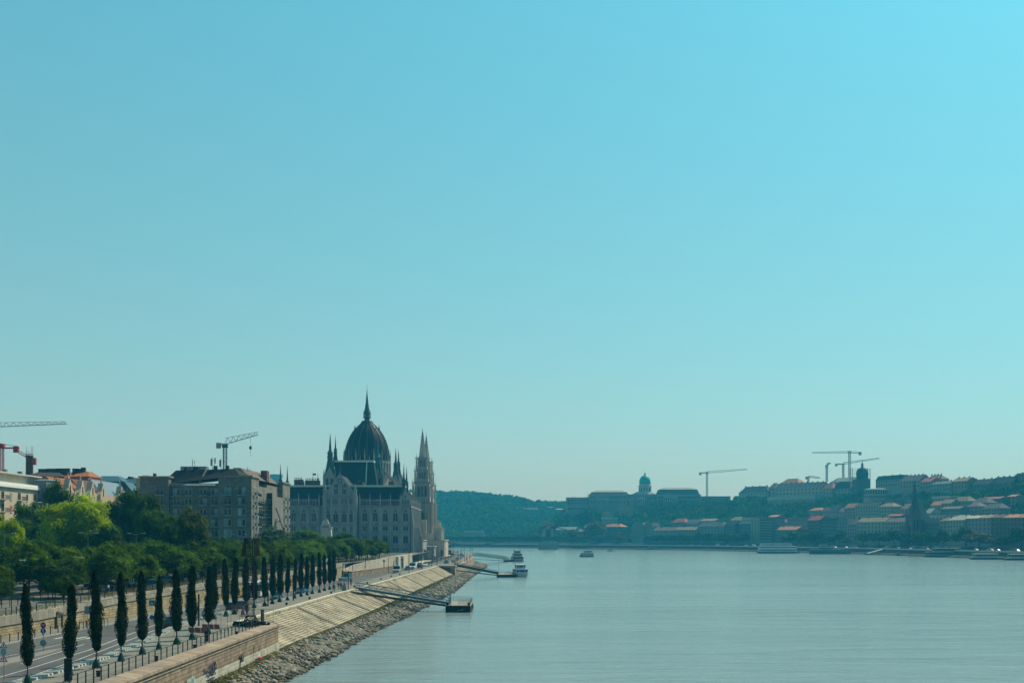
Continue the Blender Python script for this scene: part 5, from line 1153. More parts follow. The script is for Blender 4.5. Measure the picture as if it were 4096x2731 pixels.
# central gable block
pb(MB().box(-8.6,7.9,-3,0,0,27.3),'central_block',LIME)
for z,p_,h_ in ((9.4,.25,.35),(13.0,.35,.4),(22.2,.45,.45),(26.4,.5,.6)): pb(MB().box(-8.9,8.2,-3-p_,-3.003,z,z+h_),'string_course',LIMED)
o = gable(-.35,7.4,27.3,37.6,-3.,2.5)
for cx in (-2.1,1.9):
    for k in (-.7,0,.7):
        MB().yprism([(cx+k+a,28.+b) for a,b in lancet(.42,2.5)],-3.08,-3.0).build('pane',GLASS,o,world=False); MB().yprism([(cx+k+a,31.1+b) for a,b in lancet(.42,1.7-.4*abs(k))],-3.08,-3.0).build('pane',GLASS,o,world=False)
for k in range(8): t=k*pi/4; MB().yprism([(-.1+.95*cos(t)+.27*cos(j),34.2+.95*sin(t)+.27*sin(j)) for j in (0,1.05,2.1,3.14,4.2,5.25)],-3.08,-3.0).build('rosette_petal',GLASS,o,world=False)
m = MB().lathe([(.35,37.5),(.3,38.2),(.42,38.9),(.25,39.8),(.32,40.4),(.1,40.9)],7,-.3,-2.6); m.build('statue',COPPER,o,world=False)
hiproof(-7.5,7.,0,26,27,37,6.9,.5,top=False)
for c in (-7.5,6.9): 
    m = MB(); m.box(c-1.,c+1.,-3.6,-1.6,0,27.5); pb(m,'buttress',LIME); pb(MB().pinn(c,-2.6,27.5,1.5,29.6,33.4),'pinnacle',LIME)
for x in (-4.4,-.3,3.8): pb(MB().box(x-.3,x+.3,-3.5,-3,13,27).pinn(x,-3.3,27,.35,27.6,29.2),'buttress',LIME)
for k,x in enumerate((-5.9,-2.3,1.7,5.4)):
    gothic(x,14.6,.95,-3.0); pairw(x+.1,10.3,.5,1.7,.5,-3.); 
    for j in range(5): pb(MB().box(x-1.3+j*.62-.14,x-1.3+j*.62+.14,-3.04,-2.99,23.3,25.6),'gallery_opening',GLASS)
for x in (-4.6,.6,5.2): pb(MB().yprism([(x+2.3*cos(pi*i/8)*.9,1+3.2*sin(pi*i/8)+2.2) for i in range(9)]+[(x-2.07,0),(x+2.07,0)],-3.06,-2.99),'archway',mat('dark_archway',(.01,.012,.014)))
m = MB(); m.tube((-3.4,-3.4,14),(-5.8,-5.0,12.8),.06,4); m.bar((-3.6,-3.5,13.9),(-1.0,-4.6,17.0),.35,.04); pb(m,'flag',mat('dark_flag',(.05,.06,.05)))
# downpipes
for x in (7.95,33.2,-8.7): pb(MB().box(x-.14,x+.14,-.55,-.2,0,23),'downpipe',METAL)
# copper spire turret
def turret(cx,cy,zb,zs,zt,w_,mt=COPPER,body=True,nm='spire_turret'):
    """zb base of stone body, zs start of copper cone, zt needle tip"""
    o = None
    if body:
        m = MB(); m.box(cx-w_/2,cx+w_/2,cy-w_/2,cy+w_/2,zb,zs); o = pb(m,nm,LIMED); 
        for s in (-1,1):
            for t in (-1,1): MB().pinn(cx+s*w_*.5,cy+t*w_*.5,zb+(zs-zb)*.2,w_*.18,zs,zs+w_*.75).build('pinnacle',LIMED,o,world=False)
        for s in (-.2,.2): MB().yprism([(cx+s*w_+a,zb+(zs-zb)*.3+b) for a,b in lancet(w_*.2,(zs-zb)*.6)],cy-w_/2-.07,cy-w_/2).build('pane',GLASS,o,world=False)
        gb = MB().yprism([(cx-w_*.45,zs),(cx+w_*.45,zs),(cx,zs+w_*.9)],cy-w_/2-.05,cy+w_/2); gb.build('dormer_gable',LIMED,o,world=False)
    L_ = zt-zs; c = MB(); c.frus(cx,cy,zs,w_*.46,w_*.46,zs+L_*.42,w_*.2,w_*.2); c.lathe([(w_*.3,zs+L_*.42),(w_*.3,zs+L_*.44),(w_*.24,zs+L_*.45),(w_*.24,zs+L_*.52),(w_*.3,zs+L_*.53),(w_*.13,zs+L_*.6),(w_*.07,zs+L_*.8),(.03,zt)],8,cx,cy)
    for k in range(4): c.spike(cx+w_*.27*cos(k*pi/2+.78),cy+w_*.27*sin(k*pi/2+.78),zs+L_*.42,w_*.06,zs+L_*.56)
    return c.build('copper_spire' if o else nm,mt,o or PR,world=False)
def T(px,ytop,d,zb,zs,w_,mt=COPPER,body=True): turret(U(px,d),d-600,zb-Z0,zs-Z0,ZZ(ytop,d)-Z0,w_,mt,body)
T(1321,1729,686,40,49.5,6.0,GREENCU if False else COPPER); T(1342,1741,702,45,56,3.6,COPPER,False); T(1511,1758,698,40,50,5.6,mat('teal_copper',(.035,.13,.13),rough=.5,v=.3)); T(1583,1790,770,40,50,5.5); T(1594,1796,790,45,53,4.5)
T(1615,1852,604,32,34.5,3.6); T(1626,1864,618,32,34,3.6); T(1123,1853,604,32,34.5,3.4); T(1150,1861,618,32,34,3.4)
T(1272,1890,640,36,40.5,1.6,COPPER,False); T(1256,1920,660,38,40.5,1.0,COPPER,False)
for (px,y0,w_,d) in ((1195,1918,4.6,630),(1250,1921,7.5,630),(1208,1925,2,628),(1565,1924,3,640),(1440,1927,3,640)):
    m = MB(); x = U(px,d); m.box(x-w_/2,x+w_/2,d-600,d-598,30,ZZ(y0,d)-Z0)
    for k in range(int(w_/.8)): m.tube((x-w_/2+.4+k*.8,d-599,ZZ(y0,d)-Z0),(x-w_/2+.4+k*.8,d-599,ZZ(y0,d)-Z0+1.2),.2,5)
    pb(m,'chimney',mat('dark_brick',(0,0,0)))
m = MB(); x = U(1252,640); m.tube((x,40,30),(x,40,ZZ(1888,640)-Z0),.08,4); m.box(x,x+1.6,39.95,40.05,ZZ(1900,640)-Z0,ZZ(1893,640)-Z0); pb(m,'flagpole',METAL)
# great hall roofs below the dome
DC = U(1468,720); DY = 120.
x0,x1 = U(1322,690)+.5,U(1512,690)
m = MB(); zb_,zt_ = 31,ZZ(1846,685)-Z0; m.add([(x0+1,80,zb_),(x1+1,80,zb_),(x1+1,112,zb_),(x0+1,112,zb_),(x0+2.6,87,zt_),(x1-2.2,87,zt_),(x1-2.2,112,zt_),(x0+2.6,112,zt_)],[(0,1,5,4),(1,2,6,5),(2,3,7,6),(3,0,4,7),(4,5,6,7)]); pb(m,'hall_roof',DARKROOF)
pb(MB().box(x0+2.2,x1-2,86.6,112,zt_-.1,zt_+.8),'roof_terrace',ROOFTOP); pb(MB().bar((U(1462,680),80.3,zb_+1),(U(1466,685),86.8,zt_),.5,.3),'roof_rib',ROOFTOP)
pb(MB().box(-25,10,60,130,20,31),'hall_wall',LIMED)
for px in (1409,1455): 
    x = U(px,680); o = pb(MB().box(x-1.6,x+1.6,78,80,zb_-1,zb_+3).yprism([(x-1.9,zb_+3),(x+1.9,zb_+3),(x,zb_+6)],78,80),'dormer',LIMED)
    for s in (-.6,.6): MB().box(x+s-.3,x+s+.3,77.93,78,zb_,zb_+2.6).build('pane',GLASS,o,world=False)
# stone flanks right of the dome (stepped flying buttresses)
m = MB(); 
for k in range(5): m.add([(9+k*1.6,108,36-k*.0),(9+k*1.6,110,36),(9+k*1.6+.1,110,55-k*4.2),(9+k*1.6+.1,108,55-k*4.2)],[(0,1,2,3)])
m.xprism([(96,25),(140,25),(140,36),(96,36)],-4,17); pb(m,'crossing_wall',LIMED)
for k in range(4):
    y = 100+k*11
    pb(MB().bar((11,y,55-Z0),(19.5,y,44-Z0),1.0,.8),'flying_buttress',LIMED); pb(MB().pinn(19.5,y,30,1.6,40-Z0+3,47-Z0+3),'pinnacle',LIMED)
# drum + dome
zl = lambda z: z-Z0
pb(MB().lathe([(13.2,zl(40)),(13.2,zl(58.5)),(13.6,zl(58.6)),(13.6,zl(60)),(12.8,zl(60.2))],32,DC,DY),'drum',LIME)
for k in range(32):
    a = k*2*pi/32; x = DC+13.3*cos(a); y = DY+13.3*sin(a)
    o = pb(MB().box(-.35,.35,-.5,.5,zl(50),zl(60)),'drum_pier',LIMED); o.location=(x,y,0); o.rotation_euler=(0,0,a+pi/2)
    if k%2 == 0: pb(MB().pinn(x,y,zl(60),.75,zl(62.6),zl(67.3)),'pinnacle',LIMED)
    else: pb(MB().pinn(x,y,zl(60),.4,zl(61.3),zl(63.3)),'pinnacle',LIMED)
prof = [(12.3,60),(12.45,63),(12.3,66),(11.7,69),(10.7,72),(9.3,75),(7.6,77.6),(5.4,79.9),(3.6,81.6),(2.4,83.4)]
DOME = pb(MB().lathe([(r,zl(z)) for r,z in prof],48,DC,DY),'dome',mat('dome_slates',(.013,.017,.020),rough=.65,v=.3,s=.5,spec=.1),smooth=True)
for k in range(16):
    a = k*2*pi/16+.1; m = MB(); pts = [(DC+(r+.12)*cos(a),DY+(r+.12)*sin(a),zl(z)) for r,z in prof]
    for p,q_ in zip(pts,pts[1:]): m.bar(p,q_,.42,.42)
    m.build('rib',mat('dome_rib',(.08,.09,.085),rough=.4,v=.2),DOME,world=False)
for k in range(16):
    a = k*2*pi/16+.1; MB().pinn(DC+7.2*cos(a),DY+7.2*sin(a),zl(77.5),.35,zl(79.2),zl(81)).build('crown_pinnacle',COPPER,DOME,world=False)
m = MB().lathe([(3.0,zl(82.6)),(3.2,zl(83)),(1.6,zl(83.4)),(1.35,zl(84.6)),(2.3,zl(84.9)),(2.3,zl(85.2)),(1.1,zl(85.3)),(1.1,zl(87.6)),(2.2,zl(87.7)),(1.7,zl(88.6)),(1.25,zl(90.6)),(.75,zl(94)),(.4,zl(98)),(.16,zl(100.3)),(.3,zl(100.7)),(.08,zl(101.2)),(.04,zl(105))],12,DC,DY)
o = pb(m,'lantern',COPPER)
for k in range(8): a = k*pi/4; MB().pinn(DC+2.0*cos(a),DY+2.0*sin(a),zl(85.2),.28,zl(87.9),zl(89.6)).build('lantern_pinnacle',COPPER,o,world=False)
# two stone spired towers on the river front
TST = mat('carved_tower_stone',(.47,.41,.34),v=.32,s=.5,streak=True)
def stower(cx,cy,lift):
    z=lambda a:a-Z0+lift
    st=[(5,36,5.7,5.1),(36,47.3,4.4,4.1),(47.3,54,3.4,3.1),(54,61,2.7,2.4)]
    for (a,b,h0,h1) in st:
        m=MB().frus(cx,cy,z(a),h0,h0,z(b),h1,h1); o=pb(m,'tower_stage',TST)
        MB().box(cx-h1-.35,cx+h1+.35,cy-h1-.35,cy+h1+.35,z(b)-.6,z(b)).build('cornice',LIMED,o,world=False)
        for sx in (-1,1):
            for sy in (-1,1): MB().pinn(cx+sx*(h0*.98 if a<30 else h0*1.12+.3),cy+sy*(h0*.98 if a<30 else h0*1.12+.3),z(a),1.0 if a<30 else .6,z(b)-2.2,z(b)+2.4).build('pinnacle',TST,o,world=False)
        ww=h1*.24
        for sx in (-1,1):
            for sy in (-1,1): MB().bar((cx+sx*h1,cy+sy*h1,z(b)-.8),(cx+sx*(h1+1.9),cy+sy*(h1+.6),z(b)-.3),.3,.3).build('gargoyle',TST,o,world=False)
        for k in (-.42,0,.42) if a>30 else (-.5,.5):
            MB().yprism([(cx+k*h1*1.2+p,z(a)+(b-a)*.28+q_) for p,q_ in lancet(ww*1.3,(b-a)*.5 if a>30 else 3.5)],cy-h0-.08,cy-h1-.0).build('pane',GLASS,o,world=False)
            m=MB().yprism([(k*h1*1.2+p,q_) for p,q_ in lancet(ww*1.3,(b-a)*.5 if a>30 else 3.5)],-.1,.1); w_=m.build('pane',GLASS,o,world=False); w_.location=(cx+(h0+h1)/2,cy,z(a)+(b-a)*.28); w_.rotation_euler=(0,0,radians(90))
        # string mouldings and blind arcade strips
        for t in (.33,.66):
            hh=h0+(h1-h0)*t; MB().box(cx-hh-.15,cx+hh+.15,cy-hh-.15,cy+hh+.15,z(a)+(b-a)*t,z(a)+(b-a)*t+.3).build('moulding',LIMED,o,world=False)
        for k in range(-3,4):
            hh=h1+.05; MB().box(cx+k*hh/3.3-.12,cx+k*hh/3.3+.12,cy-h0-.12,cy-h1+.05,z(a),z(b)-.6).build('shaft',LIMED,o,world=False)
    # big arch window & small pairs on lower stage
    for (zz,w_,h_) in ((24.5,2.4,5.6),(18.6,.7,2.2),(12.0,.9,3.4)):
        for k in ((0,) if w_>2 else (-.75,.75)):
            pb(MB().yprism([(cx+k+p,z(zz)+q_) for p,q_ in lancet(w_,h_)],cy-5.86,cy-4.9),'tower_window',GLASS)
        if w_>2: pb(MB().yprism([(cx+p,z(zz)-.5+q_) for p,q_ in lancet(w_+1.4,h_+1.3)],cy-5.78,cy-4.9),'window_surround',LIMED)
    m=MB().lathe([(2.1,z(61)),(1.35,z(67)),(.65,z(72.5)),(.18,z(76.3)),(.3,z(76.6)),(.05,z(77)),(.05,z(78.6))],8,cx,cy,pi/8); o=pb(m,'stone_spire',TST)
    mc=MB()
    for k in range(8):
        a=k*pi/4+pi/8
        for j in range(9): t=j/9; r=2.1*(1-t)+.25*t; mc.spike(cx+r*cos(a),cy+r*sin(a),z(61.3+t*14.5),.22,z(62.3+t*14.5))
    mc.build('crockets',TST,o,world=False)
stower(U(1690,700),100,0); stower(U(1707,738)-.3,138,0)
# lower river-front masses round the towers
m=MB().box(26,36.5,88,150,0,17); pb(m,'tower_block',TST); pb(MB().box(28,40.5,86,150,0,9.5),'tower_base',TST)
pb(MB().box(33,42,60,150,-4.2,2.0),'terrace_base',LIMED); pb(MB().box(32.6,42.4,59.6,150,2.0,2.5),'terrace_coping',LIME); pb(MB().box(36,46.5,84,150,-4.2,5.2),'terrace_base',TST); pb(MB().box(35.7,46.9,83.6,150,5.2,5.8),'terrace_coping',LIME)
for y in (90,104,118,132): 
    m=MB().box(40,44.5,y-1,y+1,0,10); m.xprism([(y-1,10),(y+1,10),(y,12.6)],40,44.5); pb(m,'buttress',TST); pb(MB().pinn(42.5,y,10,1.2,13.5,17),'pinnacle',TST)
for x in (38,41.5,45): pb(MB().yprism([(x-36+36+p,-3+q_) for p,q_ in lancet(1.2,3.2)],83.9,84),'arched_niche',GLASS)
# sunlit sloping buttresses at the corner
for (xa,xb,zt_,zm,yy) in ((33.4,34.7,24,5,1.5),(37,38.6,12,-3,8)):
    m=MB(); m.yprism([(33,0),(xb,0 if zm>0 else zm),(xb,zt_*.55),(xa,zt_),(33,zt_)],yy,yy+1.4); pb(m,'sloping_buttress',LIME)
pb(MB().box(33,38,22,60,-4.2,5.5),'terrace_base',LIMED); pb(MB().box(33,38.4,21.6,60,5.5,6),'terrace_coping',LIME)
# outer stair down to plaza
q=thing('terrace_stair','pale stone stair descending to the plaza below the twin stone towers','stairs',(-41,640,5)); m=MB()
for i in range(16): m.box(-46+i*.55,-37.2,632,640,4.9,10.7-i*.36) if False else m.box(-46+i*.55,-45.4+i*.55,630,640,4.9,10.7-i*.36)
m.build('step_flight',LIME,q); m=MB().yprism([(-46,4.9),(-37,4.9),(-37,5.9),(-46,11.8)],629.4,630); m.build('cheek_wall',LIMED,q)
# monument in front
q=thing('monument','weathered white stone monument with a carved figure group on a tall plinth','statue',(P(1303,520),520,9)); x=P(1303,520); MS=mat('weathered_white_stone',(.50,.45,.38),v=.3,s=1.2)
z0,zp,zt_=9,ZZ(2108,520),ZZ(2072,520)
m=MB(); m.frus(x+.2,520,z0,2.7,1.8,zp,2.1,1.5); m.box(x-2.4,x+2.7,518.2,521.8,zp-.3,zp); m.build('plinth',MS,q)
bm=bmesh.new(); rs=random.Random(4)
for (dx,dz,r,s) in ((-1.6,.4,1.,1),(-.8,1.2,1.2,1.2),(.4,1.5,1.3,1.2),(1.2,.8,1.,1),(.6,2.9,.7,1),(.2,3.6,.5,1),(1.7,-.6,.7,1.8),(1.9,-2.,.45,1.5),(-2.3,-.4,.5,1)):
    r_=bmesh.ops.create_icosphere(bm,subdivisions=2,radius=r,matrix=Matrix.Translation((dx,rs.uniform(-.4,.4),dz)) @ Matrix.Diagonal((1,.8,s,1)))
    for v in r_['verts']: v.co+=Vector((rs.uniform(-.16,.16),rs.uniform(-.16,.16),rs.uniform(-.16,.16)))
me=bpy.data.meshes.new('figure_group'); bm.to_mesh(me); bm.free(); me.materials.append(MS); o=link('figure_group',me,q); o.location=(0,0,zp-9+.2); o.scale=(.85,.85,.85)
# ================================================================ far bank
SH = [(470,-400),(430,300),(366,895),(331,1197),(228,1518),(117,1667),(-109,1932),(-500,2300),(-1200,2900)]
def sdist(x, y):
    best = 1e9; sg = 1
    for (ax,ay),(bx,by) in zip(SH, SH[1:]):
        dx, dy = bx-ax, by-ay; t = max(0, min(1, ((x-ax)*dx+(y-ay)*dy)/(dx*dx+dy*dy))); px, py = ax+dx*t, ay+dy*t; d = hypot(x-px, y-py)
        if d < best: best = d; sg = 1 if (x-px)*dy-(y-py)*dx > 0 else -1
    return best*sg
def locate(px, s):
    k = (px-HX)/F; d = 300.; prev = None
    while d < 4500:
        v = sdist(k*d, d)
        if v >= s: 
            lo, hi = d-12, d
            for _ in range(12):
                mi = (lo+hi)/2
                if sdist(k*mi, mi) >= s: hi = mi
                else: lo = mi
            return (k*hi, hi)
        d += 12
    return (k*3000, 3000)
HC = [(-900,95),(-600,110),(-160,118),(-100,117),(0,105),(40,97),(150,94),(260,96),(420,105),(700,112),(1500,120)]
def sm(t): t = max(0, min(1, t)); return t*t*(3-2*t)
def terr(x, y):
    s = sdist(x, y)
    if s < 0: return -3
    base = interp([(0,-3),(.5,.6),(9,2.2),(10,5.2),(30,5.6),(34,8),(5000,9)], s)
    a = sm((x-20)/110.) ; castle = interp([(0,0),(105,0),(150,12),(200,34),(250,56),(300,62),(430,62),(560,35),(700,22)], s)*a
    castle = max(castle, 48*math.exp(-((x-118)/62.)**2-((y-1938)/36.)**2))
    far = (interp(HC, x)-20)*sm((y-2080)/650.)
    return base+max(castle, far)+(1.5*sin(x*.031+y*.017)+1.2*sin(y*.043) if s > 110 else 0)
gx_ = list(range(-900, 1500, 14)); gy_ = list(range(250, 3700, 14)); V = []; Fc = []
# warp the grid so that rows follow the shore closely: offset coordinates (t along, s inland)
LS = []; 
for (ax,ay),(bx,by) in zip(SH, SH[1:]):
    n = max(1, int(hypot(bx-ax,by-ay)/20)); LS += [(ax+(bx-ax)*i/n, ay+(by-ay)*i/n, by-ay, -(bx-ax)) for i in range(n)]
SS = [-6,.3,.6,9,9.8,10,30,33,34,60,90]
bankV = []; 
nr = []
for i,(x,y,_,_) in enumerate(LS):
    a = LS[max(0,i-2)]; b = LS[min(len(LS)-1,i+2)]; dx, dy = b[0]-a[0], b[1]-a[1]; l = hypot(dx,dy); nr.append((dy/l,-dx/l))
for (x,y,_,_),(nx,ny) in zip(LS,nr):
    for s in SS: bankV.append((x+nx*s, y+ny*s, interp([(0,-3),(.5,.6),(9,2.2),(10,5.2),(30,5.6),(34,8),(5000,9)], s)+.03))
k = len(SS); bankF = [(i*k+j,i*k+j+1,(i+1)*k+j+1,(i+1)*k+j) for i in range(len(LS)-1) for j in range(k-1)]
m = MB(); m.v = bankV; m.f = bankF; struct(m.build('riverbank', mat('quay_paving', (.07,.075,.065), spec=0, rough=1., v=.4, s=.15)))
nx_, ny_ = len(gx_), len(gy_); idx = {}
for j, y in enumerate(gy_):
    for i, x in enumerate(gx_):
        if sdist(x, y) > 55: idx[(i,j)] = len(V); V.append((x, y, terr(x,y)))
for j in range(ny_-1):
    for i in range(nx_-1):
        q = [(i,j),(i+1,j),(i+1,j+1),(i,j+1)]
        if all(p in idx for p in q): Fc.append(tuple(idx[p] for p in q))
m = MB(); m.v = V; m.f = Fc; struct(m.build('hills', mat('hillside_scrub', (.010,.026,.009), spec=0, rough=1., v=.4, s=.03)))
# pale quay parapet (a line of light stone)
q = thing('river_parapet', 'long pale stone parapet line along the far quay', 'wall', (LS[40][0],LS[40][1],5)); m = MB()
for i in range(len(LS)-1):
    (x,y,_,_),(nx,ny) = LS[i],nr[i]; (x2,y2,_,_),(n2,m2) = LS[i+1],nr[i+1]; m.prism([(x+nx*9.7,y+ny*9.7),(x2+n2*9.7,y2+m2*9.7),(x2+n2*10.6,y2+m2*10.6),(x+nx*10.6,y+ny*10.6)],5.0,6.0)
m.build('coping', mat('pale_parapet_stone', (.55,.52,.45)), q)
# ---------------------------------------------------------------- houses
FOOT = []
WALLS = dict(cream=(.42,.38,.29), lilac=(.36,.29,.30), grey=(.30,.30,.28), tan=(.35,.28,.2), green=(.30,.33,.24), dark=(.14,.13,.12), teal=(.16,.2,.2), white=(.55,.53,.48), brown=(.20,.14,.11))
ROOFS = dict(orange=(.38,.17,.10), red=(.30,.08,.06), tan=(.33,.25,.17), grey=(.16,.16,.15), slate=(.05,.06,.065), lilac=(.22,.16,.16), pale=(.48,.47,.40), green=(.10,.20,.16), maroon=(.16,.08,.08))
def wm_(n): return mat('far_wall_'+n, tuple(c*.78 for c in WALLS[n]), v=.1, s=.15)
def rm_(n): return mat('far_roof_'+n, tuple(c*(1.15 if n in ('orange','red') else .8) for c in ROOFS[n]), v=.14, s=.2)
wsm = {}
def swin(w_, h_):
    if (w_,h_) not in wsm:
        me = MB().box(-w_/2,w_/2,-.12,.04,0,h_).mesh('window'); me.materials.append(mat('far_window_glass',(.012,.016,.018),rough=.4)); wsm[(w_,h_)] = me
    return wsm[(w_,h_)]
hcount = [0]
def house(px0, px1, s, ye, yr, label, wall='cream', roof='orange', typ='gable', dep=13, nf=None, wins=True, group=None, chim=0, ybase=None, ww=1.5, wh=2.0, sp=3.2, name='town_house', fl=3.7, maxw=48, s1=None):
    x0,y0 = locate(px0, s); x1,y1 = locate(px1, s if s1 is None else s1); dm = (y0+y1)/2
    L_ = hypot(x1-x0,y1-y0); a = atan2(y1-y0,x1-x0)
    if L_ > 90: print('LONG', label, round(L_), (x0,y0), (x1,y1))
    zb = min(terr(x0,y0),terr(x1,y1))-1.5
    if ybase: zb = min(zb, ZZ(ybase, dm)-.5)
    ze = ZZ(ye, dm)-zb; zr_ = ZZ(yr, dm)-zb
    q = thing(name, label, 'building', (x0,y0,zb), a, group)
    MB().box(0,L_,0,dep,0,ze).build('wall', wm_(wall), q, world=False)
    i = {'hip':min(L_*.3,dep*.45),'gable':0,'flat':0,'mans':min(L_*.1,2)}[typ]
    if typ == 'flat': MB().box(-.3,L_+.3,-.3,dep+.3,ze,max(zr_,ze+.5)).build('roof', rm_(roof), q, world=False)
    else:
        j0, j1 = (dep*.46,dep*.54) if typ != 'mans' else (2.2,dep-2.2)
        m = MB(); m.add([(-.4,-.5,ze),(L_+.4,-.5,ze),(L_+.4,dep+.5,ze),(-.4,dep+.5,ze),(i,j0,zr_),(L_-i,j0,zr_),(L_-i,j1,zr_),(i,j1,zr_)],[(0,1,5,4),(1,2,6,5),(2,3,7,6),(3,0,4,7),(4,5,6,7)]); r = m.build('roof', rm_(roof), q, world=False)
        for c in range(chim): cx = L_*(c+.5)/chim; MB().box(cx-.6,cx+.6,dep*.4,dep*.4+1.2,zr_-2.2,zr_+1.2).build('chimney', wm_('dark'), r, world=False)
    if wins:
        nf_ = nf or max(1,min(6,int((ze-1.5)/fl))); n = max(2,int(L_/sp)); 
        while n*nf_ > maxw: n -= 1
        zt0 = ze-1.0-wh
        for f in range(nf_):
            for c in range(n):
                z = zt0-f*fl
                if z < .5: continue
                o = link('window', swin(ww,wh), q); o.location = (L_*(c+.5)/n, 0, z)
        if abs(x1-x0) < 60 and dep > 8:
            for f in range(min(2,nf_)):
                for c in range(3): o = link('window', swin(ww,wh), q); o.location = (0,dep*(c+.5)/3,zt0-f*fl); o.rotation_euler = (0,0,-pi/2)
    cx,cy = (x0+x1)/2,(y0+y1)/2; FOOT.append((x0,y0,x1,y1,dep,5)); return q
g1 = 'riverside houses on the far bank'; g2 = 'houses on the slope below the castle district'; g3 = 'long roofs on the castle hill ridge'; g4 = 'villas on the far wooded hill'
# riverside row
for a in ((2412,2482,60,2106,2094,'small blue-grey house with sunlit orange roofs left of the dark hillside trees','teal','orange','hip'),
 (2310,2352,60,2124,2114,'low house with faded roof behind orange autumn trees','teal','tan','gable'),
 (2528,2572,62,2099,2089,'tall grey riverside block with many windows at the left end of the row','grey','lilac','mans'),(2573,2609,66,2104,2090,'grey riverside block with lilac mansard roof, second from the left end','grey','lilac','mans'),
 (2612,2700,58,2120,2107,'long low riverside house with lilac tiled roof behind the tree row','lilac','lilac','gable'),(2701,2786,57,2118,2106,'long low riverside house with sunlit tan roof behind the tree row','tan','tan','gable'),
 (2684,2740,110,2088,2073,'red roofed house rising behind the long low riverside house','brown','red','hip'),(2741,2795,112,2092,2076,'grey roofed house right of the raised red roof','grey','grey','gable'),
 (2790,2895,60,2104,2087,'wide grey house with gabled dormers near the middle of the far bank','grey','grey','hip'),(2800,2860,108,2082,2073,'pale house with box dormer behind the wide grey house','grey','tan','gable'),
 (2896,2940,60,2100,2082,'dark teal house with steep gabled roof','teal','slate','gable'),(2941,3003,66,2094,2089,'flat blue-green modern block left of the glass tower block','teal','pale','flat'),
 (2915,2965,120,2080,2066,'tan roof with a bright glint behind the dark gabled house','lilac','tan','hip'),(2966,3035,110,2074,2068,'pale flat roof band behind the glass tower block','white','pale','flat'),
 (3095,3187,52,2118,2104,'low house with dark left roof and sunlit orange right roof by the river','teal','orange','gable'),(3092,3150,98,2088,2076,'lilac walled house with small windows behind the orange roof','lilac','lilac','gable'),
 (3150,3232,96,2084,2068,'big lilac blank-walled block behind the orange roof','lilac','lilac','flat'),(3074,3108,120,2066,2058,'small orange roof with bright glint above the glass tower block','cream','orange','gable'),
 (3230,3280,60,2079,2061,'tall brown house with bright red roof','brown','red','gable'),(3281,3347,61,2084,2071,'teal mansard house with a row of small dormers right of the red roof','teal','slate','mans'),
 (3348,3388,60,2086,2072,'narrow grey house with pale roof panel','grey','grey','mans'),(3389,3426,60,2096,2072,'lilac-grey house with steep hipped roof','lilac','lilac','hip'),
 (3428,3540,60,2086,2069,'long riverside school-like house with pale roof edge and arched windows','cream','tan','gable'),(3541,3626,60,2086,2070,'right half of the long house, with dark grey roof','cream','grey','gable'),
 (3692,3756,62,2090,2074,'teal-grey block right of the church with flat mansard','teal','grey','mans'),(3757,3788,62,2082,2066,'narrow house with sunlit side right of the teal-grey block','tan','lilac','hip'),
 (3789,3858,60,2079,2059,'light house with pale yellow-grey hipped roof','cream','pale','hip'),(3859,3912,62,2072,2060,'house with white-grey roof right of the pale hipped one','lilac','pale','gable'),
 (3913,3962,62,2070,2057,'tall house with tan roof and balconies','lilac','tan','gable'),(3963,4012,62,2069,2056,'tall brownish house with reddish roof, second from right','brown','maroon','gable'),(4013,4070,62,2069,2055,'tall brownish house with pale orange roof at the right edge','brown','orange','gable'),(4071,4150,62,2068,2055,'last tall house cut off by the right edge','brown','tan','gable'),
 (3715,3830,104,2063,2058,'long thin pale flat roof above the riverside row','white','pale','flat')):
    px0,px1,s,ye,yr,lb,wa,ro,ty = a; tall = s < 80
    house(px0,px1,s,ye,yr,lb,wa,ro,ty,dep=14,group=g1,chim=(2 if tall and ty!='flat' else 0),nf=5 if tall else 2,sp=4.2 if px0<3600 else 5.5,maxw=40)
# glass tower block
x0,y0 = locate(3004,50); x1,y1 = locate(3090,50); L_ = hypot(x1-x0,y1-y0); q = thing('tower_block','modern riverside tower block with pale green side and gridded balconies','building',(x0,y0,6),atan2(y1-y0,x1-x0)); zt_ = ZZ(2072,y1)-6
MB().box(0,L_*.42,0,16,0,zt_-1).build('wall',wm_('green'),q,world=False); MB().box(L_*.42,L_,-.5,16,0,zt_).build('wall',wm_('teal'),q,world=False)
for f in range(8):
    for c in range(5): o = link('window',swin(3.6,2.2),q); o.location = (L_*.42+L_*.58*(c+.5)/5,-.5,zt_-3.2-f*3.1)
    for c in range(3): o = link('window',swin(1.4,1.6),q); o.location = (L_*.42*(c+.5)/3,0,zt_-4-f*3.1)
    if f < 8: MB().box(L_*.42,L_,-1.5,-.5,zt_-3.7-f*3.1,zt_-3.4-f*3.1).build('balcony',wm_('white'),q,world=False)
MB().box(0,L_,-.6,16,zt_,zt_+.8).build('roof',rm_('slate'),q,world=False)
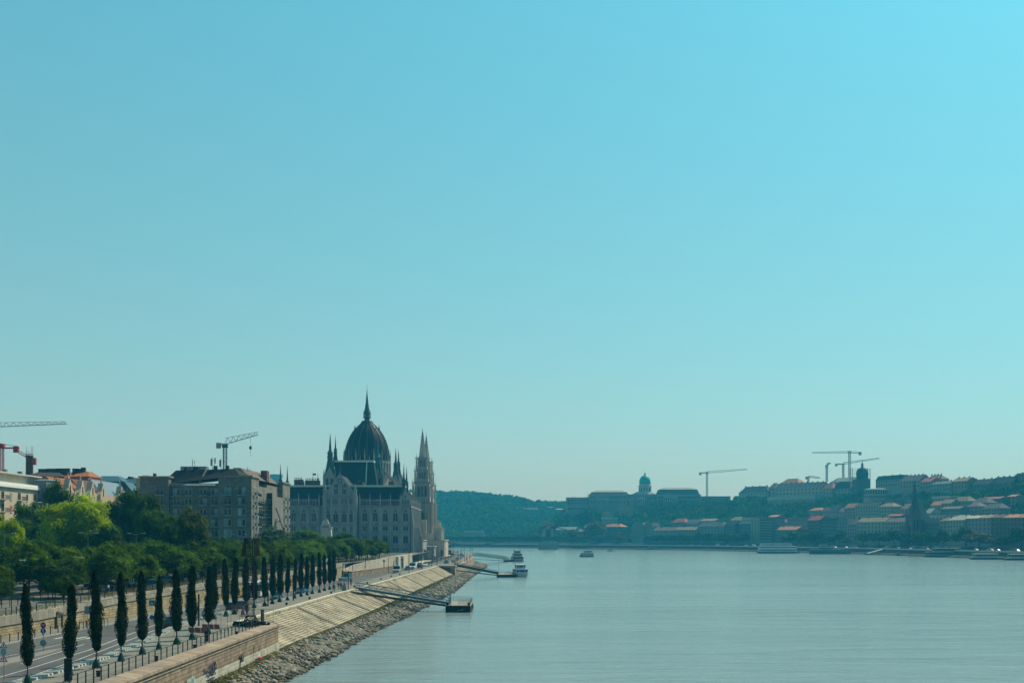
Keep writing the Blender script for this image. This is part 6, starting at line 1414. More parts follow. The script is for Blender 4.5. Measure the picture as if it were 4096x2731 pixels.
# slope houses
for a in ((3236,3282,150,2040,2030,'small house with sunlit orange roof, leftmost of the slope cluster','tan','orange','hip'),(3283,3318,150,2044,2028,'lilac house with dark recess in the slope cluster','lilac','maroon','gable'),(3319,3349,148,2042,2018,'lilac gabled house with reddish roof edge in the slope cluster','lilac','lilac','gable'),
 (3350,3377,148,2046,2030,'plain lilac house left of the bright orange roof','lilac','lilac','gable'),(3378,3419,146,2030,2012,'house with bright orange sunlit roof at the right of the slope cluster','tan','orange','gable'),(3421,3462,142,2024,2011,'cream school wing with dark roof and round gable, left part','cream','slate','gable'),
 (3463,3514,141,2022,2009,'cream school centre with two curved gables','cream','slate','gable'),(3515,3570,140,2025,2011,'cream school right wing with tan roof','cream','tan','hip'),(3546,3602,112,2062,2055,'low red roofed building in front of the cream school','brown','red','gable'),
 (3604,3632,130,2034,2014,'tan gabled house just left of the church spire','tan','tan','gable'),(3634,3662,140,2040,2016,'house with sunlit reddish gable behind the church spire','brown','orange','gable'),(3698,3722,125,2052,2032,'pale green gabled roof right of the church','green','pale','gable'),
 (3722,3762,165,2020,2003,'orange roofed house above and right of the church','tan','orange','gable'),(3764,3806,160,2012,1996,'tan dormered house in the middle of the right slope','tan','tan','gable'),(3807,3872,168,2004,1985,'house with long sloping tan roof high on the right slope','tan','tan','hip'),
 (3764,3840,130,2034,2024,'dark low house with pale eaves on the right slope','teal','grey','gable'),(3866,3912,150,2024,2008,'lilac hipped house left of the big lilac roof','lilac','lilac','hip'),(3886,3948,172,2010,1990,'big lilac hipped roof on the right slope','lilac','lilac','hip'),
 (3930,4000,150,2032,2012,'grey-green hipped house on the right slope','grey','grey','hip'),(3922,4002,190,1994,1986,'row of small red roofs high on the right slope','teal','red','gable'),(4030,4062,200,1984,1977,'small orange roof among trees at far right','tan','orange','gable'),
 (3577,3640,185,2000,1990,'low pale house left above the church spire','green','grey','flat'),(3728,3800,185,1992,1983,'terrace house with pale flat roof on the upper slope','grey','pale','flat'),(3500,3575,170,2008,2000,'low pale terrace above the cream school','grey','grey','flat'),
 (2290,2346,150,2108,2098,'long low pale roof near the bridge head','lilac','pale','gable'),(2222,2300,120,2118,2106,'pale long house behind the stone bridge tower','grey','pale','gable'),(2410,2432,175,2058,2045,'small square stone tower in the trees below the palace','tan','tan','flat'),(2405,2450,160,2075,2068,'low pale wall building below the small stone tower','green','pale','flat'),(2478,2525,205,2036,2028,'pale bastion wall below the palace','tan','tan','flat')):
    px0,px1,s,ye,yr,lb,wa,ro,ty = a; house(px0,px1,s,ye,yr,lb,wa,ro,ty,dep=12,group=g2,nf=3,sp=4.5,maxw=24,ybase=ye+32)
# castle ridge
for a in ((2955,3070,258,1970,1944,1990,'grey-lilac roofed long house at the left end of the castle ridge','white','lilac','hip',4),(3074,3100,262,1953,1930,1982,'tan end wing of the longest ridge building','cream','tan','hip',0),(3101,3290,258,1951,1929,1982,'longest cream ridge building with lilac roof and rows of dark windows','cream','lilac','gable',9),
 (3291,3330,258,1952,1930,1982,'sunlit orange right end of the longest ridge building','cream','orange','hip',1),(3122,3193,300,1932,1913,1960,'high orange hipped roof behind the longest ridge building','cream','orange','hip',0),(3326,3400,262,1954,1924,1978,'dark blue roofed ridge building','cream','slate','hip',0),(3398,3446,261,1955,1924,1978,'ridge building with deep red steep roof','tan','red','hip',0),
 (3322,3440,300,1926,1908,1960,'pale grey glass roof hall behind the dark blue roof','grey','pale','hip',0),(3503,3600,255,1918,1901,1990,'massive teal ridge building with steep dark roof and corner turret','grey','slate','mans',3),(3601,3680,248,1922,1899,1968,'tan ridge building with curved dormers and lilac roof','tan','lilac','gable',5),(3681,3724,246,1926,1910,1966,'ridge building with bright red roof patch','tan','red','gable',1),
 (3702,3752,275,1916,1898,1960,'dark roof with chimney row behind the red patch','tan','lilac','hip',4),(3722,3806,244,1934,1923,1958,'low green-grey ridge house','green','grey','gable',2),(3806,3868,246,1924,1909,1950,'sand coloured gabled house on the ridge with chimneys','tan','tan','gable',3),(3870,3962,250,1936,1915,1955,'long dark teal ridge house with white trim','teal','slate','gable',3),
 (3962,4052,252,1930,1905,1950,'dark ridge house with chimneys among trees','teal','slate','gable',4),(4056,4140,258,1918,1890,1940,'tallest dark gridded roof at the right end of the ridge','teal','grey','mans',3),(3070,3135,235,1999,1985,2004,'stretch of pale bastion wall, left part','tan','pale','flat',0),(3136,3260,236,1996,1981,2004,'long pale bastion wall below the longest ridge building','tan','pale','flat',0)):
    px0,px1,s,ye,yr,yb,lb,wa,ro,ty,ch = a; big = px0 == 3101
    house(px0,px1,s,ye,yr,lb,wa,ro,ty,dep=16,group=g3,nf=2 if big or px0>3300 else 2,sp=5 if not big else 6,maxw=70,chim=ch,ybase=yb,wins=(yr<1980),fl=5.0 if big else 4.4,ww=2.0 if big else 1.7,wh=2.3)
# villas on the far hill
for i,(px,y,w_,ro) in enumerate(((1797,2000,24,'pale'),(1830,1996,28,'pale'),(1864,2019,12,'pale'),(1895,2027,40,'grey'),(1940,2026,44,'grey'),(1860,2036,60,'grey'),(1780,2020,40,'grey'),(1992,1999,22,'pale'),(2018,1999,30,'lilac'),(2044,1998,20,'orange'),(2080,1999,12,'pale'),(2091,1999,10,'pale'),(2120,2003,26,'lilac'),(2080,2030,40,'grey'),(2130,2032,50,'grey'),(2200,2026,36,'grey'),(2244,2034,50,'pale'),(1950,1990,30,'grey'),(2180,2010,30,'grey'))):
    d = 2500+ (2035-y)*8; x = P(px-w_/2,d); L_ = w_/F*d; zt_ = ZZ(y,d); q = thing('villa','pale villa with %s roof among trees on the far hill, %s from left'%(ro,num[i] if i<20 else 'last'),'building',(x,d,zt_-9),R.uniform(-.15,.15),g4)
    MB().box(0,L_,0,10,0,7.5).build('wall',wm_('grey' if ro=='grey' else 'cream'),q,world=False); m = MB(); m.add([(-.5,-.5,7.5),(L_+.5,-.5,7.5),(L_+.5,10.5,7.5),(-.5,10.5,7.5),(2,4,9.5),(L_-2,4,9.5),(L_-2,6,9.5),(2,6,9.5)],[(0,1,5,4),(1,2,6,5),(2,3,7,6),(3,0,4,7),(4,5,6,7)]); m.build('roof',rm_(ro),q,world=False); FOOT.append((x,d,x+L_,d,10,30))
    for c in range(max(2,int(L_/4))):
        for f in (1,4.3): o = link('window',swin(1.5,1.6),q); o.location = (L_*(c+.5)/max(2,int(L_/4)),0,f)
d = 1985; x = P(1848,d); q = thing('bath_house','long symmetrical building with pale flat roof beyond the chain bridge','building',(x,d,7)); L_ = P(1935,d)-x; h = ZZ(2128,d)-7
MB().box(0,L_,0,20,0,h).build('wall',wm_('tan'),q,world=False); MB().box(3,L_-2,2,18,h,h+3).build('roof',rm_('pale'),q,world=False); MB().box(L_*.42,L_*.62,-3,0,0,h-3).build('porch',wm_('cream'),q,world=False)
for c in range(12):
    for f in (2,7): o = link('window',swin(1.6,2.6),q); o.location = (L_*(c+.5)/12,0 if not 4.9<c<7 else -3,f)
# ---------------------------------------------------------------- palace
D = 1950; PX = lambda p: P(p,D); PZ = lambda y: ZZ(y,D)
q = thing('palace','huge grey hilltop palace with colonnades and a turquoise copper dome','building',(PX(2588),D,58)); PW = mat('palace_stone',(.25,.245,.22),v=.12,s=.1)
def pbx(p0,p1,y0,y1,off,dep,name='wall',mt=PW): return MB().box(PX(p0),PX(p1),D+off,D+off+dep,PZ(y0)-45,PZ(y1)).build(name,mt,q)
pbx(2268,2362,2052,1991,6,30); pbx(2359,2508,2052,1978,0,40); pbx(2505,2636,2045,1978,10,30); pbx(2632,2803,2040,1980,0,40); pbx(2800,2925,2025,1986,8,25)
for (p0,p1,y,off,dep) in ((2268,2362,1991,6,30),(2359,2508,1978,0,40),(2505,2636,1978,10,30),(2632,2803,1980,0,40),(2800,2925,1986,8,25)): MB().box(PX(p0)-.5,PX(p1)+.5,D+off-1,D+off+dep+1,PZ(y),PZ(y)+1.2).build('cornice',mat('palace_cornice',(.42,.40,.36)),q)
def proof(p0,p1,y0,y1,i0,i1,off,dep,mt,nm='roof'):
    m = MB(); m.add([(PX(p0),D+off,PZ(y0)),(PX(p1),D+off,PZ(y0)),(PX(p1),D+off+dep,PZ(y0)),(PX(p0),D+off+dep,PZ(y0)),(PX(p0+i0),D+off+6,PZ(y1)),(PX(p1-i1),D+off+6,PZ(y1)),(PX(p1-i1),D+off+dep-6,PZ(y1)),(PX(p0+i0),D+off+dep-6,PZ(y1))],[(0,1,5,4),(1,2,6,5),(2,3,7,6),(3,0,4,7),(4,5,6,7)]); return m.build(nm,mt,q)
proof(2364,2515,1976,1967,4,6,2,34,mat('palace_dark_roof',(.05,.08,.08))); proof(2368,2510,1967,1959,18,22,6,26,rm_('pale')); proof(2632,2800,1977,1956,8,8,2,34,mat('palace_dark_roof',(0,0,0))); proof(2640,2792,1956,1948,18,22,6,26,rm_('pale')); proof(2534,2628,1974,1964,20,20,12,24,rm_('pale'))
proof(2280,2314,1990,1984,8,8,12,14,rm_('pale')); proof(2335,2358,1990,1984,6,6,12,14,rm_('pale'))
for (p0,p1,yt,yb,n,off) in ((2388,2434,1999,2022,6,0),(2657,2710,1990,2016,7,0),(2506,2534,1998,2018,4,10),(2552,2582,1996,2018,4,6)):
    MB().box(PX(p0)-1,PX(p1)+1,D+off-4,D+off,PZ(yt),PZ(yt)+2.2).build('entablature',mat('palace_cornice',(0,0,0)),q)
    MB().box(PX(p0)-1,PX(p1)+1,D+off-4,D+off,PZ(yb)-9,PZ(yb)).build('column_base',PW,q)
    MB().box(PX(p0),PX(p1),D+off-.6,D+off-.1,PZ(yb),PZ(yt)).build('recess',mat('shadowed_recess',(.05,.05,.05)),q)  # near-black slab behind the columns, shade put into its colour
    for k in range(n): c = MB().lathe([(.95,0),(.8,PZ(yt)-PZ(yb))],8).build('column',mat('palace_cornice',(0,0,0)),q,world=False); c.location = (PX(p0)+(PX(p1)-PX(p0))*(k+.5)/n-q.location.x,off-3,PZ(yb)-58)
MB().yprism([(PX(2550),PZ(1994)),(PX(2584),PZ(1994)),(PX(2567),PZ(1985))],D+5,D+8).build('pediment',mat('palace_cornice',(0,0,0)),q)
for (p0,p1,off,ys_) in ((2270,2360,6,(1997,2008,2030)),(2362,2388,0,(1984,2004,2032)),(2436,2504,0,(1984,2004)),(2366,2500,-.2,(1972,)),(2712,2800,0,(1986,2001,2012)),(2634,2656,0,(1986,2001)),(2802,2922,8,(1993,2006)),(2590,2630,10,(1988,2004))):
    for y in ys_:
        for k in range(max(1,int((p1-p0)/9.5))): o = link('window',swin(1.7,2.6),q); o.location = (PX(p0)+(k+.5)*9.5*D/F-q.location.x,off,PZ(y)-58-2.6)
cx,cy = PX(2586.5),D+25
MB().lathe([(9.8,PZ(1975)),(9.8,PZ(1944)),(11,PZ(1943)),(11,PZ(1940)),(9.,PZ(1939)),(9,PZ(1933))],20,cx,cy).build('drum',mat('palace_cornice',(0,0,0)),q)
for k in range(14): a = 2*pi*k/14; o = link('window',swin(1.6,5),q); o.location = (cx+9.85*cos(a)-q.location.x,cy+9.85*sin(a)-q.location.y,PZ(1962)-58); o.rotation_euler = (0,0,a+pi/2)
MB().lathe([(8.9,PZ(1933)),(9.2,PZ(1926)),(8.8,PZ(1917)),(7.6,PZ(1909)),(5.6,PZ(1902)),(3.2,PZ(1898.5)),(1.2,PZ(1897))],24,cx,cy).build('dome',mat('turquoise_copper',(.05,.34,.30),rough=.5,v=.15),q,True)
MB().lathe([(1.2,PZ(1897)),(1.2,PZ(1893)),(2.,PZ(1892)),(1.,PZ(1890)),(.3,PZ(1888)),(.15,PZ(1875))],8,cx,cy).build('lantern',COPPER,q)
# scaffolded dome building on the ridge
x,y = locate(3449,262); q = thing('domed_building','dark copper dome building on the castle ridge','building',(x,y,60)); z=lambda v: ZZ(v,y)-60; s=y/F
MB().box(-26*s,26*s,-8,14,0,z(1915)).build('wall',mat('dark_stone',(.09,.11,.11)),q,world=False); MB().lathe([(24*s,z(1915)),(23*s,z(1906)),(24.5*s,z(1893)),(22*s,z(1882)),(17*s,z(1874)),(8*s,z(1870)),(4*s,z(1868))],16).build('dome',mat('dark_dome_copper',(.03,.07,.07)),q,True,world=False)
MB().lathe([(5*s,z(1868)),(5*s,z(1858)),(3*s,z(1852)),(.3,z(1848)),(.15,z(1838))],8).build('lantern',COPPER,q,world=False)
q2 = thing('scaffold','tiers of scaffold decks around the dark dome on the castle ridge','scaffolding',(x,y,60))
for k in range(9): v = 1872+k*5.6; MB().box(-44*s,40*s,9.5,11.5,z(v),z(v)+.22).build('scaffold_deck',mat('scaffold_steel',(0,0,0)),q2,world=False)
m = MB()
for k in (-44,-34,34,44): 
    for yy in (9.6,11.4): m.tube((k*s*.92,yy,0),(k*s*.92,yy,z(1870)),.15,4)
m.build('scaffold_pole',mat('scaffold_steel',(0,0,0)),q2,world=False)
# oval building
x0,y0 = locate(3503,215); q = thing('round_hall','oval pale stone building with flat light roof under the scaffolded dome','building',(x0,y0,ZZ(1997,y0)-4)); s=y0/F; zz=lambda v: ZZ(v,y0)-q.location.z
o = MB().lathe([(47*s,0),(47*s,zz(1958)),(48.5*s,zz(1957.5)),(48.5*s,zz(1956))],24).build('wall',wm_('cream'),q,world=False); o.scale=(1,.5,1); o = MB().lathe([(46*s,zz(1956)),(30*s,zz(1953))],24).build('roof',rm_('pale'),q,world=False); o.scale=(1,.5,1)
for k in range(14): a = pi+pi*(k+.5)/14; o = link('window',swin(1.5,4.2),q); o.location=(47*s*cos(a),.5*47*s*sin(a),zz(1975)); o.rotation_euler=(0,0,a*1.0+pi/2)
for k in range(14): a = pi+pi*(k+.5)/14; o = link('window',swin(1.5,2.2),q); o.location=(47*s*cos(a),.5*47*s*sin(a),zz(1990)); o.rotation_euler=(0,0,a*1.0+pi/2)
# church
x,y = locate(3659,52); q = thing('church','reddish brown brick church with tall pointed spire by the far quay','church',(x,y,7)); s=y/F; z=lambda v: ZZ(v,y)-7; CH = mat('church_brick',(.17,.10,.085),v=.2,s=.3); CHR = mat('church_roof_tiles',(.07,.06,.06),v=.2)
MB().box(-17*s,17*s,-17*s,17*s,0,z(2062)).build('tower_wall',CH,q,world=False); MB().lathe([(18*s,z(2062)),(16*s,z(2040)),(12*s,z(2010)),(9.5*s,z(1990)),(5*s,z(1950)),(.6*s,z(1920)),(.1,z(1913))],8,0,0,pi/8).build('spire',CHR,q,world=False)
for sx in (-1,1):
    for sy in (-1,1): MB().pinn(sx*15*s,sy*15*s,z(2070),5*s,z(2052),z(2020)).build('pinnacle',CH,q,world=False)
    MB().yprism([(-10*s,z(2062)),(10*s,z(2062)),(0,z(2030))],sx*17*s-.3,sx*17*s+.3).build('spire_gable',CH,q,world=False)
for dz in (2080,2100): 
    for k in (-6,6): o = link('window',swin(1.3,4.5),q); o.location=(k*s,-17*s,z(dz)-4)
MB().box(17*s,44*s,4,40,0,z(2078)).build('nave_wall',CH,q,world=False); m = MB(); m.add([(16*s,3,z(2078)),(70*s,3,z(2078)),(70*s,40,z(2078)),(16*s,40,z(2078)),(42*s,18,z(2004)),(46*s,18,z(2004)),(46*s,24,z(2004)),(42*s,24,z(2004))],[(0,1,5,4),(1,2,6,5),(2,3,7,6),(3,0,4,7),(4,5,6,7)]); m.build('roof',mat('church_green_roof',(.035,.06,.055)),q,world=False)
MB().box(-60*s/2,-17*s,2,22,0,z(2100)).build('nave_wall',CH,q,world=False); MB().lathe([(6*s,0),(6*s,z(2070)),(.2,z(2035))],8,-24*s,6).build('stair_turret',CH,q,world=False)
# ---------------------------------------------------------------- trees on the far bank
def farcrown(seed,n,leaf):
    rs = np.random.RandomState(seed)
    def env(rs):
        q = rs.normal(size=3); q /= np.linalg.norm(q); q[2] = abs(q[2])*1.1-.35; return q*np.array([.36,.36,.46])*rs.uniform(.6,1)+np.array([0,0,.50]), rs.uniform(.8,1.2)
    return clumps(rs,n,14 if n < 12 else 26,env,.2 if n < 12 else .16,leaf)
FM = leafmat('far_foliage',(.022,.05,.012),c2=(.06,.11,.018),rv=.3,transl=.15,s=.25); FO = leafmat('autumn_foliage',(.10,.085,.02),c2=(.14,.11,.025),rv=.15,transl=.15)
fcm = []
for i in range(4):
    V,Fc = farcrown(100+i,34,.13); me = npmesh('crown',V,Fc); me.materials.append(FM); fcm.append(me)
ftm = MB().lathe([(.035,0),(.02,.5)],5).mesh('trunk'); ftm.materials.append(BARK)
ft = [(2345,2422,2072,'tall bulky tree with orange tinted edge near the bridge head',FO),(2272,2312,2106,'autumn orange tree left of the bulky tree',FO),(2455,2500,2126,'reddish tree in front of the blue-grey house',FO)]
for i,px in enumerate(range(2594,2790,18)): ft.append((px-14,px+14,2136-i*.3,'dark clipped riverside tree, %s in the dense row below the lilac roofs'%num[i],FM))
for i,px in enumerate(range(2800,2985,22)): ft.append((px-19,px+19,2126+3*(i%2),'dark riverside tree, %s in the row left of the glass tower block'%num[i],FM))
for i,(a,b,t,mm) in enumerate(((3130,3205,2118,FM),(3196,3246,2124,FM),(3238,3300,2112,FM),(3330,3384,2116,FM),(3368,3408,2140,FO),(3424,3484,2118,FM),(3486,3548,2116,FM),(3540,3612,2110,FM),(3618,3662,2128,FM),(3655,3700,2120,FM),(3702,3750,2122,FM),(3748,3794,2112,FM),(3820,3905,2100,FM),(3860,3972,2120,FO),(4012,4060,2128,FM),(4050,4120,2100,FM),(3980,4030,2140,FM),(3300,3332,2135,FM))): ft.append((a,b,t,'rounded %s riverside tree, %s from left between glass tower block and right edge'%('yellow-green' if mm is FO else 'dark',num[i]),mm))
for i,(px0,px1,yt,lb,mm) in enumerate(ft):
    x,y = locate((px0+px1)/2, 36); w_ = (px1-px0)/F*y*1.55; h = ZZ(yt,y)-8; r = thing('riverside_tree',lb,'tree',(x,y,7.8),R.uniform(0,6.28),'trees along the far quay'); c = link('crown',fcm[i%4],r); c.scale = (w_,w_,h); 
    if mm is FO: c.material_slots[0].link='OBJECT'; c.material_slots[0].material=FO
    t = link('trunk',ftm,r); t.scale = (w_*.6,w_*.6,h)
for i in range(20):
    px = 3225+i*43+R.uniform(-10,10); x,y = locate(px, R.choice([126,134,156,178])); h = R.uniform(10,15); r = thing('hillside_tree','dark green tree among the slope houses, %s from left'%num[i],'tree',(x,y,terr(x,y)-1),R.uniform(0,6.28),'trees among the slope houses'); c = link('crown',fcm[i%4],r); c.scale = (h*1.1,h*1.1,h); t = link('trunk',ftm,r); t.scale = (h*.6,h*.6,h)
# woods: one mass
def blocked(x,y):
    for (ax,ay,bx,by,dp,clr) in FOOT:
        dx,dy = bx-ax,by-ay; l2 = dx*dx+dy*dy+1e-6; t = ((x-ax)*dx+(y-ay)*dy)/l2
        if -.1 < t < 1.1:
            off = ((x-ax)*-dy+(y-ay)*dx)/sqrt(l2)
            if -clr < off < dp+2: return True
    return False
cl = [farcrown(200+i,9,.2) for i in range(5)]; Vs=[];Fs=[];n=0;cnt=0
rs = random.Random(9); tries = 0
while cnt < 11500 and tries < 110000:
    tries += 1; u = rs.random()
    if u < .68:
        k_ = rs.uniform(0,1); (ax,ay),(bx,by) = ((366,895),(331,1197)) if k_ < .17 else ((331,1197),(228,1518)) if k_ < .45 else ((228,1518),(117,1667)) if k_ < .65 else ((117,1667),(-109,1932)); t_ = rs.uniform(-.25,1.2); l_ = hypot(bx-ax,by-ay); o_ = rs.uniform(78,262) if rs.random() < .9 else rs.uniform(262,330)
        x,y = ax+(bx-ax)*t_+(by-ay)/l_*o_, ay+(by-ay)*t_-(bx-ax)/l_*o_
    else: x,y = rs.uniform(-420,260),rs.uniform(2050,2900)
    s = sdist(x,y); px = HX+F*x/y
    if s < 80 or px > 4200: continue
    if blocked(x,y): continue
    if 2240<px<2940 and 1932<y<2035: continue
    low = 2490<px<2940 and s>212 and u<.68
    h = rs.uniform(7,13)*(1.15 if u>.68 else .42 if low else .95); w_ = h*rs.uniform(.8,1.15); V,Fc = cl[rs.randrange(5)]; a = rs.uniform(0,6.28); ca,sa = cos(a),sin(a)
    Vw = np.stack([(V[:,0]*ca-V[:,1]*sa)*w_+x,(V[:,0]*sa+V[:,1]*ca)*w_+y,V[:,2]*h+terr(x,y)-1],1); Vs.append(Vw.astype(np.float32)); Fs.append(Fc+n); n += len(V); cnt += 1
me = npmesh('woodland',np.concatenate(Vs),np.concatenate(Fs)); me.materials.append(mat('woodland_foliage',(.018,.048,.012),rough=.9,v=.5,s=.05,c2=(.085,.16,.022),spec=.05,detail=9)); struct(link('woodland',me),'stuff')
# ---------------------------------------------------------------- chain bridge
BA = (P(2480,1640),1640.); BB = (-420.,1655.)
bx0,bx1 = -420,P(2440,1640); BY = 1638; q = thing('chain_bridge','long dark chain bridge with massive stone tower crossing the river','bridge',(P(2192,BY),BY,0)); BST = mat('bridge_stone',(.24,.235,.20),v=.2,s=.2); BI = mat('bridge_iron',(.05,.07,.07))
zd = ZZ(2153,BY)
MB().box(bx0,bx1,BY-6,BY+6,zd-1.6,zd+1.2).build('deck',BI,q); MB().box(bx0,bx1,BY-6.3,BY-6.1,zd+1.2,zd+2.2).build('parapet',BI,q)
tx = P(2192,BY); ty0 = ZZ(2087,BY)
for sx in (-1,1): MB().box(tx-7.5,tx-3.2,BY-5,BY+5,0,ty0-6).build('tower_leg',BST,q) if sx < 0 else MB().box(tx+3.2,tx+7.5,BY-5,BY+5,0,ty0-6).build('tower_leg',BST,q)
MB().box(tx-7.5,tx+7.5,BY-5,BY+5,ty0-9,ty0-3).build('tower_head',BST,q); MB().box(tx-8.6,tx+8.6,BY-6,BY+6,ty0-3,ty0-1.4).build('cornice',BST,q); MB().box(tx-7,tx+7,BY-5,BY+5,ty0-1.4,ty0).build('parapet',BST,q); MB().box(tx-3.2,tx+3.2,BY-4,BY+4,zd+1.2,ty0-9).build('gate_recess',mat('shadowed_recess',(0,0,0)),q)  # dark block fills the gate opening, shade put into its colour
MB().prism([(tx-13,BY),(tx-9,BY-12),(tx+9,BY-12),(tx+13,BY),(tx+9,BY+12),(tx-9,BY+12)],-3,zd-3.5).build('pier',BST,q)
for (xa,za_2,xb,zb2,sag) in ((tx,ty0-3,tx-200,ty0-3,27),(tx,ty0-3,bx1+6,zd+1,3)):
    for yy in (BY-5,BY+5):
        pts=[]
        for k in range(21): t=k/20; pts.append((xa+(xb-xa)*t,yy,za_2+(zb2-za_2)*t-4*t*(1-t)*sag))
        m = MB(); m.poly(pts,.55,5); m.build('chain',BI,q)
        m = MB()
        for p in pts[1:-1:1]: m.tube(p,(p[0],p[1],zd+1),.12,3)
        m.build('hangers',BI,q)
# ---------------------------------------------------------------- cranes beyond
CW = mat('distant_crane_white',(.6,.56,.5)); 
crane(2828,1900,1894,1985,2.4,2988,1892,1878,2797,'tower crane right of the turquoise dome palace',CW,CW,jh=3.2,th=.4,group='tower cranes over the castle hill')
crane(3398,1760,1812,1910,2.6,3249,1811,1811,3445,'tallest crane with long level jib over the castle hill',CW,CW,jh=2.6,th=.4,group='tower cranes over the castle hill')
crane(3307,1780,1868,1925,2.2,3322,1862,1853,3302,'small crane with stubby raised jib left of the tallest crane',CW,CW,jh=3.5,th=.55,group='tower cranes over the castle hill')
crane(3373,1790,1860,1910,2.2,3517,1857,1834,3341,'crane whose rising jib passes the scaffolded dome',CW,CW,jh=3,th=.5,group='tower cranes over the castle hill')
crane(3233,1800,1912,1930,2.2,3280,1909,1912,3222,'tiny low crane behind the longest ridge building',CW,CW,jh=3,th=.5,group='tower cranes over the castle hill')
x,d = P(1105,2100),2100; q = thing('gas_tower','distant hazy blue scaffolded tower behind the needle spires at left','tower',(x,d,9)); m = MB(); m.lathe([(8,0),(8,ZZ(1915,d)-9),(11,ZZ(1910,d)-9),(11,ZZ(1897,d)-9)],10); m.build('shaft',mat('blue_sheeting',(.12,.25,.32)),q,world=False)
# ================================================================ boats and pontoons
def hull(m,L_,B,h,z0=0.,bow=.22,stern=.06,sheer=.15):
    pts=[]
    n=8
    for k in range(n+1):
        t=k/n; y=-L_/2+L_*t; w_=B/2*(min(1,.72+t/stern*.28) if t<stern else (1 if t<1-bow else max(.02,1-((t-(1-bow))/bow)**1.8)))
        pts.append((w_,y,h*(1+sheer*max(0,(t-.6)/.4)**2)))
    V=[];Fc=[]
    for (w_,y,zt_2) in pts: V+=[(-w_*.82,y,z0-.6),(w_*.82,y,z0-.6),(w_,y,zt_2),(-w_,y,zt_2)]
    for k in range(n):
        a=4*k;b=4*(k+1)
        for i in range(4): Fc.append((a+i,a+(i+1)%4,b+(i+1)%4,b+i))
    Fc.append((0,3,2,1)); Fc.append((4*n,4*n+1,4*n+2,4*n+3)); return m.add(V,Fc)
def boat(x,y,head,L_,B,h,decks,label,hc=(.3,.3,.3),g=None,trim=(.6,.6,.58),mast_=None,name='passenger_boat',cat='boat',rail_=True,wc=None):
    q=thing(name,label,cat,(x,y,0),head,g); hm=mat('hull_%d_%d_%d'%tuple(int(c*100) for c in hc),hc,rough=.4,v=.1); tm=mat('deck_%d_%d_%d'%tuple(int(c*100) for c in trim),trim,rough=.5,v=.06)
    hull(MB(),L_,B,h).build('hull',hm,q,world=False); MB().box(-B/2*.96,B/2*.96,-L_*.46,L_*.25,h,h+.12).build('deck',tm,q,world=False)
    z=h
    for (y0,y1,w_,hh) in decks:
        MB().box(-w_/2,w_/2,y0*L_,y1*L_,z,z+hh*.3).build('deckhouse_sill',tm,q,world=False); MB().box(-w_/2+.06,w_/2-.06,y0*L_+.06,y1*L_-.06,z+hh*.3,z+hh*.85).build('windows',wc or GLASS,q,world=False)
        MB().box(-w_/2-.2,w_/2+.2,y0*L_-.3,y1*L_+.3,z+hh*.85,z+hh).build('deckhouse_roof',tm,q,world=False)
        m=MB(); n=max(2,int((y1-y0)*L_/1.6))
        for k in range(n+1):
            yy=y0*L_+(y1-y0)*L_*k/n
            for s in (-1,1): m.box(s*w_/2-.09,s*w_/2+.09,yy-.1,yy+.1,z+hh*.3,z+hh*.85)
        for k in (-.25,.25): m.box(k*w_-.08,k*w_+.08,y0*L_-.02,y0*L_+.1,z+hh*.3,z+hh*.85); m.box(k*w_-.08,k*w_+.08,y1*L_-.1,y1*L_+.02,z+hh*.3,z+hh*.85)
        m.build('window_posts',tm,q,world=False); z+=hh
    if rail_:
        m=MB(); y0,y1,w_,_=decks[-1]
        for s in (-1,1):
            for k in range(9): yy=y0*L_+(y1-y0)*L_*k/8; m.tube((s*w_/2,yy,z),(s*w_/2,yy,z+1),.03,4)
            m.tube((s*w_/2,y0*L_,z+1),(s*w_/2,y1*L_,z+1),.035,4)
        m.build('railing',GALV,q,world=False)
    if mast_: MB().tube((0,mast_[0]*L_,h),(0,mast_[0]*L_,mast_[1]),.08,5).build('mast',GALV,q,world=False)
    return q
def pontoon(x0,x1,y0,y1,h,label,c=BLACK,white=True,g='mooring pontoons by the near bank'):
    q=thing('pontoon',label,'pontoon',(x0,y0,0),0,g); w_,l=x1-x0,y1-y0
    MB().box(0,w_,0,l,-.6,h-.12).build('hull',c,q,world=False,bevel=.12); MB().box(-.06,w_+.06,-.06,l+.06,h-.12,h).build('deck',mat('pontoon_deck',(.30,.26,.21)),q,world=False)
    m=MB(); n=7
    for (a,b) in (((.2,.2*l),(.2,l-.3)),((.2,l-.3),(w_-.2,l-.3)),((w_-.2,l-.3),(w_-.2,.15*l)),((w_-.2,.15*l),(w_*.5,.15*l))):
        for k in range(n+1): t=k/n; x=a[0]+(b[0]-a[0])*t; y=a[1]+(b[1]-a[1])*t; m.tube((x,y,h),(x,y,h+1.1),.03,4)
        for zz in (.4,.75,1.1): m.tube((*a,h+zz),(*b,h+zz),.03,4)
    m.build('railing',GALV,q,world=False)
    for (x,y) in ((.4,.4),(w_-.4,.4),(w_-.4,l-.5),(.4,l*.6)): MB().lathe([(.25,h),(.22,h+.5),(.3,h+.55),(.3,h+.62)],8,x,y).build('bollard',BLACK,q,world=False)
    return q
q = pontoon(-14.9,-9.3,280,298,1.55,'black mooring pontoon with railings and white striped mark nearest the viewer')
m=MB()
for k in range(5): m.bar((2.6+k*.33,-.07,.25+k*.04),(3.0+k*.33,-.07,.62+k*.06),.12,.02)
m.build('stripes',WHITE,q,world=False); MB().box(5.66,5.70,.3,.6,-.2,1.4).build('corner_strip',WHITE,q,world=False); MB().box(5.72,5.76,1,17,.1,.9).build('fender',RUBBER,q,world=False)
for dx in (.85,1.15): MB().tube((dx,.9,-.5),(dx,.9,5.9),.1,6).build('mooring_post',GALV,q,world=False)
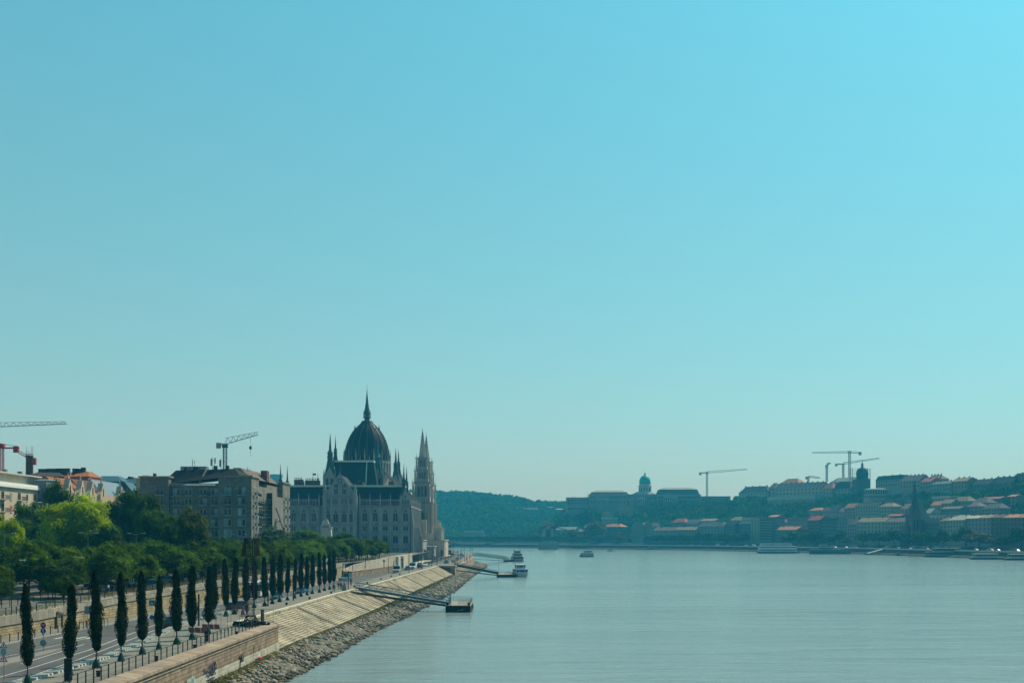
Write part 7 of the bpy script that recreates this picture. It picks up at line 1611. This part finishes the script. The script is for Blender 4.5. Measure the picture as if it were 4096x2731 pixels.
def gangway(p,e,w_,label,rail_=1.1,truss=False,th=.35,mt=None,g='gangways to the pontoons'):
    q=thing('gangway',label,'gangway',p,0,g); mt=mt or GALV; p=Vector(p); e=Vector(e); dd=(e-p); n2=Vector((-dd.y,dd.x,0)).normalized()*w_/2
    m=MB(); m.bar(p,e,w_,th); m.build('walkway',mt,q)
    if rail_:
        for s in (-1,1):
            m=MB(); n=int(dd.length/1.6); a=p+n2*s; b=e+n2*s; u=Vector((0,0,1))*rail_
            for k in range(n+1):
                c=a.lerp(b,k/n); m.tube(c,c+u,.035,4)
                if k<n: c2=a.lerp(b,(k+1)/n); m.tube(c if k%2 else c+u,c2+u if k%2 else c2,.035,4) if truss else None
            m.tube(a+u,b+u,.05,4); m.tube(a+u*.5,b+u*.5,.03,4); m.build('railing',mt,q)
    return q
GB = mat('blue_grey_steel',(.10,.16,.20),rough=.5)
gangway((-35.6,285,5.3),(-14.2,284.5,1.8),2.4,'wide blue-grey railed gangway across the stone steps to the near pontoon',1.2,True,.5,GB)
gangway((-36.,273,4.9),(-14.6,281.6,1.4),.5,'dark mooring boom beside the near gangway',0,False,.5,mat('boom_steel',(.06,.07,.07)))
x,y = W(1825,2263,5.3); xe = P(1990,520); gangway((-23.5,512,5.3),(xe,520,1.7),1.6,'dark covered gangway down to the second pontoon',1.0,False,.9,mat('boom_steel',(0,0,0))); gangway((-23.3,508,3.2),(xe-.2,517,.9),.35,'thin mooring boom under the dark gangway',0,False,.4,mat('boom_steel',(0,0,0)))
q = pontoon(P(1987,520),P(2056,520),518,530,1.2,'low dark pontoon at the foot of the dark gangway'); MB().tube((.9,1,1),(.9,1,8.5),.07,5).build('mast',GALV,q,world=False)
boat(P(2080,521),528,radians(8),15,5.6,1.5,((-.42,.28,4.8,1.9),(-.25,.12,3.7,1.8)),'white and blue two-deck passenger boat moored at the second pontoon',(.45,.45,.43),'passenger boats',(.62,.63,.62),rail_=False,wc=mat('blue_glass',(.03,.14,.24),rough=.15))
gangway((-22.6,748,5.6),(P(2030,840),838,1.5),2.0,'long lattice gangway to the farthest pontoon',1.9,True,.3,GB); gangway((-22.5,742,3.5),(P(2014,840),836,.8),.4,'thin boom parallel to the lattice gangway',0,False,.35,GB)
q = pontoon(P(2014,842),P(2062,842),840,852,1.2,'dark pontoon at the end of the lattice gangway')
boat(P(2068,845),850,radians(6),20,8.2,1.3,((-.45,.3,6.8,2.2),(-.35,.15,5.4,2.),(-.2,.1,4.,1.8)),'grey-green moored boat with stacked decks and canopy at the farthest pontoon',(.25,.27,.26),'passenger boats',(.42,.45,.43))
boat(P(2345,1036),1036,radians(118),13,4.6,1.5,((-.44,.3,4.2,1.9),(-.35,.12,3.4,1.9)),'small white double-deck ferry alone in the middle of the river',(.12,.14,.16),'passenger boats',(.68,.68,.66),(-.44,6.5))
boat(P(2441,1440),1440,radians(95),8,2.4,.8,((-.2,.2,1.8,1.2),),'tiny motor boat to the right of the lone ferry',(.3,.3,.3),None,(.5,.5,.5),rail_=False,name='motor_boat')
def moored(px0,px1,ywl,B,h,decks,label,hc,trim=(.5,.5,.48),mast_=None):
    d0 = H*F/(ywl-HY); x0,x1 = P(px0,d0),P(px1,d0); L_ = (x1-x0)*1.02
    return boat((x0+x1)/2,d0,radians(-90),L_,B,h,decks,label,hc,'ships moored along the far bank',trim,mast_,name='moored_ship',cat='ship')
moored(2548,2652,2198,5,1.0,((-.1,.2,3.5,2.2),(-.05,.1,2.5,1.8)),'low dark barge moored below the lilac roofs',(.05,.06,.06),(.25,.25,.25),(.1,9))
moored(3031,3197,2212,9,2.0,((-.47,.42,8,2.6),(-.46,.40,7.6,2.6),(-.42,.3,6.5,2.5)),'long white triple-deck hotel ship moored at the far bank',(.12,.14,.15),(.8,.8,.78))
moored(3240,3402,2215,8,4.4,((-.3,.05,5,2.4),(-.25,-.08,4,2.0)),'high-sided steel blue ship next to the white hotel ship',(.07,.12,.15),(.38,.4,.4),(-.1,12))
moored(3456,3517,2217,4,.9,((-.4,.3,3,1.4),),'small low boat with pale awning right of the blue ship',(.05,.05,.05),(.35,.35,.35))
moored(3585,3666,2221,5,1.3,((-.45,-.38,1,.8),),'flat black barge below the church',(.03,.035,.04),(.2,.2,.2))
moored(3702,3867,2227,10,1.4,((-.46,.34,9,3.),(-.3,.3,8,2.9)),'wide two-storey floating restaurant with grey roof',(.06,.09,.10),(.28,.33,.33))
moored(3884,4024,2236,9,1.3,((-.4,.2,8,3.),),'floating hall with pale round-edged roof, left of the last pair',(.03,.06,.07),(.5,.5,.46))
moored(4018,4180,2239,9,1.3,((-.36,.4,8,3.2),),'floating hall with pale roof cut by the right edge',(.03,.06,.07),(.5,.5,.46))
for i,(pa,ya,sa,pb_,yb_) in enumerate(((3535,2215,12,3470,2217),(3700,2196,12,3632,2216),(3745,2200,14,3760,2215),(3900,2200,12,3905,2222))):
    a=locate(pa,sa); d=H*F/(yb_-HY)*.97; gangway((a[0],a[1],5.4),(P(pb_,d),d,1.6),2.2,'pale ramp from the far quay down to the moored ships, %s from left'%num[i],0,False,.4,mat('pale_ramp',(.35,.37,.36)),'ramps on the far bank')
# traffic on the far quay
for i in range(26):
    px = 2760+i*52+R.uniform(-15,15); a = locate(px,22); b = locate(px+10,22); car(R.choice(['car','car','suv','van']),R.choice(['white','silver','white','grey','dark','red']),a[0],a[1],5.6,atan2(b[1]-a[1],b[0]-a[0])-pi/2,'tiny car on the far quay road seen as a speck','cars on the far quay road')
for i,px in enumerate((1838,2000,2024,2060,1820)):
    x,y = P(px,1990),1990; q = thing('tent','small white pavilion tent on the quay beyond the chain bridge, %s from left'%['second','third','fourth','rightmost','leftmost'][i],'tent',(x,y,ZZ(2177,y)),0,'white tents beyond the bridge'); MB().box(-3.6,3.6,-3,3,-4,1.6).build('wall',WHITE,q,world=False); MB().lathe([(5.2,1.6),(2,3.2),(.1,4.6)],10).build('roof',WHITE,q,world=False)
# ================================================================ haze
hz = bpy.data.materials.new('haze'); hz.use_nodes = True; N = hz.node_tree.nodes; L = hz.node_tree.links; N.remove(N['Principled BSDF'])
pv = N.new('ShaderNodeVolumePrincipled'); L.new(pv.outputs[0], N['Material Output'].inputs['Volume'])
pv.inputs['Color'].default_value = HZ_COL; pv.inputs['Absorption Color'].default_value = HZ_ABS; pv.inputs['Density'].default_value = HZ_D; pv.inputs['Anisotropy'].default_value = HZ_G
o = MB().box(-1400,1500,-60,3650,-7,178).build('haze', hz); struct(o,'stuff')
